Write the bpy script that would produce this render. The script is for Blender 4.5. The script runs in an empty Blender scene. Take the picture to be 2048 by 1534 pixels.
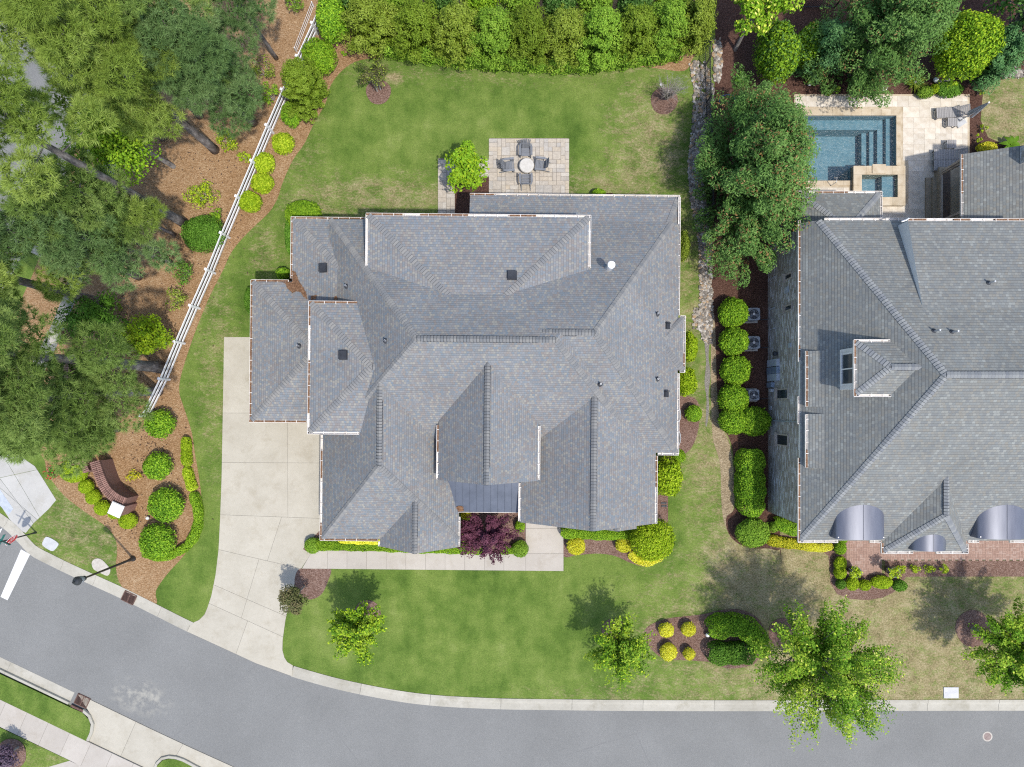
import bpy, bmesh, math, random
import numpy as np
from mathutils import Vector, Matrix, geometry as mgeo

scene = bpy.context.scene
COL = scene.collection
# ------------------------------------------------------------------ camera
F, H, CX, CY = 1365.0, 42.65, 1024.0, 815.0          # focal length in photo pixels, flying height, nadir pixel
cam = bpy.data.cameras.new('camera'); cam_o = bpy.data.objects.new('camera', cam); COL.objects.link(cam_o)
cam.sensor_width = 36.0; cam.lens = 36.0 * F / 2048.0
cam.shift_y = (CY - 767.0) / 2048.0
cam.clip_start = 0.5; cam.clip_end = 1500
cam_o.location = (0, 0, H); cam_o.rotation_euler = (0, 0, 0)
scene.camera = cam_o
# ------------------------------------------------------------------ sky, sun, exposure
SUN = Vector((.30, -.335, 1.0)).normalized()
w = bpy.data.worlds.new('World'); scene.world = w; w.use_nodes = True
nt = w.node_tree; nt.nodes.clear()
sky = nt.nodes.new('ShaderNodeTexSky'); sky.sky_type = 'NISHITA'; sky.sun_disc = False
sky.sun_elevation = math.asin(SUN.z); sky.sun_rotation = math.atan2(SUN.x, SUN.y)
sky.air_density = 1.0; sky.dust_density = 1.6; sky.ozone_density = 1.0
bg = nt.nodes.new('ShaderNodeBackground'); bg.inputs[1].default_value = .15
wo = nt.nodes.new('ShaderNodeOutputWorld')
nt.links.new(sky.outputs[0], bg.inputs[0]); nt.links.new(bg.outputs[0], wo.inputs[0])
sun = bpy.data.lights.new('sun', 'SUN'); sun.energy = 2.45; sun.angle = math.radians(1.4); sun.color = (1, .94, .85)
sun_o = bpy.data.objects.new('sun', sun); COL.objects.link(sun_o)
sun_o.rotation_euler = SUN.to_track_quat('Z', 'Y').to_euler(); sun_o.location = (20, -20, 60)
vs = scene.view_settings
vs.view_transform = 'Standard'; vs.look = 'None'; vs.gamma = 1; vs.use_curve_mapping = False
vs.exposure = .67
scene.cycles.max_bounces = 6; scene.cycles.diffuse_bounces = 3; scene.cycles.transmission_bounces = 4
scene.cycles.transparent_max_bounces = 4; scene.cycles.sample_clamp_indirect = 4; scene.cycles.use_denoising = False; scene.cycles.filter_width = 1.15

# ------------------------------------------------------------------ helpers: positions
def P(px, py, z=0.0):                                  # photo pixel at a known height -> metres
    return Vector(((px - CX) / F * (H - z), -(py - CY) / F * (H - z), z))
def XY(px, py, z=0.0): p = P(px, py, z); return (p.x, p.y)
def M_(n, z=0.0): return n / F * (H - z)                # pixels -> metres at height z
# ------------------------------------------------------------------ helpers: materials
MATS = {}
class NT:
    def __init__(s, name):
        s.m = bpy.data.materials.new(name); s.m.use_nodes = True; s.t = s.m.node_tree; s.t.nodes.clear()
        s.out = s.t.nodes.new('ShaderNodeOutputMaterial'); MATS[name] = s.m
    def n(s, typ, **kw):
        nd = s.t.nodes.new('ShaderNode' + typ)
        for k, v in kw.items(): setattr(nd, k, v)
        return nd
    def l(s, a, b): s.t.links.new(a, b)
    def coords(s, kind='Object', scale=(1, 1, 1), rot=0, loc=(0, 0, 0)):
        tc = s.n('TexCoord'); mp = s.n('Mapping'); mp.inputs['Scale'].default_value = scale
        mp.inputs['Rotation'].default_value = (0, 0, rot); mp.inputs['Location'].default_value = loc
        s.l(tc.outputs[kind], mp.inputs[0]); return mp.outputs[0]
    def noise(s, vec, scale, detail=3, rough=.55, out='Fac'):
        nd = s.n('TexNoise'); nd.inputs['Scale'].default_value = scale; nd.inputs['Detail'].default_value = detail
        nd.inputs['Roughness'].default_value = rough
        if vec is not None: s.l(vec, nd.inputs['Vector'])
        return nd.outputs[out]
    def ramp(s, fac, stops, interp='LINEAR'):
        nd = s.n('ValToRGB'); cr = nd.color_ramp; cr.interpolation = interp
        while len(cr.elements) < len(stops): cr.elements.new(.5)
        for e, (p, c) in zip(cr.elements, stops):
            e.position = p; e.color = (*c, 1) if len(c) == 3 else c
        s.l(fac, nd.inputs[0]); return nd.outputs[0]
    def val(s, fac, stops):                            # grey ramp
        return s.ramp(fac, [(p, (v, v, v)) for p, v in stops])
    def mix(s, fac, a, b, mode='MIX'):
        nd = s.n('Mix', data_type='RGBA', blend_type=mode)
        for i, x in ((0, fac), (6, a), (7, b)):
            if isinstance(x, (int, float)): nd.inputs[i].default_value = x
            elif isinstance(x, tuple): nd.inputs[i].default_value = (*x, 1)
            else: s.l(x, nd.inputs[i])
        return nd.outputs[2]
    def math(s, op, a, b=0.0, clamp=False):
        nd = s.n('Math', operation=op, use_clamp=clamp)
        for i, x in ((0, a), (1, b)):
            if isinstance(x, (int, float)): nd.inputs[i].default_value = x
            else: s.l(x, nd.inputs[i])
        return nd.outputs[0]
    def bump(s, h, strength=.5, dist=.02):
        nd = s.n('Bump'); nd.inputs['Strength'].default_value = strength; nd.inputs['Distance'].default_value = dist
        s.l(h, nd.inputs['Height']); return nd.outputs[0]
    def bsdf(s, col, rough=.8, normal=None, metal=0, spec=.3, trans=0, coat=0):
        b = s.n('BsdfPrincipled'); b.inputs['Roughness'].default_value = rough; b.inputs['Metallic'].default_value = metal
        b.inputs['Specular IOR Level'].default_value = spec
        if coat: b.inputs['Coat Weight'].default_value = coat
        if isinstance(col, tuple): b.inputs['Base Color'].default_value = (*col, 1)
        else: s.l(col, b.inputs['Base Color'])
        if normal is not None: s.l(normal, b.inputs['Normal'])
        sh = b.outputs[0]
        if trans:
            t = s.n('BsdfTranslucent')
            if isinstance(col, tuple): t.inputs[0].default_value = (*col, 1)
            else: s.l(col, t.inputs[0])
            mx = s.n('MixShader'); mx.inputs[0].default_value = trans
            s.l(sh, mx.inputs[1]); s.l(t.outputs[0], mx.inputs[2]); sh = mx.outputs[0]
        s.l(sh, s.out.inputs[0]); return b
def simple(name, cols, scale=4., rough=.7, metal=0, spec=.3, bump=0, bscale=30., detail=4, stretch=(1, 1, 1), rnd=0, coat=0):
    """one- to three-colour mottled surface; rnd = brightness change from piece to piece"""
    t = NT(name); v = t.coords('Object', stretch)
    f = t.noise(v, scale, detail, .6)
    if len(cols) == 1: cols = [tuple(c * .88 for c in cols[0]), tuple(min(1, c * 1.1) for c in cols[0])]
    n = len(cols); c = t.ramp(f, [(.32 + .36 * i / (n - 1), col) for i, col in enumerate(cols)])
    if rnd:
        oi = t.n('ObjectInfo'); g = t.val(oi.outputs['Random'], [(0, 1 - rnd), (1, 1.0)])
        c = t.mix(1.0, c, g, 'MULTIPLY')
    nb = t.bump(t.noise(v, bscale, 3), bump, .01) if bump else None
    t.bsdf(c, rough, nb, metal, spec, coat=coat); return t.m
def leafmat(name, dark, mid, light, trans=.14, rough=.5, hue=None):
    t = NT(name); a = t.n('Attribute', attribute_name='tint')
    v = t.coords('Object'); f = t.noise(v, .9, 2)
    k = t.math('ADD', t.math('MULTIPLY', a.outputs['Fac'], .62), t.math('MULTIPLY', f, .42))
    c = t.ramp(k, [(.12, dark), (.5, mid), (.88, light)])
    oi = t.n('ObjectInfo'); g = t.val(oi.outputs['Random'], [(0, .82), (1, 1.0)])
    c = t.mix(1.0, c, g, 'MULTIPLY')
    t.bsdf(c, max(rough, .6), None, 0, .10, trans); return t.m
# ------------------------------------------------------------------ helpers: objects
def tag(o, label=None, cat=None, group=None, kind=None):
    if label: o['label'] = label
    if cat: o['category'] = cat
    if group: o['group'] = group
    if kind: o['kind'] = kind
    return o
def thing(name, label, cat, loc=(0, 0, 0), rotz=0, group=None):
    o = bpy.data.objects.new(name, None); COL.objects.link(o); o.empty_display_size = .2
    o.location = loc; o.rotation_euler = (0, 0, rotz); return tag(o, label, cat, group)
def link(name, me, parent=None, loc=None, rotz=None):
    o = bpy.data.objects.new(name, me); COL.objects.link(o)
    if parent is not None: o.parent = parent
    if loc is not None: o.location = loc
    if rotz is not None: o.rotation_euler = (0, 0, rotz)
    return o
def setmats(me, mats):
    for m in (mats if isinstance(mats, (list, tuple)) else [mats]): me.materials.append(MATS[m] if isinstance(m, str) else m)
class MB:
    """collects boxes, tubes, lathes and prisms into one mesh"""
    def __init__(s): s.v, s.f, s.mi = [], [], []
    def add(s, vs, fs, mi=0):
        b = len(s.v); s.v += [tuple(x) for x in vs]; s.f += [tuple(b + i for i in f) for f in fs]; s.mi += [mi] * len(fs); return s
    def box(s, c, d, mi=0, rz=0, mat=None):
        x, y, z = d[0] / 2, d[1] / 2, d[2] / 2
        vs = [Vector((i, j, k)) for k in (-z, z) for j in (-y, y) for i in (-x, x)]
        m = Matrix.Translation(c) @ Matrix.Rotation(rz, 4, 'Z') @ (mat if mat is not None else Matrix())
        return s.add([m @ v for v in vs], [(0, 2, 3, 1), (4, 5, 7, 6), (0, 1, 5, 4), (2, 6, 7, 3), (0, 4, 6, 2), (1, 3, 7, 5)], mi)
    def bar(s, p, q, wdt, hgt, mi=0, up=Vector((0, 0, 1))):   # rectangular bar from p to q
        p, q = Vector(p), Vector(q); d = q - p; L = d.length; d.normalize()
        if abs(d.dot(up)) > .99: up = Vector((0, 1, 0))
        a = d.cross(up).normalized(); b = a.cross(d)
        m = Matrix((a, d, b)).transposed().to_4x4(); m.translation = (p + q) / 2
        x, y, z = wdt / 2, L / 2, hgt / 2
        vs = [m @ Vector((i, j, k)) for k in (-z, z) for j in (-y, y) for i in (-x, x)]
        return s.add(vs, [(0, 2, 3, 1), (4, 5, 7, 6), (0, 1, 5, 4), (2, 6, 7, 3), (0, 4, 6, 2), (1, 3, 7, 5)], mi)
    def tube(s, pts, rs, n=8, mi=0, caps=True):
        pts = [Vector(p) for p in pts]; rings = []
        if isinstance(rs, (int, float)): rs = [rs] * len(pts)
        for i, p in enumerate(pts):
            d = (pts[min(i + 1, len(pts) - 1)] - pts[max(i - 1, 0)]).normalized()
            up = Vector((0, 0, 1)) if abs(d.z) < .9 else Vector((0, 1, 0))
            a = d.cross(up).normalized(); b = d.cross(a).normalized()
            rings.append([p + (a * math.cos(t) + b * math.sin(t)) * rs[i] for t in [2 * math.pi * k / n for k in range(n)]])
        vs = [v for r in rings for v in r]
        fs = [(i * n + k, i * n + (k + 1) % n, (i + 1) * n + (k + 1) % n, (i + 1) * n + k) for i in range(len(pts) - 1) for k in range(n)]
        if caps: fs += [tuple(range(n))[::-1], tuple((len(pts) - 1) * n + k for k in range(n))]
        return s.add(vs, fs, mi)
    def lathe(s, prof, n=20, c=(0, 0, 0), mi=0):
        vs = [(c[0] + r * math.cos(2 * math.pi * k / n), c[1] + r * math.sin(2 * math.pi * k / n), c[2] + z) for r, z in prof for k in range(n)]
        fs = [(i * n + k, i * n + (k + 1) % n, (i + 1) * n + (k + 1) % n, (i + 1) * n + k) for i in range(len(prof) - 1) for k in range(n)]
        fs += [tuple(range(n))[::-1], tuple((len(prof) - 1) * n + k for k in range(n))]
        return s.add(vs, fs, mi)
    def prism(s, poly, z0, z1, mi=0):
        tri = mgeo.tessellate_polygon([[Vector((x, y, 0)) for x, y in poly]]); n = len(poly)
        area = sum(poly[i][0] * poly[(i + 1) % n][1] - poly[(i + 1) % n][0] * poly[i][1] for i in range(n))
        up = [t if ((Vector(poly[t[1]]) - Vector(poly[t[0]])).cross(Vector(poly[t[2]]) - Vector(poly[t[0]])) > 0) else t[::-1] for t in tri]
        s.add([(x, y, z1) for x, y in poly], up, mi)
        if z0 is not None:
            sd = [(i, (i + 1) % n, n + (i + 1) % n, n + i) for i in range(n)]
            if area < 0: sd = [f[::-1] for f in sd]
            s.add([(x, y, z0) for x, y in poly] + [(x, y, z1) for x, y in poly], sd, mi)
        return s
    def mesh(s, name, mats, smooth=False):
        me = bpy.data.meshes.new(name); me.from_pydata(s.v, [], s.f); setmats(me, mats)
        if isinstance(mats, (list, tuple)) and len(mats) > 1: me.polygons.foreach_set('material_index', s.mi)
        if smooth: me.polygons.foreach_set('use_smooth', [True] * len(me.polygons))
        me.update(); return me
    def build(s, name, mats, parent=None, smooth=False, loc=None, rotz=None):
        return link(name, s.mesh(name, mats, smooth), parent, loc, rotz)
def solo(o, label, cat, group=None): return tag(o, label, cat, group)
def curve(pts, closed=True, k=6):                         # Catmull-Rom through pixel points
    n = len(pts); out = []
    for i in range(n if closed else n - 1):
        g = lambda j: Vector(pts[j % n]) if closed else Vector(pts[min(max(j, 0), n - 1)])
        p0, p1, p2, p3 = g(i - 1), g(i), g(i + 1), g(i + 2)
        for t in [q / k for q in range(k)]:
            out.append(tuple(.5 * ((2 * p1) + (p2 - p0) * t + (2 * p0 - 5 * p1 + 4 * p2 - p3) * t * t + (3 * p1 - p0 - 3 * p2 + p3) * t ** 3)))
    if not closed: out.append(tuple(pts[-1]))
    return out
def sheet(name, pix, z, mat, thick=None, smooth=True, k=6):
    pts = curve(pix, True, k) if smooth else pix
    poly = [XY(*p) for p in pts]
    return tag(MB().prism(poly, None if thick is None else z - thick, z).build(name, mat), kind='structure')
def clip(poly, p, n):                                     # keep the side of the line where (x-p).n >= 0
    out = []
    for i in range(len(poly)):
        a, b = Vector(poly[i]), Vector(poly[(i + 1) % len(poly)]); da, db = (a - p).dot(n), (b - p).dot(n)
        if da >= 0: out.append(tuple(a))
        if (da > 0 > db) or (da < 0 < db): out.append(tuple(a + (b - a) * (da / (da - db))))
    return out
def split(polys, lines):                                  # lines: pixel pairs
    for (a, b) in lines:
        a, b = Vector(XY(*a)), Vector(XY(*b)); d = (b - a).normalized(); n = Vector((-d.y, d.x)); nxt = []
        for q in polys:
            for sg in (1, -1):
                c = clip(q, a, n * sg)
                if len(c) > 2 and abs(parea(c)) > .02: nxt.append(c)
        polys = nxt
    return polys
def parea(p): return .5 * sum(p[i][0] * p[(i + 1) % len(p)][1] - p[(i + 1) % len(p)][0] * p[i][1] for i in range(len(p)))
def inset(poly, d):
    if parea(poly) < 0: poly = poly[::-1]
    pts = [Vector(p) for p in poly]; q = []
    for p in pts:
        if not q or (p - q[-1]).length > .01: q.append(p)
    if (q[0] - q[-1]).length < .01: q.pop()
    out = []; n = len(q)
    for i in range(n):
        e1 = (q[i] - q[i - 1]).normalized(); e2 = (q[(i + 1) % n] - q[i]).normalized()
        n1, n2 = Vector((-e1.y, e1.x)), Vector((-e2.y, e2.x)); b = n1 + n2
        if b.length < .2: b = n1
        b.normalize(); out.append(tuple(q[i] + b * (d / max(.35, b.dot(n1)))))
    return out
def slabs(parent, polys, z0, z1, mat, gap=.012, name='slab'):
    for q in polys:
        q = inset(q, gap / 2)
        cx, cy = sum(p[0] for p in q) / len(q), sum(p[1] for p in q) / len(q)
        MB().prism([(x - cx, y - cy) for x, y in q], z0, z1).build(name, mat, parent, loc=(cx, cy, 0))
# ------------------------------------------------------------------ materials
def mk_lawn():
    t = NT('lawn'); v = t.coords('Object')
    big = t.noise(v, .22, 4, .6); mid = t.noise(v, 1.1, 5, .65); fine = t.noise(v, 10, 5, .75); vf = t.noise(v, 30, 2, .7)
    st = t.noise(t.coords('Object', (1, .28, 1), .1), .75, 3, .6)
    k = t.math('ADD', t.math('MULTIPLY', big, .42), t.math('ADD', t.math('MULTIPLY', mid, .30), t.math('MULTIPLY', st, .28)))
    g = t.ramp(k, [(.36, (.058, .110, .018)), (.46, (.102, .166, .030)), (.55, (.150, .212, .046)), (.66, (.220, .268, .080))])
    g = t.mix(.85, g, t.val(t.math('ADD', t.math('MULTIPLY', fine, .5), t.math('MULTIPLY', vf, .5)), [(.32, .50), (.68, 1.48)]), 'MULTIPLY')
    straw = t.ramp(t.math('ADD', t.math('MULTIPLY', fine, .6), t.math('MULTIPLY', mid, .4)), [(.36, (.105, .088, .048)), (.43, (.21, .165, .090)), (.52, (.32, .26, .150)), (.66, (.47, .40, .265))])
    # where the turf is thin or dry: soft patches (pixel x, y, radius x, radius y, strength)
    tot = None
    for (x, y, rx, ry, s) in [(760, 395, 190, 40, .75), (1080, 372, 230, 40, .35), (1300, 290, 70, 110, .78), (1380, 560, 45, 160, .62),
                              (1250, 365, 110, 40, .7), (590, 330, 50, 190, .40), (430, 720, 40, 200, .52), (1420, 900, 50, 140, .8),
                              (1500, 1160, 80, 140, 1.25), (1760, 1290, 330, 200, 1.15), (1960, 1330, 260, 170, 1.1), (1620, 1150, 150, 90, 1.2),
                              (2010, 235, 90, 90, 1.0), (170, 1055, 110, 90, .62), (1320, 1390, 220, 22, .5), (1000, 140, 500, 30, .35), (790, 155, 14, 10, 1.3), (60, 1520, 110, 40, .3), (530, 500, 40, 60, .5)]:
        c = P(x, y); mp = t.n('Mapping', vector_type='TEXTURE'); tc = t.n('TexCoord'); t.l(tc.outputs['Object'], mp.inputs[0])
        mp.inputs['Location'].default_value = (c.x, c.y, 0); mp.inputs['Scale'].default_value = (M_(rx) * 1.9, M_(ry) * 1.9, 50)
        gr = t.n('TexGradient', gradient_type='SPHERICAL'); t.l(mp.outputs[0], gr.inputs[0])
        q = t.math('MULTIPLY', t.val(gr.outputs[1], [(0, 0), (.75, 1)]), s)
        tot = q if tot is None else t.math('MAXIMUM', tot, q)
    sv = t.coords('Object', (1, 1.9, 1), .6)
    pat = t.math('ADD', t.math('MULTIPLY', t.noise(sv, .9, 6, .72), .5), t.math('MULTIPLY', t.noise(sv, 4.5, 5, .75), .5))
    pc = t.val(pat, [(.34, 0), (.66, 1)])
    dry = t.val(t.math('ADD', t.math('MULTIPLY', tot, .46), t.math('MULTIPLY', pc, .84)), [(.56, 0), (.98, .95)])
    dry = t.math('MULTIPLY', dry, t.val(tot, [(0, .16), (.35, 1)]), True)
    dry = t.math('MULTIPLY', dry, t.val(fine, [(.3, .75), (.6, 1)]))
    c = t.mix(dry, g, straw)
    t.bsdf(c, .95, t.bump(t.math('ADD', fine, vf), .8, .035), 0, .1)
mk_lawn()
def mk_road():
    t = NT('asphalt'); v = t.coords('Object')
    a = t.noise(v, .25, 4, .6); b = t.noise(v, 28, 3, .8); b2 = t.noise(v, 75, 2, .8)
    k = t.math('ADD', t.math('MULTIPLY', a, .16), t.math('ADD', t.math('MULTIPLY', b, .46), t.math('MULTIPLY', b2, .38)))
    c = t.ramp(k, [(.30, (.110, .112, .109)), (.5, (.188, .191, .186)), (.70, (.300, .303, .296))])
    # a sandy worn patch, hairline cracks, dark drip streak along the gutter
    cr = t.n('TexVoronoi', feature='DISTANCE_TO_EDGE'); cr.inputs['Scale'].default_value = .11
    t.l(t.mix(.18, v, t.noise(v, .5, 3, out='Color')), cr.inputs['Vector'])
    crack = t.math('MULTIPLY', t.val(cr.outputs['Distance'], [(0, 1), (.0018, 0)]), t.val(a, [(.42, 0), (.60, .35)]))
    c = t.mix(crack, c, (.12, .12, .125))
    p = P(280, 1395); mp = t.n('Mapping', vector_type='TEXTURE'); tc = t.n('TexCoord'); t.l(tc.outputs['Object'], mp.inputs[0])
    mp.inputs['Location'].default_value = (p.x, p.y, 0); mp.inputs['Scale'].default_value = (2.3, 1.3, 50); mp.inputs['Rotation'].default_value = (0, 0, -.3)
    gr = t.n('TexGradient', gradient_type='SPHERICAL'); t.l(mp.outputs[0], gr.inputs[0])
    m = t.math('MULTIPLY', t.val(gr.outputs[1], [(0, 0), (.6, 1)]), t.val(t.noise(v, 1.3, 4, .7), [(.45, 0), (.62, .6)]))
    c = t.mix(m, c, (.40, .385, .33))
    t.bsdf(c, .92, t.bump(b2, .5, .01), 0, .2)
mk_road()
def mk_conc(name, lo, hi, warm=(.50, .46, .38), jfine=90):
    t = NT(name); v = t.coords('Object'); w_ = t.n('NewGeometry')
    a = t.noise(w_.outputs['Position'], .55, 5, .65); b = t.noise(w_.outputs['Position'], jfine, 2, .7); d = t.noise(w_.outputs['Position'], 5, 4, .7)
    k = t.math('ADD', t.math('MULTIPLY', a, .55), t.math('ADD', t.math('MULTIPLY', b, .2), t.math('MULTIPLY', d, .25)))
    c = t.ramp(k, [(.34, lo), (.64, hi)])
    c = t.mix(t.val(t.noise(w_.outputs['Position'], .9, 4, .7), [(.52, 0), (.70, .55)]), c, warm)
    oi = t.n('ObjectInfo'); c = t.mix(1., c, t.val(oi.outputs['Random'], [(0, .90), (1, 1)]), 'MULTIPLY')
    t.bsdf(c, .9, t.bump(b, .25, .004), 0, .2)
mk_conc('concrete', (.385, .358, .292), (.485, .457, .385), (.335, .300, .228))
mk_conc('kerb_concrete', (.345, .328, .275), (.465, .445, .385), (.28, .26, .20))
mk_conc('walk_concrete', (.395, .362, .318), (.472, .440, .392), (.35, .31, .255))
mk_conc('plaza_concrete', (.385, .380, .358), (.475, .470, .445), (.35, .335, .29))
def mk_mulch(name, cols, s=1.0, straw=False):
    t = NT(name); v = t.coords('Object')
    vo = t.n('TexVoronoi'); vo.inputs['Scale'].default_value = 17 * s; vo.inputs['Randomness'].default_value = 1
    st = t.mix(.12, t.coords('Object', (1, 2.6, 1), .5), t.noise(v, 3, 2, out='Color')); t.l(st, vo.inputs['Vector'])
    sep = t.n('SeparateColor'); t.l(vo.outputs['Color'], sep.inputs[0])
    big = t.noise(v, .45, 4, .6); f = t.noise(v, 40 * s, 3, .7)
    k = t.math('ADD', t.math('MULTIPLY', sep.outputs[0], .42), t.math('ADD', t.math('MULTIPLY', big, .3), t.math('MULTIPLY', f, .28)))
    c = t.ramp(k, [(.22, cols[0]), (.45, cols[1]), (.62, cols[2]), (.80, cols[3])])
    t.bsdf(c, .95, t.bump(t.math('ADD', vo.outputs['Distance'], f), .8, .03), 0, .1)
mk_mulch('pine_straw', [(.165, .090, .042), (.285, .172, .086), (.36, .232, .130), (.50, .382, .245)], 1.0)
mk_mulch('bark_mulch', [(.090, .050, .037), (.172, .103, .080), (.245, .163, .132), (.37, .275, .235)], 1.2)
mk_mulch('dark_mulch', [(.045, .024, .018), (.085, .044, .033), (.125, .070, .053), (.21, .13, .10)], 1.2)
mk_mulch('gravel', [(.12, .108, .09), (.20, .185, .16), (.29, .27, .24), (.42, .40, .37)], 1.6)
mk_mulch('dirt', [(.17, .13, .08), (.27, .21, .13), (.36, .29, .19), (.48, .40, .28)], .8)
def mk_shingle(name, stops, row=.142, width=.19, edge=.75, course=.35):
    t = NT(name); uv = t.n('UVMap', uv_map='UVMap').outputs[0]
    br = t.n('TexBrick'); t.l(uv, br.inputs['Vector'])
    br.offset = .37; br.offset_frequency = 2; br.squash = 1
    for k, val in (('Scale', 1), ('Mortar Size', .006), ('Mortar Smooth', .1), ('Bias', 0), ('Brick Width', width), ('Row Height', row)): br.inputs[k].default_value = val
    br.inputs['Color1'].default_value = (0, 0, 0, 1); br.inputs['Color2'].default_value = (1, 1, 1, 1); br.inputs['Mortar'].default_value = (.4, .4, .4, 1)
    nb = t.noise(uv, .55, 4, .6)
    k = t.math('ADD', t.math('MULTIPLY', br.outputs['Color'], .88), t.math('MULTIPLY', nb, .12))
    c = t.ramp(k, stops)
    n2 = t.noise(uv, 40, 2, .7); c = t.mix(.5, c, t.val(n2, [(.3, .8), (.7, 1.2)]), 'MULTIPLY')
    n3 = t.noise(uv, .28, 4, .65); c = t.mix(.8, c, t.val(n3, [(.3, .86), (.7, 1.12)]), 'MULTIPLY')
    sp = t.n('SeparateXYZ'); t.l(uv, sp.inputs[0]); fr = t.math('FRACT', t.math('DIVIDE', sp.outputs[1], row))
    line = t.val(fr, [(.0, edge), (.10, edge), (.20, 1)])                     # shadow line at the butt of each course, painted into the colour
    c = t.mix(1., c, line, 'MULTIPLY')
    c = t.mix(t.math('MULTIPLY', br.outputs['Fac'], .45), c, (.10, .10, .11))
    hgt = t.math('ADD', t.math('SUBTRACT', 1., fr), t.math('MULTIPLY', br.outputs['Color'], .4))
    t.bsdf(c, .9, t.bump(hgt, course, .012), 0, .2)
SH1 = [(.05, (0.200, 0.205, 0.208)), (.22, (0.171, 0.205, 0.236)), (.36, (0.215, 0.195, 0.183)), (.50, (0.196, 0.222, 0.246)), (.62, (0.240, 0.216, 0.198)), (.74, (0.218, 0.233, 0.249)), (.84, (0.255, 0.251, 0.229)), (.95, (0.280, 0.272, 0.244))]
SH2 = [(.05, (0.167, 0.176, 0.177)), (.25, (0.194, 0.208, 0.205)), (.45, (0.186, 0.188, 0.177)), (.60, (0.211, 0.223, 0.216)), (.75, (0.209, 0.203, 0.180)), (.95, (0.254, 0.270, 0.259))]
mk_shingle('shingle_main', SH1, .142, .135, .76, .22)
mk_shingle('shingle_neighbour', SH2, .150, .17, .66, .40)
def mk_cap(name, cols, lip_shade):
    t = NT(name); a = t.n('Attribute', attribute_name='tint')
    t.bsdf(t.ramp(a.outputs['Fac'], [(0, lip_shade), (.08, cols[0]), (.5, cols[1]), (1, cols[2])]), .9, None, 0, .2)  # lowest stop paints the shadow gap at each cap's lip
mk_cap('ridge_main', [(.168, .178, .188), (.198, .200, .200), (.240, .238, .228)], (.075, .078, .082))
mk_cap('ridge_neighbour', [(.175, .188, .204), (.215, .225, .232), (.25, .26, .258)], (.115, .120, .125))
def mk_brick(name, stops, mort, bw=.215, rh=.075, ms=.008):
    t = NT(name); uv = t.n('UVMap', uv_map='UVMap').outputs[0]; br = t.n('TexBrick'); t.l(uv, br.inputs['Vector'])
    for k, val in (('Scale', 1), ('Mortar Size', ms), ('Mortar Smooth', .2), ('Bias', 0), ('Brick Width', bw), ('Row Height', rh)): br.inputs[k].default_value = val
    br.inputs['Color1'].default_value = (0, 0, 0, 1); br.inputs['Color2'].default_value = (1, 1, 1, 1)
    br.inputs['Mortar'].default_value = (.5, .5, .5, 1)
    k = t.math('ADD', t.math('MULTIPLY', br.outputs['Color'], .8), t.math('MULTIPLY', t.noise(uv, 3, 4, .7), .25))
    c = t.mix(br.outputs['Fac'], t.ramp(k, stops), mort)
    t.bsdf(c, .9, t.bump(t.math('SUBTRACT', 1., br.outputs['Fac']), .6, .01), 0, .2)
mk_brick('grey_brick', [(.1, (.23, .205, .175)), (.35, (.32, .285, .245)), (.6, (.40, .37, .335)), (.8, (.54, .53, .52)), (.95, (.72, .71, .72))], (.36, .33, .29), .34, .085, .006)
mk_brick('tan_brick', [(.1, (.22, .17, .13)), (.5, (.30, .24, .19)), (.9, (.38, .31, .25))], (.36, .34, .30))
mk_brick('paver_brick', [(.05, (.20, .118, .092)), (.35, (.27, .165, .128)), (.65, (.34, .22, .172)), (.95, (.40, .29, .24))], (.30, .25, .21), .21, .105, .008)
simple('wall_brick', [(.20, .105, .082), (.28, .155, .125), (.35, .225, .19)], 18, .9, bump=.3, rnd=.35)
simple('white_trim', [(.70, .68, .64), (.80, .78, .75)], 3, .45)
simple('vinyl_white', [(.66, .67, .70), (.80, .81, .83)], 2, .4)
simple('gutter_white', [(.58, .54, .49), (.74, .71, .67)], 2.5, .5)
simple('needle_litter', [(.10, .052, .028), (.17, .092, .050), (.25, .150, .088)], 9, .95, bump=.6)
simple('wood_trim', [(.35, .30, .25), (.48, .42, .36)], 3, .6)
simple('dark_metal', [(.022, .024, .027), (.04, .043, .047)], 3, .45, spec=.5)
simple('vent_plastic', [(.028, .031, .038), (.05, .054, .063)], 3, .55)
simple('galvanised', [(.48, .50, .53), (.62, .64, .66)], 4, .38, .6)
simple('bright_cap', [(.80, .80, .80), (.86, .86, .86)], 4, .5)
simple('seam_metal', [(.060, .075, .105), (.085, .103, .140)], 1.5, .38, .35, .5)
simple('barrel_metal', [(.105, .115, .150), (.14, .152, .19)], 1.2, .42, .25, .5, stretch=(3, .5, 1))
simple('ac_metal', [(.27, .30, .34), (.36, .39, .43)], 4, .5, .2)
simple('fan_dark', [(.02, .023, .03), (.05, .055, .065)], 4, .5)
simple('cabinet_grey', [(.36, .40, .45), (.48, .52, .57)], 3, .5, .1)
simple('blue_grey_panel', [(.22, .29, .38), (.33, .41, .52)], 3, .4, .4)
simple('adirondack', [(.165, .178, .200), (.215, .230, .255)], 5, .55, rnd=.2)
simple('weathered_wood', [(.24, .235, .235), (.34, .33, .33), (.42, .415, .41)], 6, .8, stretch=(1, 5, 1), rnd=.2)
simple('fire_table', [(.47, .455, .42), (.56, .545, .51)], 6, .8, bump=.3)
def mk_paver(name, cols):
    t = NT(name); v = t.coords('Object'); oi = t.n('ObjectInfo'); w_ = t.n('NewGeometry')
    c = t.ramp(oi.outputs['Random'], [(i / (len(cols) - 1), k) for i, k in enumerate(cols)])
    f = t.noise(w_.outputs['Position'], 7, 4, .7); c = t.mix(.9, c, t.val(f, [(.3, .80), (.7, 1.16)]), 'MULTIPLY'); t.bsdf(c, .9, t.bump(f, .3, .01), 0, .2)
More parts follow.
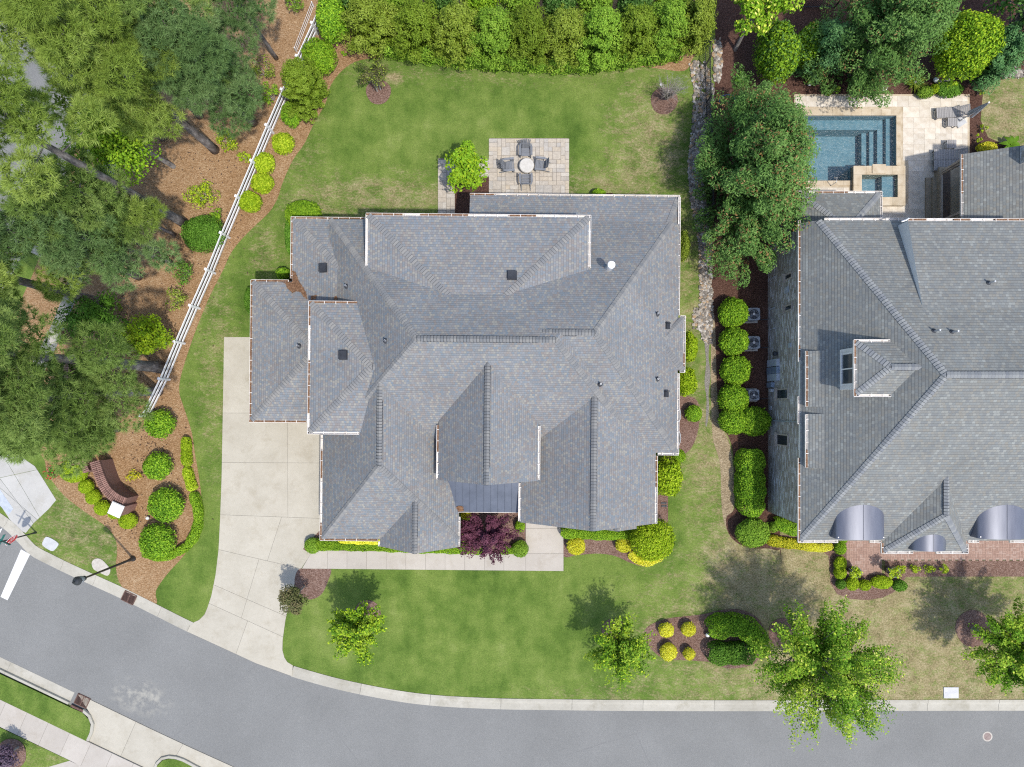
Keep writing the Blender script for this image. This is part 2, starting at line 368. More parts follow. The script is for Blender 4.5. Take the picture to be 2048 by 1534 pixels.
mk_paver('stone_paver', [(.36, .335, .30), (.45, .40, .335), (.42, .385, .335), (.48, .415, .325), (.39, .37, .34), (.48, .445, .39), (.43, .375, .30)])
simple('paver_joint', [(.16, .14, .12), (.22, .195, .165)], 20, .95)
simple('travertine', [(.54, .47, .38), (.65, .59, .50), (.71, .66, .58)], 2.0, .8, bump=.15, rnd=.16)
simple('coping_stone', [(.43, .345, .235), (.53, .445, .325), (.59, .515, .40)], 2.2, .8, bump=.2, rnd=.14)
simple('step_stone', [(.30, .245, .175), (.40, .335, .25)], 3, .85, bump=.2, rnd=.15)
simple('pool_plaster', [(.185, .240, .268), (.24, .30, .33)], 3, .8)
simple('screen_dark', [(.09, .065, .05), (.14, .105, .085)], 2, .7)
simple('river_stone', [(.30, .26, .215), (.46, .42, .37), (.62, .59, .54)], .8, .85, rnd=.2)
simple('boulder', [(.17, .165, .16), (.30, .295, .285)], 3, .9, bump=.8, bscale=9)
simple('rusty_iron', [(.075, .042, .034), (.13, .075, .060), (.18, .115, .095)], 9, .8, .2)
simple('grate_dark', [(.012, .010, .010), (.025, .022, .022)], 9, .9)
simple('road_paint', [(.55, .55, .54), (.68, .68, .67)], 7, .7)
simple('utility_white', [(.40, .41, .42), (.49, .50, .51)], 3, .5)
simple('pale_pad', [(.38, .35, .305), (.49, .455, .405)], 5, .9, bump=.4)
simple('sign_red', [(.42, .018, .022), (.48, .025, .03)], 4, .4)
simple('sign_white', [(.66, .66, .65), (.74, .74, .73)], 4, .4)
simple('sign_teal', [(.02, .14, .13), (.03, .18, .16)], 4, .4)
simple('rusty_manhole', [(.22, .17, .155), (.30, .24, .22)], 12, .8, .1, bump=.6)
simple('globe_glass', [(.70, .73, .74), (.80, .82, .83)], 3, .15, spec=.6)
simple('pine_bark', [(.075, .064, .060), (.155, .137, .130), (.28, .26, .25)], 5, .95, bump=1., bscale=14, stretch=(1, 1, .35))
simple('grey_bark', [(.20, .185, .17), (.34, .325, .31)], 6, .95, bump=.6, bscale=20, stretch=(1, 1, .3))
simple('twig', [(.28, .25, .225), (.42, .39, .36)], 8, .95)
simple('pine_cone', [(.07, .045, .032), (.12, .08, .06)], 20, .95)
simple('dark_glass', [(.020, .030, .034), (.035, .050, .055)], 1.5, .08, spec=.8)
simple('curtain', [(.40, .42, .40), (.55, .57, .54)], 6, .8, stretch=(8, 8, .5))
simple('pot_blue', [(.055, .065, .085), (.10, .11, .135)], 5, .35, spec=.6)
simple('soil', [(.05, .03, .022), (.11, .07, .05)], 14, .95, bump=.5)
simple('umbrella_cloth', [(.24, .27, .31), (.33, .36, .40)], 6, .85)
simple('blue_hose', [(.05, .16, .36), (.08, .22, .44)], 4, .45)
simple('red_petal', [(.50, .02, .03), (.62, .05, .07)], 6, .6)
simple('white_petal', [(.75, .75, .73), (.82, .82, .80)], 6, .6)
def mk_water():
    t = NT('pool_water'); v = t.coords('Object')
    f = t.math('ADD', t.math('MULTIPLY', t.noise(v, 5.5, 3, .6), .6), t.math('MULTIPLY', t.noise(v, 14, 2, .6), .4))
    nb = t.bump(f, .9, .07)
    gl = t.n('BsdfGlossy'); gl.inputs['Roughness'].default_value = .28; t.l(nb, gl.inputs['Normal'])
    tr = t.n('BsdfTransparent'); t.l(t.ramp(f, [(.38, (.56, .78, .87)), (.5, (.70, .88, .94)), (.62, (.86, .96, .98))]), tr.inputs[0])
    fr = t.n('Fresnel'); fr.inputs[0].default_value = 1.33; t.l(nb, fr.inputs['Normal'])
    mx = t.n('MixShader'); t.l(t.math('MULTIPLY', fr.outputs[0], 1.6, True), mx.inputs[0]); t.l(tr.outputs[0], mx.inputs[1]); t.l(gl.outputs[0], mx.inputs[2]); t.l(mx.outputs[0], t.out.inputs[0])
mk_water()
leafmat('leaf_bright', (0.086, 0.188, 0.013), (0.194, 0.378, 0.019), (0.375, 0.553, 0.040))
leafmat('leaf_lime', (0.136, 0.244, 0.010), (0.285, 0.440, 0.013), (0.489, 0.611, 0.039))
leafmat('leaf_boxwood', (0.092, 0.190, 0.020), (0.193, 0.356, 0.031), (0.338, 0.516, 0.063))
leafmat('leaf_dark', (0.046, 0.121, 0.012), (0.100, 0.236, 0.022), (0.208, 0.401, 0.055))
leafmat('leaf_deep', (0.028, 0.085, 0.015), (0.066, 0.167, 0.027), (0.208, 0.353, 0.094), rough=.35)
leafmat('leaf_camellia', (0.059, 0.157, 0.014), (0.170, 0.358, 0.020), (0.421, 0.661, 0.045), rough=.4)
leafmat('leaf_olive', (0.107, 0.161, 0.013), (0.219, 0.305, 0.030), (0.378, 0.479, 0.080))
leafmat('leaf_yellowgreen', (0.153, 0.262, 0.007), (0.337, 0.492, 0.017), (0.644, 0.754, 0.058))
leafmat('leaf_gold', (0.634, 0.579, 0.021), (0.900, 0.900, 0.051), (0.900, 0.900, 0.205), .3)
leafmat('leaf_goldgreen', (0.213, 0.279, 0.014), (0.532, 0.540, 0.025), (0.900, 0.754, 0.069))
leafmat('leaf_cypress', (0.077, 0.137, 0.009), (0.158, 0.246, 0.019), (0.261, 0.362, 0.046))
leafmat('leaf_conifer', (0.052, 0.118, 0.024), (0.117, 0.241, 0.051), (0.258, 0.427, 0.112))
leafmat('leaf_blueconifer', (0.039, 0.114, 0.034), (0.097, 0.229, 0.073), (0.191, 0.371, 0.132))
leafmat('leaf_rusty', (0.162, 0.082, 0.026), (0.261, 0.151, 0.060), (0.372, 0.251, 0.112))
leafmat('leaf_maple', (0.064, 0.162, 0.014), (0.156, 0.319, 0.021), (0.426, 0.542, 0.054))
leafmat('leaf_bronze', (0.058, 0.073, 0.028), (0.124, 0.138, 0.049), (0.240, 0.196, 0.106))
leafmat('leaf_purple', (0.050, 0.017, 0.030), (0.112, 0.036, 0.063), (0.207, 0.083, 0.119))
leafmat('leaf_plum', (0.070, 0.046, 0.078), (0.132, 0.093, 0.139), (0.232, 0.186, 0.240))
leafmat('leaf_newflush', (0.338, 0.468, 0.026), (0.546, 0.624, 0.065), (0.780, 0.754, 0.208))
leafmat('needle_bright', (0.121, 0.189, 0.024), (0.261, 0.378, 0.064), (0.480, 0.604, 0.153), .15)
leafmat('needle_mid', (0.092, 0.160, 0.028), (0.195, 0.305, 0.066), (0.381, 0.512, 0.151), .15)
leafmat('needle_dark', (0.065, 0.129, 0.037), (0.138, 0.238, 0.076), (0.273, 0.399, 0.157), .15)
leafmat('grass_blade', (0.082, 0.209, 0.022), (0.178, 0.349, 0.045), (0.327, 0.474, 0.089))
# ------------------------------------------------------------------ the setting: ground, road, kerbs, beds
def holed(name, outer, holes, z, mat):
    loops = [[Vector((x, y, 0)) for x, y in outer]] + [[Vector((x, y, 0)) for x, y in h] for h in holes]
    tri = mgeo.tessellate_polygon(loops); vs = [(v.x, v.y, z) for l in loops for v in l]
    fs = []
    for t in tri:
        a, b, c = (Vector(vs[i]) for i in t)
        fs.append(tuple(t) if (b - a).cross(c - a).z > 0 else tuple(t[::-1]))
    me = bpy.data.meshes.new(name); me.from_pydata(vs, [], fs); setmats(me, mat)
    return tag(link(name, me), kind='structure')
FRONT = curve([(-220, 965), (-60, 1020), (0, 1053), (33, 1083), (59, 1110), (98, 1131), (137, 1150), (194, 1176), (242, 1198), (310, 1232), (372, 1263), (460, 1304),
               (512, 1328), (580, 1353), (694, 1384), (834, 1409), (979, 1418.5), (1120, 1421), (1264, 1422.5), (1536, 1423), (2048, 1422), (2600, 1421)], False, 8)
def offset(path, d):                                       # path in metres, d to the left of its direction
    out = []
    for i, p in enumerate(path):
        e = (path[min(i + 1, len(path) - 1)] - path[max(i - 1, 0)]).normalized(); out.append(p + Vector((-e.y, e.x)) * d)
    return out
FR = [Vector(XY(*p)) for p in FRONT]
BK = offset(FR, .71)
POOL = [(1596, 229), (1793.5, 230.5), (1793.5, 334), (1702, 334), (1702, 363.5), (1596, 363.5)]
hole = [XY(*p) for p in POOL]; hole2 = [XY(*p) for p in [(1716, 350.5), (1791, 350.5), (1791, 399), (1716, 399)]]
lawn_outer = [tuple(p) for p in BK] + [(160, -18), (160, 160), (-160, 160), (-160, -5)]
holed('lawn', lawn_outer, [hole, hole2], 0.0, 'lawn')
tag(MB().prism([(-500, -500), (500, -500), (500, 500), (-500, 500)], None, -2.6).build('ground', 'lawn'), kind='structure')
# road, extended past the frame on every side
far = [(160, -18), (160, -60), (-120, -60), (-160, -5)]
tag(MB().prism([tuple(p) for p in offset(FR, .05)] + far, None, -.05).build('road', 'asphalt'), kind='structure')
# street half hidden by the pines, its footpath
sheet('side_street', [(-700, 1000), (-40, 660), (40, 520), (104, 410), (160, 296), (215, 160), (330, -120), (330, -500), (-900, -500)], .008, 'asphalt', smooth=False)
sheet('footpath', [(60, 740), (108, 640), (150, 520), (172, 418), (210, 330), (240, 250), (262, 262), (232, 340), (196, 430), (172, 540), (128, 660), (84, 750)], .030, 'asphalt')

def kerb_run(parent, path, prof, seg=4.5, gap=.014, start=0.0, skip=lambda p: False, mat='kerb_concrete'):
    """sweeps prof [(offset to the left, z)...] along path, one piece per joint spacing"""
    L = [0.0]
    for a, b in zip(path, path[1:]): L.append(L[-1] + (b - a).length)
    def at(s):
        i = max(0, min(len(L) - 2, next((k for k in range(len(L) - 1) if L[k + 1] >= s), len(L) - 2)))
        t = (s - L[i]) / max(1e-6, L[i + 1] - L[i]); p = path[i].lerp(path[i + 1], t)
        e = (path[min(i + 2, len(path) - 1)] - path[max(i - 1, 0)]).normalized(); return p, Vector((-e.y, e.x))
    s = start
    while s < L[-1] - .3:
        e = min(s + seg, L[-1]); n = max(2, int((e - s) / .45) + 1); rings = []
        ok = not skip(at((s + e) / 2)[0])
        for j in range(n):
            p, nn = at(s + gap / 2 + (e - s - gap) * j / (n - 1)); rings.append([(*(p + nn * o), z) for o, z in prof])
        if ok:
            m = len(prof); c = at((s + e) / 2)[0]
            vs = [(x - c.x, y - c.y, z) for r in rings for x, y, z in r]
            fs = [(i * m + k, (i + 1) * m + k, (i + 1) * m + (k + 1) % m, i * m + (k + 1) % m) for i in range(n - 1) for k in range(m)]
            fs += [tuple(range(m)), tuple((n - 1) * m + k for k in range(m))[::-1]]
            MB().add(vs, fs).build('kerb_piece', mat, parent, loc=(c.x, c.y, 0))
        s = e
kerb = tag(bpy.data.objects.new('kerb', None), kind='structure'); COL.objects.link(kerb)
ROLL = [(0, -.044), (.22, -.052), (.40, -.046), (.50, .005), (.56, .026), (.71, .03), (.71, -.2), (0, -.2)]
d0, d1 = XY(384, 1262)[0], XY(577, 1345)[0]
gx0, gx1 = XY(243, 1190)[0], XY(276, 1200)[0]
xl, xr_ = XY(378, 0)[0], XY(581, 0)[0]
def cut_at(path, x):
    i = next(k for k in range(len(path) - 1) if path[k].x <= x < path[k + 1].x); return i, path[i].lerp(path[i + 1], (x - path[i].x) / (path[i + 1].x - path[i].x))
i_l, p_l = cut_at(FR, xl); i_r, p_r = cut_at(FR, xr_)
kerb_run(kerb, (FR[:i_l + 1] + [p_l])[::-1], [(-o, z) for o, z in ROLL], 2.25, .014)
kerb_run(kerb, [p_r] + FR[i_r + 1:], ROLL, 4.45, .016)
simple('joint_dark', [(.16, .15, .13), (.22, .205, .18)], 9, .95)
# far pavement: standing kerb, verge, pavement, drive apron
LOW = [Vector(XY(*p)) for p in curve([(-230, 1205), (0, 1315), (109, 1367), (154, 1388.5), (180, 1401), (300, 1458.6), (380, 1496), (464, 1534), (620, 1610)], False, 6)][::-1]
STAND = [(0, -.042), (.50, -.045), (.60, -.043), (.612, .085), (.63, .10), (.76, .10), (.76, -.2), (0, -.2)]
kerb2 = tag(bpy.data.objects.new('kerb', None), kind='structure'); COL.objects.link(kerb2)
kerb_run(kerb2, [p for p in LOW if p.x < XY(152, 0)[0]], STAND, 4.4, .016)
kerb_run(kerb2, [Vector(XY(*p)) for p in curve([(176, 1480), (184.5, 1460), (185, 1443), (178, 1430), (166, 1420)], False, 6)], [(-.17, -.05), (-.12, -.05), (-.10, .09), (-.08, .105), (.06, .105), (.06, -.2), (-.17, -.2)], 9)
kerb_run(kerb2, [Vector(XY(*p)) for p in curve([(455, 1570), (430, 1552), (394, 1534), (366, 1519), (344, 1513.5), (326, 1516), (314, 1528), (306, 1550)], False, 6)], [(-.17, -.05), (-.12, -.05), (-.10, .09), (-.08, .105), (.06, .105), (.06, -.2), (-.17, -.2)], 5)
kerb_run(kerb2, [Vector(XY(*p)) for p in [(62, 505), (84, 455), (106, 411), (132, 355), (160, 296), (184, 240)]], [(.0, .012), (-.5, .010), (-.58, .014), (-.59, .13), (-.61, .14), (-.74, .14), (-.74, -.1), (0, -.1)], 3.2)
sheet('far_ground', [(-300, 1250), (-20, 1338), (142, 1412), (168, 1423), (190, 1470), (320, 1540), (330, 1518), (400, 1538), (640, 1660), (640, 1900), (-400, 1900)], -.03, 'lawn', smooth=False)
sheet('verge', [(-260, 1225), (0, 1346), (142, 1413.5), (166, 1424), (181, 1440), (182.5, 1458), (174, 1481), (0, 1397), (-260, 1275)], .085, 'lawn', smooth=False)
sheet('verge', [(309, 1560), (316, 1530), (327, 1519), (344, 1516), (366, 1521), (394, 1536), (470, 1580)], .085, 'lawn', smooth=False)
sheet('front_yard', [(-300, 1330), (0, 1454), (142, 1521), (84, 1538), (60, 1700), (-300, 1700)], .05, 'lawn', smooth=False)
apron = tag(bpy.data.objects.new('far_drive', None), kind='structure'); COL.objects.link(apron)
ap = [XY(*p) for p in [(154, 1387), (180, 1399.5), (300, 1457.5), (380, 1495), (464, 1533), (490, 1546), (430, 1555), (400, 1538), (350, 1511), (322, 1516), (308, 1545), (176, 1482), (187, 1462), (188, 1444), (180, 1428)]]
MB().prism(ap, None, -.024).build('joint_fill', 'joint_dark', apron)
slabs(apron, split([ap], [((271, 1445), (240, 1515)), ((366, 1488), (350, 1515))]), -.25, -.018, 'concrete', .02)
pave = tag(bpy.data.objects.new('pavement', None), kind='structure'); COL.objects.link(pave)
sw = [XY(*p) for p in [(-120, 1338), (0, 1397.6), (176, 1482), (300, 1541), (420, 1600), (380, 1650), (140, 1519.6), (0, 1452.5), (-120, 1395)]]
MB().prism(sw, None, .052).build('joint_fill', 'joint_dark', pave)
slabs(pave, split([sw], [((13 + i * 42.5, 1404 + i * 20.3), (-7 + i * 42.5, 1449 + i * 20.3)) for i in range(-2, 9)]), -.2, .06, 'walk_concrete', .018)
d2 = [XY(*p) for p in [(84, 1537), (140, 1520.5), (300, 1594), (300, 1700), (60, 1700)]]
slabs(pave, [d2], -.2, .055, 'walk_concrete')
# plaza with ramp beside the stop sign
plz = tag(bpy.data.objects.new('corner_plaza', None), kind='structure'); COL.objects.link(plz)
pl = [XY(*p) for p in [(-150, 850), (30, 905), (70, 932), (85, 955), (113, 1000), (98, 1018), (68, 1046), (52, 1066), (40, 1061), (19, 1038), (0, 1009), (-150, 915)]]
slabs(plz, split([pl], [((0, 975), (70, 1035)), ((30, 950), (80, 1035)), ((-20, 960), (95, 935)), ((-20, 930), (40, 1010))]), -.15, .022, 'plaza_concrete', .02)
MB().prism([XY(*p) for p in [(-2, 975), (27, 1017), (18, 1030), (-2, 1008)]], .02, .030).build('tactile_panel', 'cabinet_grey', plz)

# beds
straw = [(313, 1207), (312, 1182), (334, 1149), (367, 1112), (394, 1072), (405, 1040), (404, 1005), (399, 960), (390, 906), (383, 862), (367, 812), (359, 786), (361, 757), (374, 712), (394, 655), (420, 592),
         (447, 539), (461, 508), (483, 479), (512, 450), (539, 424), (555, 397), (566, 364), (586, 320), (609, 287), (628, 247), (651, 207), (662, 170), (686, 140), (719, 121), (779, 115), (846, 117), (1024, 132),
         (1124, 137), (1207, 137), (1264, 133), (1314, 137), (1368, 142), (1385, 118), (1400, 90), (1412, 40), (1416, -60), (1420, -300), (300, -300), (230, -120), (190, 160), (150, 300), (100, 460), (20, 640), (-120, 820), (30, 872), (84, 912), (94, 944), (110, 969), (133, 995),
         (168, 1022), (207, 1049), (225, 1067), (233, 1085), (234, 1110), (232, 1135), (243, 1172), (280, 1193)]
sheet('pine_straw_bed', straw, .014, 'pine_straw', k=4)
def ring(name, px, py, r, mat, z=.018, ry=None):
    return sheet(name, [(px + r * math.cos(a) * (1 + .04 * math.sin(3 * a + px)), py + (ry or r) * math.sin(a)) for a in [2 * math.pi * i / 14 for i in range(14)]], z, mat)
for (x, y, r) in [(757, 184, 25), (1328, 202, 27), (735, 1227, 27), (1228, 1262, 25), (1566, 1266, 30)]: ring('mulch_ring', x, y, r, 'bark_mulch')
ring('mulch_ring', 1945, 1257, 34, 'bark_mulch', ry=37); ring('mulch_ring', 24, 1507, 31, 'bark_mulch', .095)
sheet('walk_end_bed', [(596, 1140), (628, 1137), (661, 1138), (657, 1160), (644, 1187), (626, 1198), (610, 1196), (590, 1175)], .016, 'bark_mulch')
sheet('foundation_bed', [(606, 1098), (640, 1060), (925, 1060), (925, 1010), (1052, 1010), (1052, 1109), (612, 1102)], .016, 'bark_mulch', smooth=False)
sheet('front_bed', curve([(1125, 1040), (1125, 1109), (1155, 1110), (1195, 1107), (1230, 1112), (1262, 1126), (1292, 1133), (1322, 1120)], False) + [(1330, 1080), (1336, 1040), (1336, 950), (1300, 950), (1300, 1040)], .016, 'bark_mulch', smooth=False)
sheet('east_bed', [(1345, 800), (1380, 793), (1397, 808), (1398, 850), (1387, 888), (1371, 907), (1340, 925), (1320, 860)], .016, 'bark_mulch')
sheet('rear_bed', [(908, 350), (979, 350), (979, 392), (990, 430), (905, 430)], .016, 'dark_mulch', smooth=False)
sheet('rear_bed', [(1120, 391), (1225, 386), (1235, 420), (1110, 420)], .016, 'dark_mulch', smooth=False)
sheet('island_bed', [(1289, 1262), (1308, 1246), (1341, 1236), (1401, 1229), (1441, 1220), (1481, 1219), (1515, 1236), (1531, 1269), (1521, 1306), (1505, 1329), (1458, 1337), (1424, 1325), (1384, 1321), (1344, 1319), (1318, 1312), (1294, 1287)], .016, 'bark_mulch')
sheet('side_bed', [(1424, 562), (1480, 552), (1560, 545), (1560, 1060), (1560, 1098), (1536, 1097), (1500, 1096), (1472, 1084), (1455, 1062), (1453, 1034), (1470, 1010), (1466, 912), (1458, 876), (1441, 846), (1434, 780), (1430, 650)], .016, 'dark_mulch')
sheet('neighbour_bed', [(1535, 1070), (1660, 1070), (1690, 1075), (1692, 1148), (1770, 1148), (1770, 1121), (2400, 1121), (2400, 1153), (1830, 1153), (1812, 1154), (1803, 1168), (1795, 1178), (1786, 1185), (1766, 1195), (1735, 1200), (1702, 1198), (1674, 1188), (1661, 1166), (1657, 1112), (1640, 1100), (1600, 1098), (1540, 1098)], .020, 'bark_mulch', smooth=False)
holed('pool_bed', [XY(*p) for p in [(1432, -300), (2600, -300), (2600, 150), (2040, 150), (1992, 163), (1966, 184), (1961, 240), (1976, 275), (2010, 290), (2100, 300), (2600, 300), (2600, 520), (1560, 560), (1424, 562), (1422, 300), (1430, 150)]], [hole, hole2], .010, 'dark_mulch')
sheet('bare_strip', [(1404, 480), (1424, 470), (1432, 640), (1436, 760), (1444, 850), (1462, 900), (1468, 1000), (1456, 1060), (1444, 1020), (1440, 930), (1425, 870), (1422, 760), (1420, 640), (1400, 560)], .006, 'dirt')
sheet('gravel_strip', [(1409, 680), (1418, 684), (1417, 715), (1421, 750), (1417, 785), (1418, 820), (1414, 850), (1411, 848), (1413, 800), (1409, 765), (1412, 725)], .012, 'gravel')
# river stones: one heap nobody could count
rng = np.random.default_rng(3)
def stones(path, n, name, zb=.02, lo=.05, hi=.16):
    mb = MB(); ico = [(0, 0, 1), (.894, 0, .447), (.276, .851, .447), (-.724, .526, .447), (-.724, -.526, .447), (.276, -.851, .447), (.724, .526, -.447), (-.276, .851, -.447), (-.894, 0, -.447), (-.276, -.851, -.447), (.724, -.526, -.447), (0, 0, -1)]
    fi = [(0, 1, 2), (0, 2, 3), (0, 3, 4), (0, 4, 5), (0, 5, 1), (1, 6, 2), (2, 7, 3), (3, 8, 4), (4, 9, 5), (5, 10, 1), (6, 7, 2), (7, 8, 3), (8, 9, 4), (9, 10, 5), (10, 6, 1)]
    for _ in range(n):
        t = rng.random() * (len(path) - 1); i = int(t); f = t - i
        x, y, hw = [path[i][k] * (1 - f) + path[i + 1][k] * f for k in range(3)]
        c = P(x + (rng.random() * 2 - 1) * hw, y + rng.normal() * 4); s = lo + (hi - lo) * rng.random() ** 2
        a, b = rng.uniform(.7, 1.3), rng.uniform(.45, .75); th = rng.random() * 6.28; j = rng.uniform(.8, 1.2, (12, 3))
        vs = []
        for k, (u, v, w_) in enumerate(ico):
            u, v, w_ = u * s * j[k][0], v * s * a * j[k][1], w_ * s * b * j[k][2]
            vs.append((c.x + u * math.cos(th) - v * math.sin(th), c.y + u * math.sin(th) + v * math.cos(th), zb + s * .2 + w_))
        mb.add(vs, fi, int(rng.choice((0, 0, 1, 1, 1, 2, 3))))
    return mb
for nm, cs in (('river_a', [(.27, .24, .20), (.38, .345, .295)]), ('river_b', [(.13, .115, .10), (.22, .20, .175)]), ('river_c', [(.30, .20, .115), (.42, .31, .20)]), ('river_d', [(.38, .36, .33), (.52, .495, .46)])): simple(nm, cs, 5, .85)
sw_ = stones([(1394, 128, 16), (1408, 180, 20), (1404, 240, 19), (1393, 300, 14), (1390, 340, 13), (1394, 390, 15), (1404, 440, 14), (1411, 500, 13), (1411, 560, 12), (1412, 620, 14), (1410, 650, 13), (1416, 682, 8)], 5200, 'river_stones', .02, .04, .125)
tag(sw_.build('river_stones', ['river_a', 'river_b', 'river_c', 'river_d']), 'dry creek of pale river stones beside the back lawn', 'stones', kind='stuff')
s2 = stones([(1398, 622, 12), (1397, 650, 11)], 160, 'x'); tag(s2.build('river_stones', ['river_a', 'river_b', 'river_c', 'river_d']), 'pale river stones spilling out at the end of the creek', 'stones', kind='stuff')
s3 = stones([(1432, 80, 8), (1436, 130, 8), (1433, 160, 5)], 330, 'x'); tag(s3.build('river_stones', ['river_a', 'river_b', 'river_c', 'river_d']), 'river stones beyond the black fence', 'stones', kind='stuff')
s4 = stones([(2010, 142, 16), (2040, 150, 14)], 160, 'x'); tag(s4.build('river_stones', ['river_a', 'river_b', 'river_b', 'river_d']), 'grey stones at the edge of the dry lawn by the pool', 'stones', kind='stuff')
# fallen cones on the straw
mb = MB()
for _ in range(420):
    t = rng.random(); q = P(280 + rng.normal() * 55, 560 + rng.random() * 520) if t < .6 else P(400 + rng.normal() * 60, 300 + rng.random() * 250)
    if t > .9: q = P(340 - rng.random() * 60, 860 + rng.random() * 90)
    a = rng.random() * 6.28; L = .035 + .03 * rng.random(); d = Vector((math.cos(a), math.sin(a), 0)) * L
    mb.tube([q - d + Vector((0, 0, .035)), q + Vector((0, 0, .045)), q + d + Vector((0, 0, .035))], [.012, .034, .012], 5)
tag(mb.build('pine_cones', 'pine_cone'), 'fallen brown pine cones scattered on the pine straw', 'pine cones', kind='stuff')

# ------------------------------------------------------------------ drive, front walk
drive = tag(bpy.data.objects.new('driveway', None), kind='structure'); COL.objects.link(drive)
dv = [(448, 674), (520, 674), (520, 836), (660, 836), (660, 1060), (640, 1083), (622, 1108), (602, 1138), (590, 1165), (580, 1200), (571, 1240), (565.5, 1280), (565, 1300), (569, 1315), (575, 1324), (586, 1330.5), (584, 1352.5),
      (512, 1326.5), (460, 1302.5), (400, 1275), (374, 1263), (382, 1247), (398, 1240), (409, 1229), (415, 1215), (423, 1190), (431, 1150), (437, 1100), (440, 1040), (443, 960), (446, 800)]
jl = [((440, 826), (650, 826)), ((440, 925), (650, 926)), ((430, 1029), (650, 1037)), ((420, 1095), (640, 1146)), ((415, 1164), (590, 1240)), ((415, 1205), (580, 1280))]
polys = [[XY(*p) for p in dv]]
polys = split(polys, jl)
res = []
for q in polys:                                            # the long joints bend, so each only cuts the rows it reaches
    cy = -sum(p[1] for p in q) / len(q) * F / H + CY
    if cy < 826: ln = [((453, 600), (453, 900))] if False else []
    elif cy < 1029: ln = [((575, 800), (576, 1060))]
    elif cy < 1095: ln = [((571, 1010), (545, 1090))]
    elif cy < 1150: ln = [((556, 1055), (508, 1180))]
    elif cy < 1210: ln = [((498, 1185), (486, 1225))]
    elif cy < 1250: ln = [((498, 1185), (486, 1225))]
    else: ln = [((496, 1240), (473, 1305))]
    res += split([q], ln)
slabs(drive, res, -.2, .012, 'concrete', .018)
MB().prism([XY(*p) for p in dv[1:15] + dv[16:]], None, .003).build('joint_fill', 'joint_dark', drive)
walk = tag(bpy.data.objects.new('front_walk', None), kind='structure'); COL.objects.link(walk)
wk = [XY(*p) for p in [(604, 1137), (626, 1100), (1051, 1107), (1051, 1043), (1127, 1046), (1127, 1142)]]
wpan = split([wk], [((655 + 39.2 * i, 1090), (655 + 39.2 * i, 1150)) for i in range(10)] + [((1051.5, 1000), (1051.5, 1200))])
fin = []
for q in wpan:
    cx = sum(p[0] for p in q) / len(q)
    fin += split([q], [((1040, 1057), (1140, 1057)), ((1040, 1107), (1140, 1107))]) if cx > XY(1051, 0)[0] else [q]
slabs(walk, fin, -.1, .034, 'walk_concrete', .016)
MB().prism(wk, None, .024).build('joint_fill', 'joint_dark', walk)

# ------------------------------------------------------------------ paver patio
def ashlar(x0, y0, x1, y1, u, sizes, inside, seed):
    r = random.Random(seed); nx, ny = int((x1 - x0) / u + .5), int((y1 - y0) / u + .5); used = set(); out = []
    for j in range(ny):
        for i in range(nx):
            if (i, j) in used: continue
            ss = sizes[:]; r.shuffle(ss)
            for (a, b) in ss + [(1, 1)]:
                cells = [(i + p, j + q) for p in range(a) for q in range(b)]
                if all(c not in used and c[0] < nx and c[1] < ny and inside(x0 + (c[0] + .5) * u, y0 + (c[1] + .5) * u) for c in cells):
                    used.update(cells); out.append((x0 + i * u, y0 + j * u, a * u, b * u)); break
            used.add((i, j))
    return out
PCACHE = {}
def pavers(parent, rects, z, h, mat, gap, name):
    for (x, y, a, b) in rects:
        k = (round(a, 3), round(b, 3), mat, h)
        if k not in PCACHE: PCACHE[k] = MB().box((0, 0, -h / 2), (a - gap, b - gap, h)).mesh(name, mat)
        o = link(name, PCACHE[k], parent, (x + a / 2, y + b / 2, z + random.Random(int(x * 997 + y * 131)).uniform(-.002, .003)))
patio = tag(bpy.data.objects.new('patio', None), kind='structure'); COL.objects.link(patio)
(ax, ay), (bx, by) = XY(876, 430), XY(1135, 277)
pin = lambda x, y: (lambda px, py: (980 <= px <= 1135 and 277 <= py <= 398) or (876 <= px <= 981 and 317 <= py <= 351) or (876 <= px <= 910 and 317 <= py <= 430))(x * F / H + CX, -y * F / H + CY)
pavers(patio, ashlar(ax, ay, bx, by, .2645, [(2, 1), (1, 2), (2, 1), (1, 2), (2, 2), (1, 1), (2, 1)], pin, 5), .055, .06, 'stone_paver', .020, 'paver')
for q in ([(980, 277), (1135, 277), (1135, 400), (980, 400)], [(876, 317), (980, 317), (980, 351), (910, 351), (910, 430), (876, 430)]):
    MB().prism([XY(*p) for p in q], -.05, .046).build('joint_sand', 'paver_joint', patio)
# ------------------------------------------------------------------ pool terrace
deck = tag(bpy.data.objects.new('pool_terrace', None), kind='structure'); COL.objects.link(deck)
(ax, ay), (bx, by) = XY(1590, 440), XY(1938, 190)
def din(x, y):
    px, py = x * F / H + CX, -y * F / H + CY
    return not (1584 < px < 1801 and 219 < py < 372) and not (1695 < px < 1813 and 325 < py < 412)
pavers(deck, ashlar(ax, ay, bx, by, .336, [(1, 2), (2, 1), (2, 2), (2, 3), (3, 2), (2, 2)], din, 8), .050, .05, 'travertine', .008, 'travertine_tile')
holed('terrace_bed', [XY(*p) for p in [(1588, 189), (1938.5, 189), (1938.5, 442), (1588, 442)]], [hole, hole2], .036, 'coping_stone').parent = deck
for k in ('kind',): deck.children[-1].pop(k, None)
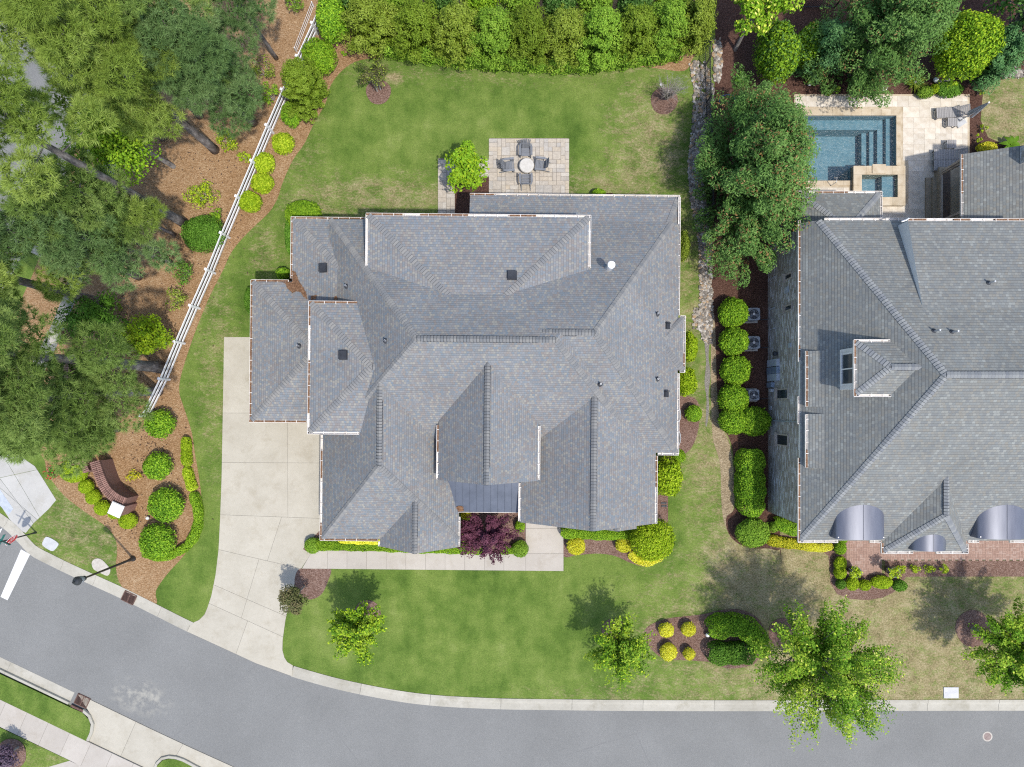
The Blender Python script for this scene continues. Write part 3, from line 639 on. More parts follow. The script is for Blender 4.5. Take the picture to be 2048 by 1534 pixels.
# ------------------------------------------------------------------ swimming pool and spa
pool = thing('swimming_pool', 'rectangular swimming pool with blue water and wide entry steps', 'pool', P(1695, 297))
O = pool.location.copy()
def L2(px, py, z=0): return (P(px, py) - O).xy.to_tuple()
basin = MB()
wl = -.13                                                   # water level
x0, y0 = L2(1598, 231.5); x1, y1 = L2(1791.5, 361.8)
rim = [L2(*p) for p in [(1598, 231.5), (1791.5, 231.5), (1791.5, 335), (1701, 335), (1701, 361.8), (1598, 361.8)]]
n = len(rim)
vs = [(x, y, .0) for x, y in rim] + [(x, y, -1.75) for x, y in rim]
basin.add(vs, [(i, (i + 1) % n, n + (i + 1) % n, n + i) for i in range(n)])
basin.prism(rim, None, -1.75)
basin.build('basin', 'pool_plaster', pool)
for k, (xa, ya, dz) in enumerate([(1779, 236, .30), (1766, 238, .55), (1755, 251, .85), (1743, 251, 1.10)]):   # steps on the right, bench along the top
    xb = (1791.5, 1779, 1766, 1755)[k]
    a, b = L2(xa, 231.5 if k < 3 else 250); c, d = L2(xb, 335)
    MB().box(((a + c) / 2, (b + d) / 2, (wl - dz - 1.75) / 2), (c - a - .006, b - d - .01, 1.75 + wl - dz)).build('pool_step', 'pool_plaster', pool)
a, b = L2(1598, 231.5); c, d = L2(1766, 251)
MB().box(((a + c) / 2, (b + d) / 2, (wl - .55 - 1.75) / 2), (c - a - .02, b - d, 1.75 + wl - .55)).build('bench', 'pool_plaster', pool)
MB().prism(inset(rim, .004), None, wl).build('water', 'pool_water', pool)
cop = [(1586, 219, 1800.5, 231.5, 11), (1791.5, 231.5, 1800.5, 331, 6), (1586, 361.8, 1706, 371, 6), (1586, 231.5, 1598, 361.8, 7)]
for (xa, ya, xb, yb, m) in cop:
    hor = (xb - xa) > (yb - ya)
    for i in range(m):
        f0, f1 = i / m, (i + 1) / m
        p, q = (L2(xa + (xb - xa) * f0, ya), L2(xa + (xb - xa) * f1, yb)) if hor else (L2(xa, ya + (yb - ya) * f0), L2(xb, ya + (yb - ya) * f1))
        MB().box(((p[0] + q[0]) / 2, (p[1] + q[1]) / 2, .03), (abs(q[0] - p[0]) - .008, abs(q[1] - p[1]) - .004, .07)).build('coping_stone', 'coping_stone', pool)
# raised spa
spa = thing('spa', 'raised square spa with tan stone coping beside the pool', 'spa', P(1759, 371)); O = spa.location.copy()
ZS = .34
def S2(px, py): p = P(px, py, ZS) - O; return (p.x, p.y)
ox0, oy0 = S2(1707, 331.5); ox1, oy1 = S2(1811, 411); ix0, iy0 = S2(1724, 349); ix1, iy1 = S2(1795.5, 394)
for (xa, ya, xb, yb, m) in [(ox0, oy0, ox1, iy0, 4), (ox0, iy1, ox1, oy1, 4), (ox0, iy0, ix0, iy1, 2), (ix1, iy0, ox1, iy1, 2)]:
    hor = m == 4
    for i in range(m):
        f0, f1 = i / m, (i + 1) / m
        p, q = ((xa + (xb - xa) * f0, ya), (xa + (xb - xa) * f1, yb)) if hor else ((xa, ya + (yb - ya) * f0), (xb, ya + (yb - ya) * f1))
        MB().box(((p[0] + q[0]) / 2, (p[1] + q[1]) / 2, ZS - .03), (abs(q[0] - p[0]) - .006, abs(q[1] - p[1]) - .006, .06)).build('coping_stone', 'coping_stone', spa)
wl2 = MB()
for (c, d) in [(((ox0 + ix0) / 2, (oy0 + oy1) / 2, ZS / 2 - .35), (ix0 - ox0 - .05, oy0 - oy1 - .05, ZS + .63)), (((ox1 + ix1) / 2, (oy0 + oy1) / 2, ZS / 2 - .35), (ox1 - ix1 - .05, oy0 - oy1 - .05, ZS + .63)),
               (((ix0 + ix1) / 2, (oy0 + iy0) / 2, ZS / 2 - .35), (ix1 - ix0 + .05, oy0 - iy0 - .05, ZS + .63)), (((ix0 + ix1) / 2, (oy1 + iy1) / 2, ZS / 2 - .35), (ix1 - ix0 + .05, iy1 - oy1 - .05, ZS + .63))]: wl2.box(c, d)
wl2.build('spa_wall', 'step_stone', spa)
MB().box(((ix0 + ix1) / 2, (iy0 + iy1) / 2, -.6), (ix1 - ix0, iy0 - iy1, .1)).build('spa_floor', 'pool_plaster', spa)
s0, _ = S2(1770, 0)
MB().box(((s0 + ix1) / 2, (iy0 + iy1) / 2, -.28), (ix1 - s0, iy0 - iy1 - .01, .5)).build('spa_bench', 'pool_plaster', spa)
MB().prism([(ix0, iy0), (ix1, iy0), (ix1, iy1), (ix0, iy1)][::-1], None, ZS - .12).build('water', 'pool_water', spa)
p, q = S2(1744, 329), S2(1771, 347)
MB().box(((p[0] + q[0]) / 2, (p[1] + q[1]) / 2, ZS + .035), (q[0] - p[0], p[1] - q[1], .06)).build('spillway_stone', 'coping_stone', spa)
mb = MB(); b0 = P(1661, 372) ; mb.tube([b0 + Vector((0, 0, .04)), b0 + Vector((0, 0, .8)), b0 + Vector((-.02, .25, .9)), b0 + Vector((-.03, .35, .55))], .022, 8)
o = mb.build('handrail', 'galvanised'); solo(o, 'thin metal handrail at the near edge of the pool', 'handrail')
# garden steps by the screened porch
st = thing('stone_steps', 'tan stone steps rising from the pool terrace to the porch', 'steps', P(1868, 396)); O = st.location.copy()
for i, (xa, xb) in enumerate([(1852, 1865.5), (1865.5, 1878), (1878, 1886)]):
    z = .17 * (i + 1); p, q = P(xa, 355, z) - O, P(xb, 436, z) - O
    MB().box(((p.x + q.x) / 2, (p.y + q.y) / 2, z / 2 + .0), (q.x - p.x - .004, p.y - q.y, z)).build('step', 'step_stone', st)
# ------------------------------------------------------------------ houses: convex roof volumes cut from planes
def clip_faces(faces, n, d):                               # keep n.x <= d ; faces: list of point lists
    out, cap = [], []
    for f in faces:
        q = []
        for i in range(len(f)):
            a, b = f[i], f[(i + 1) % len(f)]; da, db = n.dot(a) - d, n.dot(b) - d
            if da <= 1e-6: q.append(a)
            if (da < -1e-6 and db > 1e-6) or (da > 1e-6 and db < -1e-6):
                x = a + (b - a) * (da / (da - db)); q.append(x); cap.append(x)
            elif abs(da) <= 1e-6: cap.append(a)
        if len(q) > 2: out.append(q)
    pts = []
    for p in cap:
        if all((p - q).length > 1e-4 for q in pts): pts.append(p)
    if len(pts) > 2 and len(out) > 0:
        c = sum(pts, Vector()) / len(pts); u = n.orthogonal().normalized(); v = n.cross(u)
        pts.sort(key=lambda p: math.atan2((p - c).dot(v), (p - c).dot(u))); out.append(pts)
    return out
class House:
    def __init__(s, root, th, shingle, cap, fascia='wood_trim'):
        s.root, s.th, s.sh, s.cap, s.fa, s.vols = root, th, shingle, cap, fascia, []
    def loc(s, px, py, z):                                 # pixel at height -> house frame
        p = P(px, py, z); return Matrix.Rotation(-s.th, 4, 'Z') @ p
    def vol(s, W, E, N, S, zb, name='hip_roof', cuts=(), caps=True, wall=True, inset_w=.42, wall_mat='tan_brick', mats=None, wall_z0=0):
        """each side = (position in metres, z at that edge, pitch or None for a straight gable/inner cut)"""
        pl = []
        for sd, (pos, ze, pt) in (('W', W), ('E', E), ('N', N), ('S', S)):
            ax = {'W': (-1, 0), 'E': (1, 0), 'N': (0, 1), 'S': (0, -1)}[sd]; pos = pos * (1 if sd in 'EN' else -1)
            if pt is not None: pl.append((ax, pos - (.12 if name != 'shed' else 0), ze, pt))
            else: pl.append((ax, pos, None, None))
        X0, X1, Y0, Y1 = -pl[0][1], pl[1][1], -pl[3][1], pl[2][1]
        v = [Vector((x, y, z)) for z in (zb, 40) for y in (Y0, Y1) for x in (X0, X1)]
        faces = [[v[i] for i in f] for f in ((0, 2, 3, 1), (4, 5, 7, 6), (0, 1, 5, 4), (2, 6, 7, 3), (0, 4, 6, 2), (1, 3, 7, 5))]
        rec = []
        for ax, pos, ze, pt in pl:
            if pt is None: continue
            n = Vector((ax[0] * pt, ax[1] * pt, 1)); d = ze + pt * pos; L = n.length   # z + pt*ax.x <= ze + pt*pos
            faces = clip_faces(faces, n / L, d / L); rec.append((n, d))
        for p, n in cuts: faces = clip_faces(faces, n, n.dot(p))
        s.vols.append((X0, X1, Y0, Y1, rec))
        s.mesh(name, faces, caps, mats)
        if wall:
            i = inset_w; zt = min([ze for _, _, ze, pt in pl if pt is not None]) - .14
            ins = [i if q[3] is not None else .25 for q in pl]
            s.wallbox(X0 + ins[0], X1 - ins[1], Y0 + ins[3], Y1 - ins[2], wall_z0, zt, wall_mat)
        return faces
    def wallbox(s, x0, x1, y0, y1, z0, z1, mat, name='wall'):
        vs = [(x0, y0, z0), (x1, y0, z0), (x1, y1, z0), (x0, y1, z0), (x0, y0, z1), (x1, y0, z1), (x1, y1, z1), (x0, y1, z1)]
        fs = [(0, 1, 5, 4), (1, 2, 6, 5), (2, 3, 7, 6), (3, 0, 4, 7)]
        me = bpy.data.meshes.new(name); me.from_pydata(vs, [], fs); setmats(me, mat)
        uv = me.uv_layers.new(name='UVMap')
        for p in me.polygons:
            for li in p.loop_indices:
                c = me.vertices[me.loops[li].vertex_index].co
                uv.data[li].uv = ((c.x if abs(p.normal.y) > .5 else c.y), c.z)
        return link(name, me, s.root)
    def mesh(s, name, faces, caps, mats=None):
        vs, fs, uvs, mi, ups = [], [], [], [], []
        for f in faces:
            n = Vector()
            for i in range(len(f)): n += f[i].cross(f[(i + 1) % len(f)])
            n.normalize(); c = sum(f, Vector()) / len(f)
            f = list(f)
            cen = sum((sum(g, Vector()) / len(g) for g in faces), Vector()) / len(faces)
            if n.dot(c - cen) < 0: f.reverse(); n = -n
            up = n.z > .15
            u = Vector((-n.y, n.x, 0)); u = u.normalized() if u.length > 1e-4 else Vector((1, 0, 0)); vv = n.cross(u)
            b = len(vs); vs += [tuple(p) for p in f]; fs.append(tuple(range(b, b + len(f)))); uvs += [(p.dot(u), p.dot(vv)) for p in f]
            mi.append(0 if up else 1)
            if up: ups.append((f, n))
        me = bpy.data.meshes.new(name); me.from_pydata(vs, [], fs); setmats(me, mats or [s.sh, s.fa])
        me.polygons.foreach_set('material_index', mi); uv = me.uv_layers.new(name='UVMap')
        uv.data.foreach_set('uv', [c for p in uvs for c in p]); me.update()
        roof = link(name, me, s.root)
        if caps:
            for i in range(len(ups)):
                for j in range(i):
                    f, n1 = ups[i]; g, n2 = ups[j]
                    com = [p for p in f if any((p - q).length < 1e-3 for q in g)]
                    if len(com) == 2 and (com[0] - com[1]).length > .5: s.ridge(com[0], com[1], n1, n2, roof)
        return roof
    skip_ne = False
    def ridge(s, a, b, n1, n2, parent):
        if s.skip_ne and max(n1.x, n2.x) > .3 and max(n1.y, n2.y) > .3: return
        if a.z > b.z + 1e-3: a, b = b, a
        d = (b - a); L = d.length; d.normalize(); r = random.Random(int(a.x * 100) + int(a.y * 77)); ex = .165; w_ = .165
        t1 = n1.cross(d); t1 = t1 if t1.z < 0 else -t1; t2 = n2.cross(d); t2 = t2 if t2.z < 0 else -t2
        if abs(t1.z) < 1e-4 and abs(t2.z) < 1e-4: return
        nn = (n1 + n2).normalized(); mb = MB()
        if abs(a.z - b.z) < .02 and L > 1.5:                # vented ridge: the caps ride on a raised strip
            vb = MB(); e0, e1 = a + d * .9, b - d * .3
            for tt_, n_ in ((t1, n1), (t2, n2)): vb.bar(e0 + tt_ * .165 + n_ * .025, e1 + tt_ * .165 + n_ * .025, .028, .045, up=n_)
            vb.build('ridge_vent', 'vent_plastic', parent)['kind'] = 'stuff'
            a = a + nn * .05; b = b + nn * .05
        tints = []; k = 0; s0 = 0.0
        while s0 < L - .02:
            e = min(s0 + ex + .03, L); q0, q1 = a + d * s0, a + d * e
            lo, hi, lp = .042, .010, .032
            q0 = a + d * (s0 + lp)
            top = [q0 + t1 * w_ + n1 * lo, q0 + nn * lo, q0 + t2 * w_ + n2 * lo, q1 + t1 * w_ + n1 * hi, q1 + nn * hi, q1 + t2 * w_ + n2 * hi]
            bot = [q0 - d * lp + t1 * w_ + n1 * .012, q0 - d * lp + nn * .012, q0 - d * lp + t2 * w_ + n2 * .012]
            mb.add(top + bot, [(0, 1, 4, 3), (1, 2, 5, 4), (6, 7, 1, 0), (7, 8, 2, 1)]); tt = .1 + .9 * r.random(); tints += [tt, tt, 0, 0]  # lip faces get the painted shadow tone
            s0 += ex; k += 1
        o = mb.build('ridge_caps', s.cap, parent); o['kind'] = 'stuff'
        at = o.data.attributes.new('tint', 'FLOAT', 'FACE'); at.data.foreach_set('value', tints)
    def z_at(s, x, y):
        best = (0, Vector((0, 0, 1)))
        for X0, X1, Y0, Y1, rec in s.vols:
            if X0 <= x <= X1 and Y0 <= y <= Y1 and rec:
                z, n = min(((d - n.x * x - n.y * y), i, n) for i, (n, d) in enumerate(rec))[::2]
                if z > best[0]: best = (z, n.normalized())
        return best
    def on_roof(s, px, py):
        z = 5.0
        for _ in range(40): p = s.loc(px, py, z); z2, n = s.z_at(p.x, p.y); z = .6 * z + .4 * z2
        p = s.loc(px, py, z2); return Vector((p.x, p.y, z2)), n
    def gutter(s, a, b, ze, out, fill=0.0, strap=.62, downspout=None):
        """a,b pixels of the outer edge; out = unit 2D direction away from the roof; fill = share of the length filled with needles"""
        p, q = s.loc(*a, ze), s.loc(*b, ze); o = Vector((*out, 0))
        if abs(out[0]): q.x = p.x = (p.x + q.x) / 2
        else: q.y = p.y = (p.y + q.y) / 2
        d = (q - p); L = d.length; d.normalize(); mb = MB(); W_ = .125; T = .014
        c0 = p - o * W_; up = Vector((0, 0, 1))
        def pan(off, z, w_, h):
            mb.bar(p - o * off + up * z, q - o * off + up * z, w_, h, up=up)
        pan(T / 2, -.045, T + .012, .11); pan(W_ - T / 2, -.05, T, .10); pan(W_ / 2, -.095, W_, T)
        for e in (p, q): mb.bar(e - o * .001 + up * -.045, e - o * W_ + up * -.045, T, .10, up=up)
        g = mb.build('gutter', 'gutter_white', s.root)
        st = MB(); k = .25
        while k < L: st.bar(p + d * k + up * .012, p + d * k - o * (W_ + .03) + up * .016, .03, .008, up=up); k += strap
        h = st.build('hangers', 'gutter_white', g); h['kind'] = 'stuff'
        if fill > 0:
            r = random.Random(int(a[0] * 3 + a[1])); lt = MB(); k = 0
            while k < L - .2:
                e = min(L, k + r.uniform(.5, 2.2))
                if r.random() < fill: lt.bar(p + d * k - o * W_ / 2 + up * -.03, p + d * e - o * W_ / 2 + up * r.uniform(-.035, -.015), W_ - .03, .08, up=up)
                k = e
            if lt.v: lt.build('needle_litter', 'needle_litter', g)['kind'] = 'stuff'
        return g
TH = math.radians(-.55)
root = thing('house', 'large grey shingled house with many hips and gables in the middle of the lawn', 'house', (0, 0, 0), TH)
h1 = House(root, TH, 'shingle_main', 'ridge_main')
X = lambda px, z, py=767: h1.loc(px, py, z).x
Y = lambda py, z, px=1000: h1.loc(px, py, z).y
no = None
# main hip with its long ridge (its north-east hip runs inside the next roof)
h1.skip_ne = True
h1.vol((-10.54, 4.0, .80), (7.83, 3.6, .88), (Y(434, 4.0, 700), 4.0, .625), (-3.35, 3.1, .81), 2.9, 'hip_roof', cuts=[(Vector((-8.9, -1.6, 0)), Vector((-.69, -.72, 0)))])
h1.skip_ne = False
h1.vol((1.5, 0, no), (X(1360, 3.6, 700), 3.6, .87), (Y(434, 4.0, 700), 3.99, .625), (Y(910, 3.6, 1340), 3.6, .73), 3.3, 'hip_roof')
h1.vol((X(940, 3.4, 410), 0, no), (X(1360.5, 3.4, 500), 3.42, .87), (Y(387, 3.4, 1150), 3.4, .36), (8.5, 0, no), 3.2, 'porch_roof', caps=True, wall=False)
h1.vol((X(731.5, 5.95, 480), 5.95, .22), (X(1182, 5.95, 480), 5.95, .22), (Y(428, 5.95, 957), 5.95, .22), (4.6, 0, no), 5.75, 'upper_roof')
h1.vol((X(615.5, 5.55, 735), 5.55, .27), (-6.4, 0, no), (Y(601.5, 5.55, 670), 5.55, .27), (Y(868.5, 5.55, 670), 5.55, .27), 5.35, 'upper_roof')
h1.vol((X(499.5, 3.6, 700), 3.6, .33), (-10.6, 0, no), (Y(559, 3.6, 550), 3.6, .33), (Y(845, 3.6, 550), 3.6, .33), 3.4, 'garage_roof')
h1.vol((X(580.5, 3.6, 500), 3.595, .31), (-9.4, 0, no), (Y(434, 3.6, 650), 3.595, .31), (5.0, 0, no), 3.4, 'hip_roof')
h1.vol((X(640.5, 3.1, 980), 3.1, .90), (X(921, 3.1, 1060), 3.1, .90), (1.2, 0, no), (Y(1082, 3.1, 700), 3.1, .78), 2.9, 'wing_roof')
h1.vol((X(756, 3.1, 1085), 3.1, .85), (X(921.5, 3.1, 1060), 3.1, .85), (-3.5, 0, no), (Y(1093.5, 3.1, 840), 0, no), 2.92, 'gable_roof')
h1.vol((X(872.5, 5.1, 900), 5.1, .89), (X(1080.5, 5.1, 900), 5.1, .89), (2.5, 0, no), (Y(960.5, 5.1, 975), 0, no), 4.9, 'gable_roof')
h1.vol((X(1037, 3.6, 1000), 3.6, .68), (X(1315, 3.6, 980), 3.6, .68), (1.5, 0, no), (Y(1046, 3.6, 1180), 0, no), 3.4, 'gable_roof')
xr = X(1235, 5.0, 1063); h1.vol((xr - 1.35, 4.0, .74), (xr + 1.35, 4.0, .74), (-4.8, 0, no), (Y(1063.5, 5.0, 1235), 0, no), 3.85, 'bay_roof', wall=False)
h1.vol((7.2, 0, no), (X(1371.5, 3.65, 690), 3.65, .60), (Y(631, 3.65, 1360), 3.65, .60), (Y(744.5, 3.65, 1360), 3.65, .60), 3.45, 'bay_roof')
# standing-seam porch roof
h1.vol((-3.75, 0, no), (.45, 0, no), (-3.9, 0, no), (Y(1024, 3.1, 980), 3.15, .25), 3.0, 'shed', caps=False, wall=False, mats=['seam_metal', 'dark_metal'])
shed = [c for c in root.children if c.name.startswith('shed')][0]; shed.name = 'metal_porch_roof'
for i in range(11):
    x = -3.6 + .405 * i; y0 = Y(1024, 3.1, 980); MB().bar((x, y0, 3.15 + .018), (x, -3.95, 3.15 + .25 * (-3.95 - y0) + .018), .022, .04).build('seam', 'seam_metal', shed)
# gutters (pixels of their outer edge)
G = h1.gutter
G((582, 434), (729, 434), 3.6, (0, 1), .9); G((583, 434), (579.5, 556), 3.6, (-1, 0), .8)
G((503, 559.5), (577, 559), 3.6, (0, 1), .9); G((502, 560), (497.5, 843), 3.6, (-1, 0), .6); G((498, 845), (612, 845), 3.6, (0, -1), .8)
G((732, 427.5), (1182, 428.5), 5.95, (0, 1), .3); G((732, 428), (730, 531), 5.95, (-1, 0), .05); G((1182.5, 430), (1181, 536), 5.95, (1, 0), .05)
G((617, 601), (724, 603), 5.55, (0, 1), .7); G((617, 602), (614.5, 868), 5.55, (-1, 0), .6); G((615, 868.5), (718, 868.5), 5.55, (0, -1), .05)
G((642, 870), (639, 1080), 3.1, (-1, 0), .5); G((640, 1081.5), (755, 1082), 3.1, (0, -1), .7); G((757, 1083), (756, 1092), 3.1, (-1, 0)); G((920.5, 1034), (920, 1093), 3.1, (1, 0), .1)
G((873.5, 850), (872.5, 958), 5.1, (-1, 0), .3); G((1081, 852), (1079.5, 959), 5.1, (1, 0), .03)
G((1037, 966), (1037, 1042), 3.6, (-1, 0), .05); G((1315, 912), (1314.5, 1047), 3.6, (1, 0), .05); G((1316, 910.5), (1357, 910), 3.6, (0, -1))
G((1361, 394), (1359.5, 630), 3.6, (1, 0), .05); G((1359, 747), (1358, 908), 3.6, (1, 0), .05); G((940, 386.5), (1360, 390), 3.4, (0, 1), .15)
G((1361, 631.5), (1371, 631), 3.65, (0, 1)); G((1371.5, 632), (1370, 744), 3.65, (1, 0), .05); G((1360, 745), (1370, 744.5), 3.65, (0, -1)); G((917, 1025), (1035, 1025), 3.12, (0, -1), .8)
# needles drifted into the valley above the garage and onto the porch corner
def drift(pix, zoff, name='needle_drift'):
    mb = MB(); xs, ys = [p[0] for p in pix], [p[1] for p in pix]; st = 1.5; grid = {}; r = random.Random(3)
    def ins(x, y):
        c = False
        for i in range(len(pix)):
            (x0, y0), (x1, y1) = pix[i], pix[i - 1]
            if (y0 > y) != (y1 > y) and x < (x1 - x0) * (y - y0) / (y1 - y0) + x0: c = not c
        return c
    nx, ny = int((max(xs) - min(xs)) / st) + 1, int((max(ys) - min(ys)) / st) + 1
    def vid(i, j):
        if (i, j) not in grid:
            p, n = h1.on_roof(min(xs) + i * st + r.uniform(-.4, .4), min(ys) + j * st + r.uniform(-.4, .4)); grid[(i, j)] = len(mb.v); mb.v.append((p.x, p.y, p.z + zoff + r.uniform(0, .03)))
        return grid[(i, j)]
    for i in range(nx):
        for j in range(ny):
            if ins(min(xs) + (i + .5) * st, min(ys) + (j + .5) * st): mb.f.append((vid(i, j), vid(i, j + 1), vid(i + 1, j + 1), vid(i + 1, j))); mb.mi.append(0)
    mb.build(name, 'needle_litter', root)
drift([(563, 562), (578, 557), (583, 541), (592, 545), (598, 562), (605, 572), (612, 584), (616, 599), (608, 594), (601, 584), (594, 583), (584, 586), (576, 577), (571, 568)], .03)
drift([(912, 1013), (926, 1012), (928, 1021), (918, 1026)], .03); drift([(622, 592), (634, 590), (632, 599), (622, 600)], .03); drift([(668, 594), (674, 592), (676, 600), (668, 600)], .03)
# vents and flue
def roof_thing(px, py): p, n = h1.on_roof(px, py); return p, n
def slant(n): return n.to_track_quat('Z', 'Y').to_matrix().to_4x4()
for (px, py) in [(647, 536), (687, 710), (1024, 551)]:
    p, n = roof_thing(px, py); m = Matrix.Translation(p) @ slant(n)
    mb = MB()
    for c, d in (((0, 0, .015), (.52, .50, .03)), ((0, 0, .09), (.40, .40, .13)), ((.0, .02, .17), (.46, .46, .03))): mb.box((0, 0, 0), d, mat=Matrix.Translation(c))
    mb.v = [tuple(m @ Vector(v)) for v in mb.v]; mb.build('box_vent', 'vent_plastic', root)
for (px, py) in [(694, 573), (772, 682), (599, 692), (1200, 768), (1314, 628), (1314, 758)]:
    p, n = roof_thing(px, py); mb = MB(); mb.lathe([(.16, -.12), (.15, .02), (.075, .06), (.07, .1)], 12, p); b = mb.build('vent_pipe', 'vent_plastic', root)
    MB().lathe([(.045, .08), (.045, .40), (.03, .40), (.03, .1)], 10, p).build('pipe', 'galvanised', b)
for (px, py) in [(1334, 651), (1331, 787)]:
    p, n = roof_thing(px, py); m = Matrix.Translation(p) @ slant(n); mb = MB()
    mb.box((0, 0, 0), (.30, .30, .10), mat=Matrix.Translation((-.05, 0, .06))); mb.box((0, 0, 0), (.06, .34, .2), mat=Matrix.Translation((.14, 0, .07)))
    mb.v = [tuple(m @ Vector(v)) for v in mb.v]; mb.build('louvre_vent', 'vent_plastic', root)
p, n = roof_thing(1217, 538); fl = MB().lathe([(.24, -.2), (.22, .03), (.13, .10), (.125, .95), (.11, .95)], 16, p).build('flue', 'galvanised', root, smooth=True)
MB().lathe([(.13, 0), (.20, .02), (.205, .16), (.19, .2), (.02, .22)], 18, p + Vector((0, 0, .93))).build('flue_cap', 'bright_cap', fl)
# galvanised window wells on the east side
for i, y in enumerate((830, 876)):
    c = h1.loc(1352, y, .2); mb = MB(); pts = [(c.x + .26 * math.cos(t), c.y + .55 * math.sin(t)) for t in [math.pi * (k / 12 - .5) for k in range(13)]]
    for a, b in zip(pts, pts[1:]): mb.bar((*a, .15), (*b, .15), .03, .35)
    mb.build('window_well', 'ac_metal', root)

# openings in the walls that face the street and the drive
def opening(cx, cy, z0, z1, wd, face, kind='window'):
    ax = face == 'S'; d = lambda a, b, h: (a, b, h) if ax else (b, a, h)
    o = (0, -1) if ax else (-1, 0); q = lambda k: (cx + o[0] * k, cy + o[1] * k)
    mb = MB(); t_ = .09
    for (u, z, w2, hh) in ((0, z1 + t_ / 2, wd + 2 * t_, t_), (-(wd + t_) / 2, (z0 + z1) / 2, t_, z1 - z0), ((wd + t_) / 2, (z0 + z1) / 2, t_, z1 - z0), (0, z0 - .04, wd + .26, .08)):
        x, y = q(.02); mb.box((x + (u if ax else 0), y + (0 if ax else u), z), d(w2, .06, hh))
    f = mb.build(kind, 'white_trim', root); x, y = q(.012)
    if kind == 'window':
        for k in (-1, 1): MB().box((x + (k * wd / 4 if ax else 0), y + (0 if ax else k * wd / 4), (z0 + z1) / 2), d(wd / 2 - .05, .02, z1 - z0 - .04)).build('pane', 'dark_glass', f)
    else:
        n = 4
        for k in range(n): MB().box((x, y, z0 + (z1 - z0) * (k + .5) / n), d(wd - .02, .03, (z1 - z0) / n - .03)).build('panel', 'wood_trim' if kind == 'garage_door' else 'screen_dark', f)
opening(-9.2, Y(1082, 3.1, 700) + .54, .9, 2.5, 1.6, 'S'); opening(-5.36, Y(1093.5, 3.1, 840) + .25, .7, 2.6, 1.9, 'S')
opening(2.4, Y(1046, 3.6, 1180) + .25, .8, 2.7, 1.8, 'S'); opening(6.2, Y(1046, 3.6, 1180) + .25, .8, 2.7, 1.8, 'S')
opening(-1.4, Y(960.5, 5.1, 975) + .25, .1, 2.4, 1.2, 'S', 'front_door'); opening(-1.4, Y(960.5, 5.1, 975) + .25, 3.7, 4.7, 1.4, 'S')
for yy in (-2.6, -5.5): opening(X(640.5, 3.1, 980) + .54, yy, .05, 2.35, 2.5, 'W', 'garage_door')
# ------------------------------------------------------------------ the neighbour's house
root2 = thing('neighbour_house', 'grey brick house with curved metal eyebrow roofs beside the pool', 'house')
h2 = House(root2, 0, 'shingle_neighbour', 'ridge_neighbour', 'white_trim')
x2 = lambda px, z: (px - CX) / F * (H - z)
y2 = lambda py, z: -(py - CY) / F * (H - z)
ZE = 5.25; XW = x2(1535.5, 0)                                # wall face seen down to its foot
rw = lambda *a, **k: h2.vol(*a, wall=False, **k)
PW = .92
rw((x2(1596, ZE), ZE, PW), (46, ZE, PW), (y2(436, 5.9), 5.9, .47), (y2(1085.5, ZE), ZE, .525), 5.05, name='hip_roof')
h2.wallbox(XW, 45.6, y2(1023, 0), 10.0, 0, 5.12, 'grey_brick')
# north-west porch, pool-side shed, south hip bay, east porch
rw((x2(1593, 3.5), 3.5, .5), (x2(1764.5, 3.5), 3.5, .5), (y2(382, 3.5), 3.5, .5), (9.2, 0, no), 3.3, name='porch_roof')
h2.wallbox(x2(1602, 3.4), x2(1758, 3.4), 9.0, y2(392, 3.4), 0, 3.4, 'grey_brick')
rw((x2(1816, 7.0), 0, no), (38, 0, no), (y2(437, 7.0), 7.0, .27), (3.0, 0, no), 5.8, name='shed_roof', caps=False)
rw((x2(1763, ZE), ZE, .84), (x2(1936.5, ZE), ZE, .84), (-2.6, 0, no), (y2(1107.5, ZE), ZE, .84), 5.05, name='bay_roof')
h2.wallbox(x2(1775, ZE), x2(1925, ZE), y2(1107.5, ZE) + .6, -5, 0, 5.15, 'grey_brick')
rw((x2(1922, 3.7), 3.7, .52), (x2(1922, 3.7) + 8.4, 3.7, .52), (y2(308, 3.7), 0, no), (9.2, 0, no), 3.5, name='porch_roof', caps=False)
# raised west sheds over the bay windows, with a slot between them
for ya, yb in ((702, 813.5), (828, 936)):
    rw((x2(1611, 5.75), 5.75, .50), (x2(1720, 6.5), 0, no), (y2(ya, 5.75), 0, no), (y2(yb, 5.75), 0, no), 5.2, name='shed_roof', caps=False)
    h2.wallbox(x2(1611, 5.75) + .3, x2(1700, 5.75), y2(yb, 5.75) + .03, y2(ya, 5.75) - .03, 5.0, 5.7, 'white_trim')
# flared chimney at the right edge
mb = h2.wallbox(x2(2037, 4.8), x2(2075, 4.8), y2(330, 4.8), y2(296, 4.8), 0, 6.2, 'grey_brick', 'chimney')
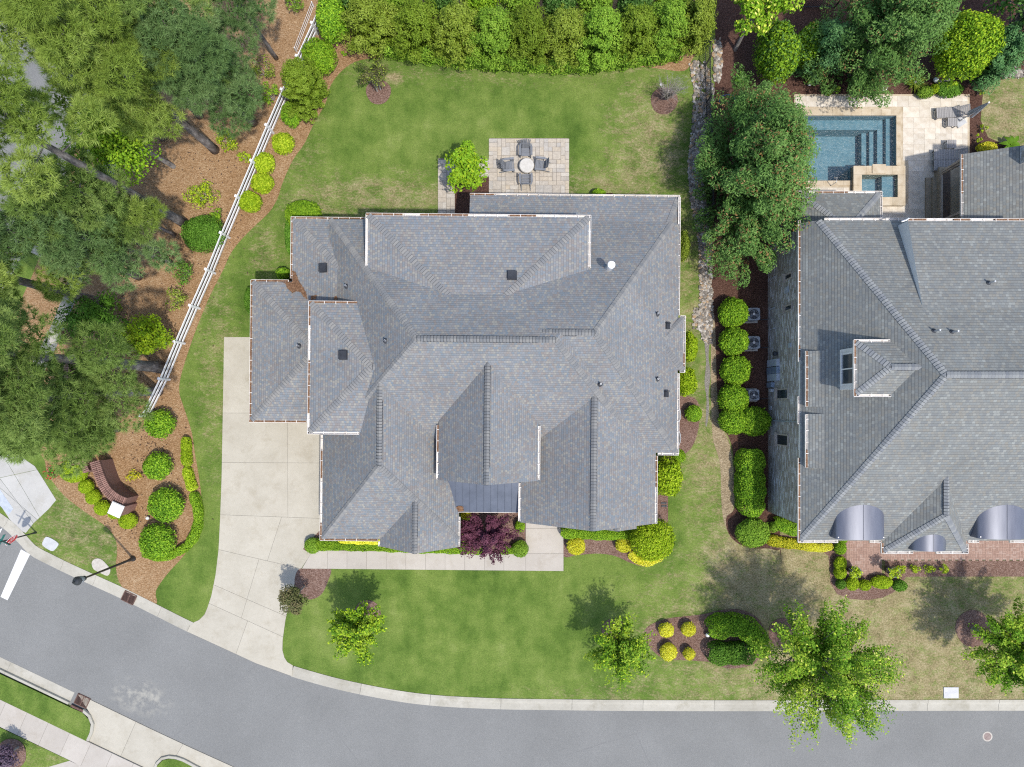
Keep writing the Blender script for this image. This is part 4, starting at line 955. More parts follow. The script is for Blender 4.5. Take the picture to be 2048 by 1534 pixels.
# dormer with window facing the main house
DZ = 8.3
rw((x2(1707.5, DZ), DZ, .62), (x2(1860, 9), 0, no), (y2(679, DZ), DZ, .62), (y2(793, DZ), DZ, .62), DZ - .15, name='dormer_roof')
dx0 = x2(1707.5, DZ) + .10; dy0, dy1 = y2(793, DZ) + .38, y2(679, DZ) - .38
h2.wallbox(dx0, dx0 + 4, dy0, dy1, 6.0, DZ - .1, 'white_trim', 'dormer_wall')
wz0 = 6.62
def nwindow(xf, ya, yb, z0, z1, nm='window', panes=2, trim='white_trim', proud=.05, sill=True):
    """window in a wall that faces west (-x), ya<yb in metres"""
    mb = MB(); t = .07
    for c, d in (((xf - proud / 2, (ya + yb) / 2, z1 - t / 2), (proud, yb - ya, t)), ((xf - proud / 2, (ya + yb) / 2, z0 + t / 2), (proud + .04, yb - ya + .06, t)),
                 ((xf - proud / 2, ya + t / 2, (z0 + z1) / 2), (proud, t, z1 - z0 - 2 * t)), ((xf - proud / 2, yb - t / 2, (z0 + z1) / 2), (proud, t, z1 - z0 - 2 * t))): mb.box(c, d)
    f = mb.build(nm, trim, root2); w_ = (yb - ya - 2 * t) / panes
    for i in range(panes):
        c = ya + t + w_ * (i + .5); MB().box((xf - .015, c, (z0 + z1) / 2), (.02, w_ - .05, z1 - z0 - 2 * t - .02)).build('pane', 'dark_glass', f)
        if i: MB().box((xf - proud / 2, ya + t + w_ * i, (z0 + z1) / 2), (proud, .06, z1 - z0 - 2 * t)).build('mullion', trim, f)
    return f
nwindow(dx0, dy0 + .22, dy1 - .22, 6.9, DZ - .12, proud=.07)
# windows in the west wall: (pixel y range, z range)
for (pa, pb, z0, z1) in [(559, 546, 2.75, 3.75), (622, 609, 2.75, 3.75), (799, 777, 1.5, 3.2), (892, 868, 1.5, 3.2)]:
    zc = (z0 + z1) / 2; f = nwindow(XW, y2(pa, zc), y2(pb, zc), z0, z1, panes=1, trim='wood_trim', proud=.06)
    MB().box((XW - .06, (y2(pa, zc) + y2(pb, zc)) / 2, z0 - .09), (.12, y2(pb, zc) - y2(pa, zc) + .14, .09)).build('sill', 'wood_trim', f)
for (py, z, hh, ww) in [(580, 3.0, .45, .34), (690.5, 3.45, .3, .25), (816, .5, .28, .26)]:
    MB().box((XW - .03, y2(py, z), z), (.06, ww, hh)).build('wall_plate', 'cabinet_grey', root2)
MB().bar((XW - .06, y2(842, 2), .1), (XW - .06, y2(842, 2), 5.1), .09, .07).build('downspout', 'ac_metal', root2)
for i, py in enumerate((556, 617, 658)):
    MB().bar((XW - .05, y2(py, .8), .3), (XW - .05, y2(py, .8), 1.25), .05, .05).build('conduit', 'utility_white', root2)
# meter cabinets
for (py, w_, z0, z1, m_) in [(726, .42, .4, 1.9, 'cabinet_grey'), (741, .40, .35, 1.9, 'blue_grey_panel'), (755, .42, .4, 1.9, 'cabinet_grey'), (770, .30, .35, 1.1, 'blue_grey_panel'), (781, .18, .7, 1.0, 'utility_white')]:
    zc = (z0 + z1) / 2; MB().box((XW - .10, y2(py, zc), zc), (.20, w_, z1 - z0)).build('meter_cabinet', m_, root2)
MB().lathe([(.14, 0), (.15, .05), (.12, .2), (.04, .24)], 12, (XW - .15, y2(707, 1.6), 1.5)).build('meter_dial', 'vent_plastic', root2)
MB().box((x2(1603, 4.6), y2(758, 4.6), 4.5), (.3, 2.6, 1.0)).build('bay_panel', 'wood_trim', root2)
# barrel-vaulted metal eyebrows on the south slope
def barrel(xa, xb, pyf, pyt, zc, rise, name='eyebrow_roof'):
    xa, xb = x2(xa, zc), x2(xb, zc); yf = y2(pyf, zc + .3); yb = y2(pyt, zc + rise) + 2.2; c = (xa + xb) / 2; r = (xb - xa) / 2; mb = MB(); n = 26
    prof = [(c + r * math.cos(math.pi * (1 - k / n)), zc + rise * math.sin(math.pi * k / n)) for k in range(n + 1)]
    lo = [(c + (r - .05) * math.cos(math.pi * (1 - k / n)), zc + (rise - .05) * math.sin(math.pi * k / n)) for k in range(n + 1)]
    vs = [(x, yf, z) for x, z in prof] + [(x, yb, z) for x, z in prof] + [(x, yf, z) for x, z in lo]
    m = n + 1; mb.add(vs, [(k, k + 1, m + k + 1, m + k) for k in range(n)]); mb.add(vs, [(k + 1, k, 2 * m + k, 2 * m + k + 1) for k in range(n)])
    for x in (xa, xb): mb.add([(x, yf, zc), (x, yb, zc), (x, yb, zc - .9), (x, yf, zc - .9)], [(0, 1, 2, 3)])
    o = mb.build(name, 'barrel_metal', root2, smooth=False); o.data.polygons.foreach_set('use_smooth', [i < n for i in range(len(o.data.polygons))])
    MB().bar((c, yf, zc + rise + .012), (c, yb - 1.2, zc + rise + .012), .03, .03).build('seam', 'barrel_metal', o)
    MB().prism([(x, yf + .06) for x in (xa + .08, xb - .08)] + [(xb - .08, yf + .12), (xa + .08, yf + .12)], ZE - 3.4, zc + .2).build('face_trim', 'white_trim', o)
    for sx in (-.36, .36): MB().box((c + sx, yf + .045, ZE - 1.6), (.62, .03, 2.6)).build('pane', 'dark_glass', o)
    return o
barrel(1669.5, 1767.5, 1079, 1014, 5.90, .46); barrel(1952.5, 2052, 1078, 1014, 5.90, .46); barrel(1820, 1889, 1101, 1067, 5.58, .60)
# gutters
g2 = h2.gutter
g2((1596.5, 441), (1596.5, 723), ZE, (-1, 0), .55); g2((1595.5, 793), (1595.5, 848), ZE, (-1, 0), .3); g2((1596, 916), (1596, 1085), ZE, (-1, 0), .7)
g2((1611, 702), (1611.5, 813), 5.75, (-1, 0), .5); g2((1611, 829), (1611, 935), 5.75, (-1, 0), .5)
g2((1649, 436), (1816, 436), 5.9, (0, 1), .2); g2((1816, 436.5), (2100, 437), 7.0, (0, 1), .1)
g2((1593.5, 382), (1764, 382), 3.5, (0, 1), .1); g2((1593, 383), (1593.5, 434), 3.5, (-1, 0), .9); g2((1764.5, 383), (1764.5, 436), 3.5, (1, 0), .1)
g2((1597, 1085.5), (1676, 1085.5), ZE, (0, -1), .05); g2((1740, 1085.5), (1762, 1085.5), ZE, (0, -1)); g2((1763, 1086), (1763, 1107), ZE, (-1, 0), .5); g2((1764, 1107.5), (1826, 1107.5), ZE, (0, -1)); g2((1873, 1107.5), (1936, 1107.5), ZE, (0, -1)); g2((1936.5, 1088), (1936.5, 1107), ZE, (1, 0))
g2((1937, 1085.5), (1958, 1085.5), ZE, (0, -1)); g2((2020, 1085.5), (2100, 1085.5), ZE, (0, -1))
g2((1707.5, 680), (1707.5, 792), DZ, (-1, 0), .8); g2((1708, 679), (1780, 679), DZ, (0, 1), .05); g2((1708, 793.5), (1782, 793.5), DZ, (0, -1), .05)
g2((1922, 309), (1922, 432), 3.7, (-1, 0), .6)
MB().tube([h2.loc(1803, 443, 7.2), h2.loc(1812, 440, 7.25), h2.loc(1818, 436, 7.3)], .05, 8).build('downspout', 'galvanised', root2)
for (px, py) in ((1876, 662), (1912, 664), (1985, 566)):
    p, n = h2.on_roof(px - 8, py); mb = MB(); mb.lathe([(.13, -.1), (.12, .03), (.06, .07)], 12, p); b = mb.build('vent_pipe', 'vent_plastic', root2)
    MB().lathe([(.045, .05), (.045, .5), (.03, .5)], 10, p).build('pipe', 'galvanised', b)
# screened porch below the east porch roof
mb = MB(); xa, xb = x2(1885, .9), x2(1925, 3.4)
MB().box(((xa + xb) / 2 + 1.0, y2(388, 1), .3), (xb - xa + 2.0, 3.6, .6)).build('porch_floor', 'step_stone', root2)
for py in (341, 436):
    MB().bar((xa + .15, y2(py, 1) - .05, .6), (xa + .15, y2(py, 1) - .05, 3.5), .14, .14).build('porch_post', 'wood_trim', root2)
MB().bar((xa + .1, y2(342, 1) + .1, .65), (xa + .1, y2(436, 1) - .1, .65), .10, .12).build('porch_rail', 'wood_trim', root2)
MB().box((xa + .42, y2(388, 1), .62), (.45, 3.3, .06)).build('porch_edge', 'screen_dark', root2)
MB().bar((xa + .1, y2(342, 1) + .05, .72), (x2(1922, 2.6), y2(320, 2.6), 2.6), .12, .12).build('stair_rail', 'wood_trim', root2)
# ------------------------------------------------------------------ plants
def fast_mesh(name, V, nf, k, tint, mat):                   # V: (nf*k,3) loose k-gons
    me = bpy.data.meshes.new(name); n = nf * k
    me.vertices.add(n); me.vertices.foreach_set('co', np.ascontiguousarray(V, np.float32).ravel())
    me.loops.add(n); me.loops.foreach_set('vertex_index', np.arange(n, dtype=np.int32))
    me.polygons.add(nf); me.polygons.foreach_set('loop_start', np.arange(0, n, k, dtype=np.int32))
    setmats(me, mat); me.update(calc_edges=True)
    at = me.attributes.new('tint', 'FLOAT', 'FACE'); at.data.foreach_set('value', np.ascontiguousarray(tint, np.float32))
    return me
def unit(a): return a / np.maximum(1e-9, np.linalg.norm(a, axis=-1, keepdims=True))
def leaves(name, pos, nrm, size, mat, rg, aspect=.55, flop=.55, parent=None, tint=None, axis=None):
    n = len(pos); nr = unit(nrm + rg.normal(size=(n, 3)) * flop)
    a = rg.normal(size=(n, 3)) if axis is None else axis + rg.normal(size=(n, 3)) * .5
    a = unit(a - nr * (a * nr).sum(1, keepdims=True)); b = np.cross(nr, a)
    s = (size * rg.uniform(.65, 1.3, (n, 1))); V = np.empty((n, 4, 3))
    V[:, 0] = pos - a * s * .5; V[:, 1] = pos + b * s * aspect * .5 + a * s * .05; V[:, 2] = pos + a * s * .5; V[:, 3] = pos - b * s * aspect * .5 + a * s * .05
    V[:, 2] -= nr * s * .12
    o = link(name, fast_mesh(name, V.reshape(-1, 3), n, 4, rg.random(n) if tint is None else tint, mat), parent)
    if name in ('new_growth', 'bloom', 'dry_sprays', 'inner_foliage'): o['kind'] = 'stuff'
    return o
def tufts(name, pos, dr, mat, rg, n=15, length=.26, width=.02, spread=.75, parent=None, lt=None):
    m = len(pos); d = unit(np.repeat(dr, n, 0) + rg.normal(size=(m * n, 3)) * spread); p = np.repeat(pos, n, 0)
    side = unit(np.cross(d, rg.normal(size=(m * n, 3)))); L = length * rg.uniform(.7, 1.2, (m * n, 1)); V = np.empty((m * n, 3, 3))
    V[:, 0] = p - side * width * .5; V[:, 1] = p + side * width * .5; V[:, 2] = p + d * L
    return link(name, fast_mesh(name, V.reshape(-1, 3), m * n, 3, np.clip(np.repeat(rg.random(m) * .4 + (.25 if lt is None else lt * .45 - .03), n) + rg.random(m * n) * .28, 0, 1), mat), parent)
def ball(n, rg): return unit(rg.normal(size=(n, 3)))
def lump(d, seed, amp, fr=3.0):                             # smooth bumps over directions
    r = np.random.default_rng(seed); out = np.zeros(len(d))
    for _ in range(7): out += np.sin((d @ (r.normal(size=3) * fr)) + r.random() * 6.28)
    return 1 + amp * out / 3
def core_mesh(name, c, rad, seed, amp, mat, parent, flat=0.0):
    bm = bmesh.new(); bmesh.ops.create_icosphere(bm, subdivisions=3, radius=1)
    d = np.array([v.co[:] for v in bm.verts]); q = d * lump(d, seed, amp)[:, None] * np.array(rad) + np.array(c)
    for v, w_ in zip(bm.verts, q): v.co = (w_[0], w_[1], max(w_[2], flat))
    me = bpy.data.meshes.new(name); bm.to_mesh(me); bm.free(); setmats(me, mat)
    at = me.attributes.new('tint', 'FLOAT', 'FACE'); at.data.foreach_set('value', np.full(len(me.polygons), .15, np.float32))  # core tinted dark to stand for shade inside the shrub
    return link(name, me, parent)
SEED = [100]
def stems(parent, h, r, n, mat='twig', spread=.5, rg=None):
    mb = MB(); rg = rg or np.random.default_rng(1)
    for i in range(n):
        a = 6.28 * i / n + rg.random(); d = Vector((math.cos(a), math.sin(a), 0))
        mb.tube([d * .03 - Vector((0, 0, .02)), d * r * spread * .4 + Vector((0, 0, h * .4)), d * r * spread + Vector((0, 0, h * .8))], [.03, .02, .008], 5)
    return mb.build('stem', mat, parent)
def shrub(px, py, rx, ry, h, mat, label, name='shrub', group=None, leaf=.085, dens=1.0, amp=.05, cat='shrub', shell=.14, z0=0.0, aspect=.6, rot=0, box=0, second=None, flop=.55):
    """rounded shrub; px,py,rx,ry = its outline in the photo, h = height in metres; box>0 squares the outline off"""
    SEED[0] += 1; rg = np.random.default_rng(SEED[0]); zc = h * .52; c = P(px, py, zc + z0)
    a, b = M_(rx, zc), M_(ry, zc); hz = h * .5
    t = thing(name, label, cat, (c.x, c.y, z0), rot, group)
    area = 4 * math.pi * (((a * b) ** 1.6 + (a * hz) ** 1.6 + (b * hz) ** 1.6) / 3) ** (1 / 1.6)
    n = int(min(7000, max(260, dens * 1.55 * area / (leaf * leaf * aspect * .5))))
    d = ball(n, rg); d[:, 2] = np.where(d[:, 2] < -.3, -d[:, 2], d[:, 2])
    if box: e = np.abs(d); d = d / np.maximum(1e-6, (e ** box).sum(1, keepdims=True) ** (1 / box))
    k = (lump(d, SEED[0], amp) * lump(d, SEED[0] + 7, .035, 8.0))[:, None] * (1 - shell * rg.random((n, 1)) ** 1.6)
    pos = d * k * np.array([a, b, hz]) + np.array([0, 0, zc]); pos[:, 2] = np.maximum(pos[:, 2], .03)
    sh = rg.random(n) < .05; pos[sh] = (pos[sh] - np.array([0, 0, zc])) * rg.uniform(1.02, 1.12, (int(sh.sum()), 1)) + np.array([0, 0, zc]); pos[:, 2] = np.maximum(pos[:, 2], .03)
    o = leaves('foliage', pos, unit(d / np.array([a, b, hz])) + np.array([0, 0, .15]), leaf, mat, rg, aspect, flop, t)
    if second:
        m2, fr = second; m = int(n * fr); s2 = rg.integers(0, n, m)
        leaves('new_growth', pos[s2] * 1.02, d[s2], leaf, m2, rg, aspect, .6, t)
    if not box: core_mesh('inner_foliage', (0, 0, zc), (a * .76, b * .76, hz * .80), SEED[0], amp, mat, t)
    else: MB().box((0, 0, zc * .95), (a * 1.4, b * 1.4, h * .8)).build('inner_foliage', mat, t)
    stems(t, h * .6, min(a, b), 4, rg=rg)
    return t
def loose(px, py, rx, ry, h, mat, label, name='shrub', group=None, leaf=.12, n=900, cat='shrub', z0=0.0, aspect=.5, lobes=9, second=None, lobe_r=.42, bark='twig'):
    """open shrub of leafy clumps on stems, gaps between them"""
    SEED[0] += 1; rg = np.random.default_rng(SEED[0]); zc = h * .55; c = P(px, py, zc + z0); a, b = M_(rx, zc), M_(ry, zc)
    t = thing(name, label, cat, (c.x, c.y, z0), 0, group); L = []
    for i in range(lobes):
        th = 6.28 * i / lobes + rg.normal() * .3; rr = math.sqrt(rg.random()) * (1 - lobe_r * .8)
        L.append((a * rr * math.cos(th), b * rr * math.sin(th), h * (.35 + .45 * rg.random() + .15 * (1 - rr))))
    L = np.array(L); w_ = rg.integers(0, lobes, n); d = ball(n, rg); sz = lobe_r * min(a, b) * rg.uniform(.7, 1.3, lobes)[w_]
    pos = L[w_] + d * sz[:, None] * (1 - .45 * rg.random((n, 1)))* np.array([1, 1, .75]); pos[:, 2] = np.maximum(pos[:, 2], .03)
    leaves('foliage', pos, d + np.array([0, 0, .5]), leaf, mat, rg, aspect, .6, t)
    if second:
        m2, fr = second; s2 = rg.integers(0, n, int(n * fr)); leaves('new_growth', pos[s2] + d[s2] * .03, d[s2], leaf, m2, rg, aspect, .7, t)
    mb = MB()
    for l in L: l = Vector(l); mb.tube([(0, 0, -.02), l * .5 + Vector((0, 0, .05)), l], [.03, .018, .006], 5)
    mb.build('stem', bark, t); return t
def tree(base, h, rx, cz, mat, label, name='tree', leaf=.14, n=6000, lobes=26, bark='grey_bark', trunk=.11, group=None, ry=None, rz=None, off=(0, 0), aspect=.6, second=None, cat='tree', spiky=.0, z0=0.0, clump=.36, multi=1):
    """broadleaf tree: base pixel, height, crown radii and crown centre height in metres"""
    SEED[0] += 1; rg = np.random.default_rng(SEED[0]); b = P(*base, z0); t = thing(name, label, cat, b, 0, group)
    ry = ry or rx; rz = rz or (h - cz) * .95; C = np.array([off[0], off[1], cz]); R = np.array([rx, ry, rz])
    d = ball(lobes, rg); d[:, 2] = np.abs(d[:, 2]) * 1.05 - .3; d = unit(d)
    f = rg.uniform(.50, .92, (lobes, 1)); f[: lobes // 4] *= .55
    Lc = C + d * f * R * (1 - clump * .55); cr = clump * min(rx, ry) * rg.uniform(.65, 1.2, lobes)
    w_ = rg.integers(0, lobes, n); e = ball(n, rg); el = np.ones((n, 3)); q = e * cr[w_][:, None] * (1 - .55 * rg.random((n, 1)) ** 1.3)
    if spiky:                                              # stretch each clump along its own branch
        ax = unit(d[w_] + np.array([0, 0, .35])); q = q * .62 + ax * (q * ax).sum(1, keepdims=True) * (1.0 + spiky * rg.random((n, 1)))
    pos = Lc[w_] + q * np.array([1, 1, .85])
    leaves('crown', pos, e * .6 + np.array([0, 0, .7]) + d[w_] * .3, leaf, mat, rg, aspect, .55, t, np.clip(.5 * rg.random(lobes)[w_] + .55 * rg.random(n), 0, 1))
    if second:
        m2, fr = second; s2 = rg.integers(0, n, int(n * fr)); s2 = s2[(q[s2, 2] > 0)]; leaves('new_growth', pos[s2] + q[s2] * .12, e[s2] + np.array([0, 0, .8]), leaf, m2, rg, aspect, .6, t)
    mb = MB()
    for k in range(multi):
        o = Vector((math.cos(6.28 * k / multi), math.sin(6.28 * k / multi), 0)) * (.0 if multi == 1 else .12); top = Vector(C) * .9 + Vector((0, 0, .0))
        mb.tube([o + Vector((0, 0, -.05)), o * 1.3 + top * .45 + Vector((0, 0, .0)), o * 2 + top], [trunk * 1.25, trunk * .8, trunk * .45], 9)
    mb.build('trunk', bark, t); bb = MB()
    for l in Lc:
        l = Vector(l); s0 = Vector(C) * rg.uniform(.4, .85); bb.tube([s0, s0.lerp(l, .55) + Vector((0, 0, .05)), l], [trunk * .4, trunk * .22, trunk * .06], 5)
    bb.build('limbs', bark, t)['kind'] = 'stuff'; return t
def pine(base, h, z_lo, rad, mat, label, n_lobes=16, lean=(0, 0), trunk=.2, tuft_n=90, lobe=.85, needle=.33, group='tall pines along the side street', skirt=(), bark='pine_bark', top=1.0, width=.024):
    """pine: bare trunk, whorls of needle clumps from z_lo up; skirt = extra low branches (dx, dy, z, r)"""
    SEED[0] += 1; rg = np.random.default_rng(SEED[0]); b = P(*base); t = thing('pine_tree', label, 'pine tree', b, 0, group)
    ln = Vector((lean[0], lean[1], 0)); ax = lambda z: ln * (z / h) ** 1.4 + Vector((0, 0, z)); L = []
    n_lobes = max(8, int(n_lobes * .72)); lobe *= 1.18
    for i in range(n_lobes):
        u = (i + .5) / n_lobes; z = z_lo + (h - z_lo) * u; rr = rad * (1 - u ** 1.6 * .8 * top) * (.35 + .65 * rg.random()); th = i * 2.4 + rg.normal() * .3
        c = ax(z) + Vector((math.cos(th) * rr, math.sin(th) * rr, rg.normal() * .15 + .25)); L.append((c, lobe * rg.uniform(.75, 1.2) * (1 - .3 * u), z))
    for (dx, dy, z, r) in skirt: L.append((ax(z) + Vector((dx, dy, .1)), r, z))
    P_, D_, T_ = [], [], []
    for (c, r, z) in L:
        m = int(tuft_n * 1.15 * (r / .9) ** 2); e = ball(m, rg); e[:, 2] = np.abs(e[:, 2]) * 1.2 - .35; e = unit(e); k = lump(e, int(c.x * 50) + SEED[0], .13, 4.0)[:, None]
        P_.append(np.array(c) + e * r * k * rg.uniform(.74, 1.0, (m, 1)) * np.array([1.1, 1.1, .70])); D_.append(unit(e + np.array([0, 0, .45]))); T_.append(np.full(m, rg.random()))
    m = len(L) * 90; w2 = rg.integers(0, len(L), m); cc = np.array([tuple(l[0]) for l in L]); rr = np.array([l[1] for l in L])
    leaves('inner_foliage', cc[w2] + ball(m, rg) * rr[w2][:, None] * np.array([.62, .62, .36]) * rg.random((m, 1)) ** .5 - np.array([0, 0, .08]), ball(m, rg) + np.array([0, 0, .8]), .26, mat, rg, .35, .4, t, np.full(m, .0))  # darkest tint paints the shaded gaps between needle clumps
    tufts('crown', np.concatenate(P_), np.concatenate(D_), mat, rg, 30, needle, width, .95, t, np.concatenate(T_))
    zs = [0, h * .06, h * .3, h * .6, h * .85, h * .97]; rs = [trunk * 1.25, trunk, trunk * .85, trunk * .62, trunk * .3, .03]
    pts = [ax(z) for z in zs]; pts[0] = Vector((0, 0, -.05))
    MB().tube(pts, rs, 12).build('trunk', bark, t, smooth=True); mb = MB()
    for (c, r, z) in L:
        a = ax(max(z - .5, h * .12)); mb.tube([a, a.lerp(c, .6) + Vector((0, 0, -.08)), c], [.05, .035, .012], 5)
    mb.build('limbs', bark, t)['kind'] = 'stuff'; return t
def conifer(px, py, rx, ry, zt, zl, mat, label, name='conifer_tree', base=None, n_pl=70, per=150, rust=.0, leaf=.17, group=None, cat='conifer', pl=.62):
    """feathery evergreen: upswept plumes over a rounded cone; px..ry = outline in the photo, zt = top, zl = height of the widest part"""
    SEED[0] += 1; rg = np.random.default_rng(SEED[0]); c = P(px, py, zl); a, b = M_(rx, zl), M_(ry, zl)
    bp = P(*base) if base else Vector((c.x, c.y, 0)); t = thing(name, label, cat, (bp.x, bp.y, 0), 0, group)
    off = np.array([c.x - bp.x, c.y - bp.y, 0]); N = n_pl * per
    u = rg.random(n_pl) ** .8; th = np.arange(n_pl) * 2.399 + rg.normal(size=n_pl) * .2
    z = .35 + (zt - .35) * u; prof = np.clip(1 - np.abs(z - zl * .8) / np.where(z > zl * .8, zt - zl * .8, zl * 1.6), .05, 1) ** .65
    ir = 1 + .13 * np.sin(th * 2 + SEED[0]) * np.sin(z * 1.1 + SEED[0]) + rg.normal(size=n_pl) * .09
    o = np.stack([np.cos(th) * a * prof * ir, np.sin(th) * b * prof * ir, z], 1) * np.array([.84, .84, 1])
    dr = unit(np.stack([np.cos(th), np.sin(th), .55 + .9 * u], 1)); w_ = np.repeat(np.arange(n_pl), per)
    e = ball(N, rg); sz = rg.uniform(.7, 1.25, n_pl)[w_][:, None]; al = (e * dr[w_]).sum(1, keepdims=True)
    pos = o[w_] + off + (e * .46 + dr[w_] * al * .40) * pl * sz * (1 - .38 * rg.random((N, 1)) ** 1.5)
    nz = rg.random(N); tint = np.clip(.35 * rg.random(n_pl)[w_] + .7 * rg.random(N), 0, 1)
    keep = nz > rust * (rg.random(n_pl)[w_] < .35)
    leaves('crown', pos[keep], e[keep] * .7 + dr[w_][keep] * .4 + np.array([0, 0, .5]), leaf, mat, rg, .38, .5, t, tint[keep], dr[w_][keep])
    if rust: leaves('dry_sprays', pos[~keep], e[~keep] + np.array([0, 0, .5]), leaf, 'leaf_rusty', rg, .38, .5, t, None, dr[w_][~keep])
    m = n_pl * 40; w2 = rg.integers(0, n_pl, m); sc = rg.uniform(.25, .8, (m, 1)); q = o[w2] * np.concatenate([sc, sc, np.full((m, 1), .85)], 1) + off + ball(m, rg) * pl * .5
    leaves('inner_foliage', q, ball(m, rg) + np.array([0, 0, .6]), leaf * 1.7, mat, rg, .6, .5, t, np.full(m, .1))  # low tint puts interior shade into the leaf colour
    MB().tube([(0, 0, -.05), (*(off[:2] * .5), zl), (*off[:2], zt * .95)], [.22, .14, .03], 9).build('trunk', 'pine_bark', t); return t
def hedge(pix, wid, h, mat, label, name='hedge', leaf=.085, dens=1.0, closed=False, z0=0.0, group=None, amp=.05):
    """clipped hedge along a pixel path"""
    SEED[0] += 1; rg = np.random.default_rng(SEED[0]); zc = h * .8
    path = [P(*p, zc + z0) for p in (curve(pix, False, 6) if len(pix) > 2 else pix)]; c0 = path[len(path) // 2]
    t = thing(name, label, 'hedge', (c0.x, c0.y, z0), 0, group); pts = np.array([[p.x - c0.x, p.y - c0.y] for p in path])
    seg = np.linalg.norm(np.diff(pts, axis=0), axis=1); cum = np.concatenate([[0], np.cumsum(seg)]); Ltot = cum[-1]; W_ = M_(wid, zc) / 2
    n = int(min(9000, dens * 1.5 * (Ltot + 2 * W_) * (2 * W_ + 2 * h * .8) / (leaf * leaf * .6 * .5)))
    s = rg.uniform(-W_ * .9, Ltot + W_ * .9, n); sc = np.clip(s, 0, Ltot); i = np.clip(np.searchsorted(cum, sc) - 1, 0, len(seg) - 1)
    dvec = (pts[i + 1] - pts[i]) / np.maximum(1e-6, seg[i])[:, None]; p = pts[i] + dvec * (sc - cum[i])[:, None]; nv = np.stack([-dvec[:, 1], dvec[:, 0]], 1)
    th = rg.uniform(-.15, math.pi + .15, n); ca, sa = np.cos(th), np.sin(th); e = 3.2; k = 1 / np.maximum(1e-6, (np.abs(ca) ** e + np.abs(sa) ** e)) ** (1 / e)
    over = np.sqrt(np.clip(1 - ((s - sc) / W_) ** 2, 0, 1)); k = k * (1 - .10 * rg.random(n)) * (1 + amp * np.sin(s * 3.1 + SEED[0]) + amp * np.sin(s * 7.3))
    lat = ca * k * W_ * np.maximum(over, .05); hz = h * .15 + np.maximum(0, sa * k) * h * .85 * (.7 + .3 * over)
    q = p + nv * lat[:, None] + dvec * (s - sc)[:, None] * .95; pos = np.stack([q[:, 0], q[:, 1], hz], 1)
    nr = np.concatenate([nv * ca[:, None] + dvec * ((s - sc) / W_)[:, None], np.maximum(.1, sa)[:, None]], 1)
    leaves('foliage', pos, nr, leaf, mat, rg, .6, .5, t); mb = MB()
    for a, b in zip(pts, pts[1:]): mb.bar((*a, h * .36), (*b, h * .36), W_ * 1.25, h * .70)
    o = mb.build('inner_foliage', mat, t); mb2 = MB(); st = 0.0
    while st <= Ltot:
        i = min(len(seg) - 1, max(0, int(np.searchsorted(cum, st)) - 1)); a = pts[i] + (pts[i + 1] - pts[i]) * ((st - cum[i]) / max(1e-6, seg[i])); mb2.tube([(*a, -.02), (*a, h * .5)], [.03, .02], 5); st += .8
    mb2.build('stem', 'twig', t); return t
# ------------------------------------------------------------------ planting plan
BX = 'leaf_boxwood'
# camellias in the straw bed, from the fence end down to the hedge
for (x, y, r, h, lab) in [(321, 847, 30, 1.3, 'round dark leaved bush at the lower end of the white rail fence'), (316, 932, 28.5, 1.25, 'round bush in the straw bed beside the brick wall and the hedge top'),
                          (333, 1010, 36, 1.45, 'largest round bush inside the bend of the curved hedge'), (315, 1081, 36, 1.45, 'round bush nearest the street lamp, above the hedge end')]:
    shrub(x, y, r, r * .98, h, 'leaf_camellia', lab, group='round bushes in the straw bed', leaf=.125, amp=.04, dens=.8, shell=.2)
hedge([(369, 882), (369, 905), (371, 925)], 19, .6, 'leaf_lime', 'lime green upper piece of the curving low hedge', dens=.9)
hedge([(371, 942), (376, 960), (381, 975)], 18, .62, 'leaf_yellowgreen', 'yellowish middle piece of the curving low hedge', dens=.9)
hedge([(385, 992), (393, 1020), (392, 1050), (385, 1072), (372, 1092), (352, 1105)], 18, .6, 'leaf_bright', 'long bright green piece of the curving low hedge round the bushes', dens=.9)
hedge([(341, 1111), (316, 1116), (290, 1109)], 17, .55, 'leaf_bright', 'end piece of the low hedge under the bush nearest the street lamp', dens=.9)
# sign wall planting
for (x, y, rx, ry, h, lab) in [(148, 941, 29, 24, .95, 'largest clipped bush against the brick sign wall'), (173, 973, 15, 15, .7, 'clipped ball below the largest bush at the brick wall, second in the row'),
                               (187, 994, 15, 15, .7, 'clipped ball third in the row along the brick wall'), (205, 1016, 16, 15, .75, 'clipped ball fourth in the row along the brick wall'),
                               (231, 1023, 16, 15, .7, 'clipped ball just left of the white capped pillar'), (256, 1041, 19, 17, .75, 'clipped ball below the white capped pillar')]:
    shrub(x, y, rx, ry, h, 'leaf_lime', lab, group='clipped balls along the brick wall', leaf=.075, amp=.025)
t = loose(106, 944, 19, 15, .6, 'leaf_dark', 'small rose bush with red blooms left of the brick wall', 'rose_bush', n=260, lobes=6)
rg = np.random.default_rng(5); q = ball(60, rg) * np.array([.55, .45, .22]) + np.array([0, 0, .45]); leaves('bloom', q, q, .11, 'red_petal', rg, .9, .5, t)
loose(268, 951, 21, 15, .55, 'leaf_goldgreen', 'small sparse yellowish shrub alone on the straw', n=230, lobes=8)
loose(213, 876, 30, 14, .7, 'leaf_yellowgreen', 'sparse yellow green shrub behind the grey utility box', n=260, lobes=7)
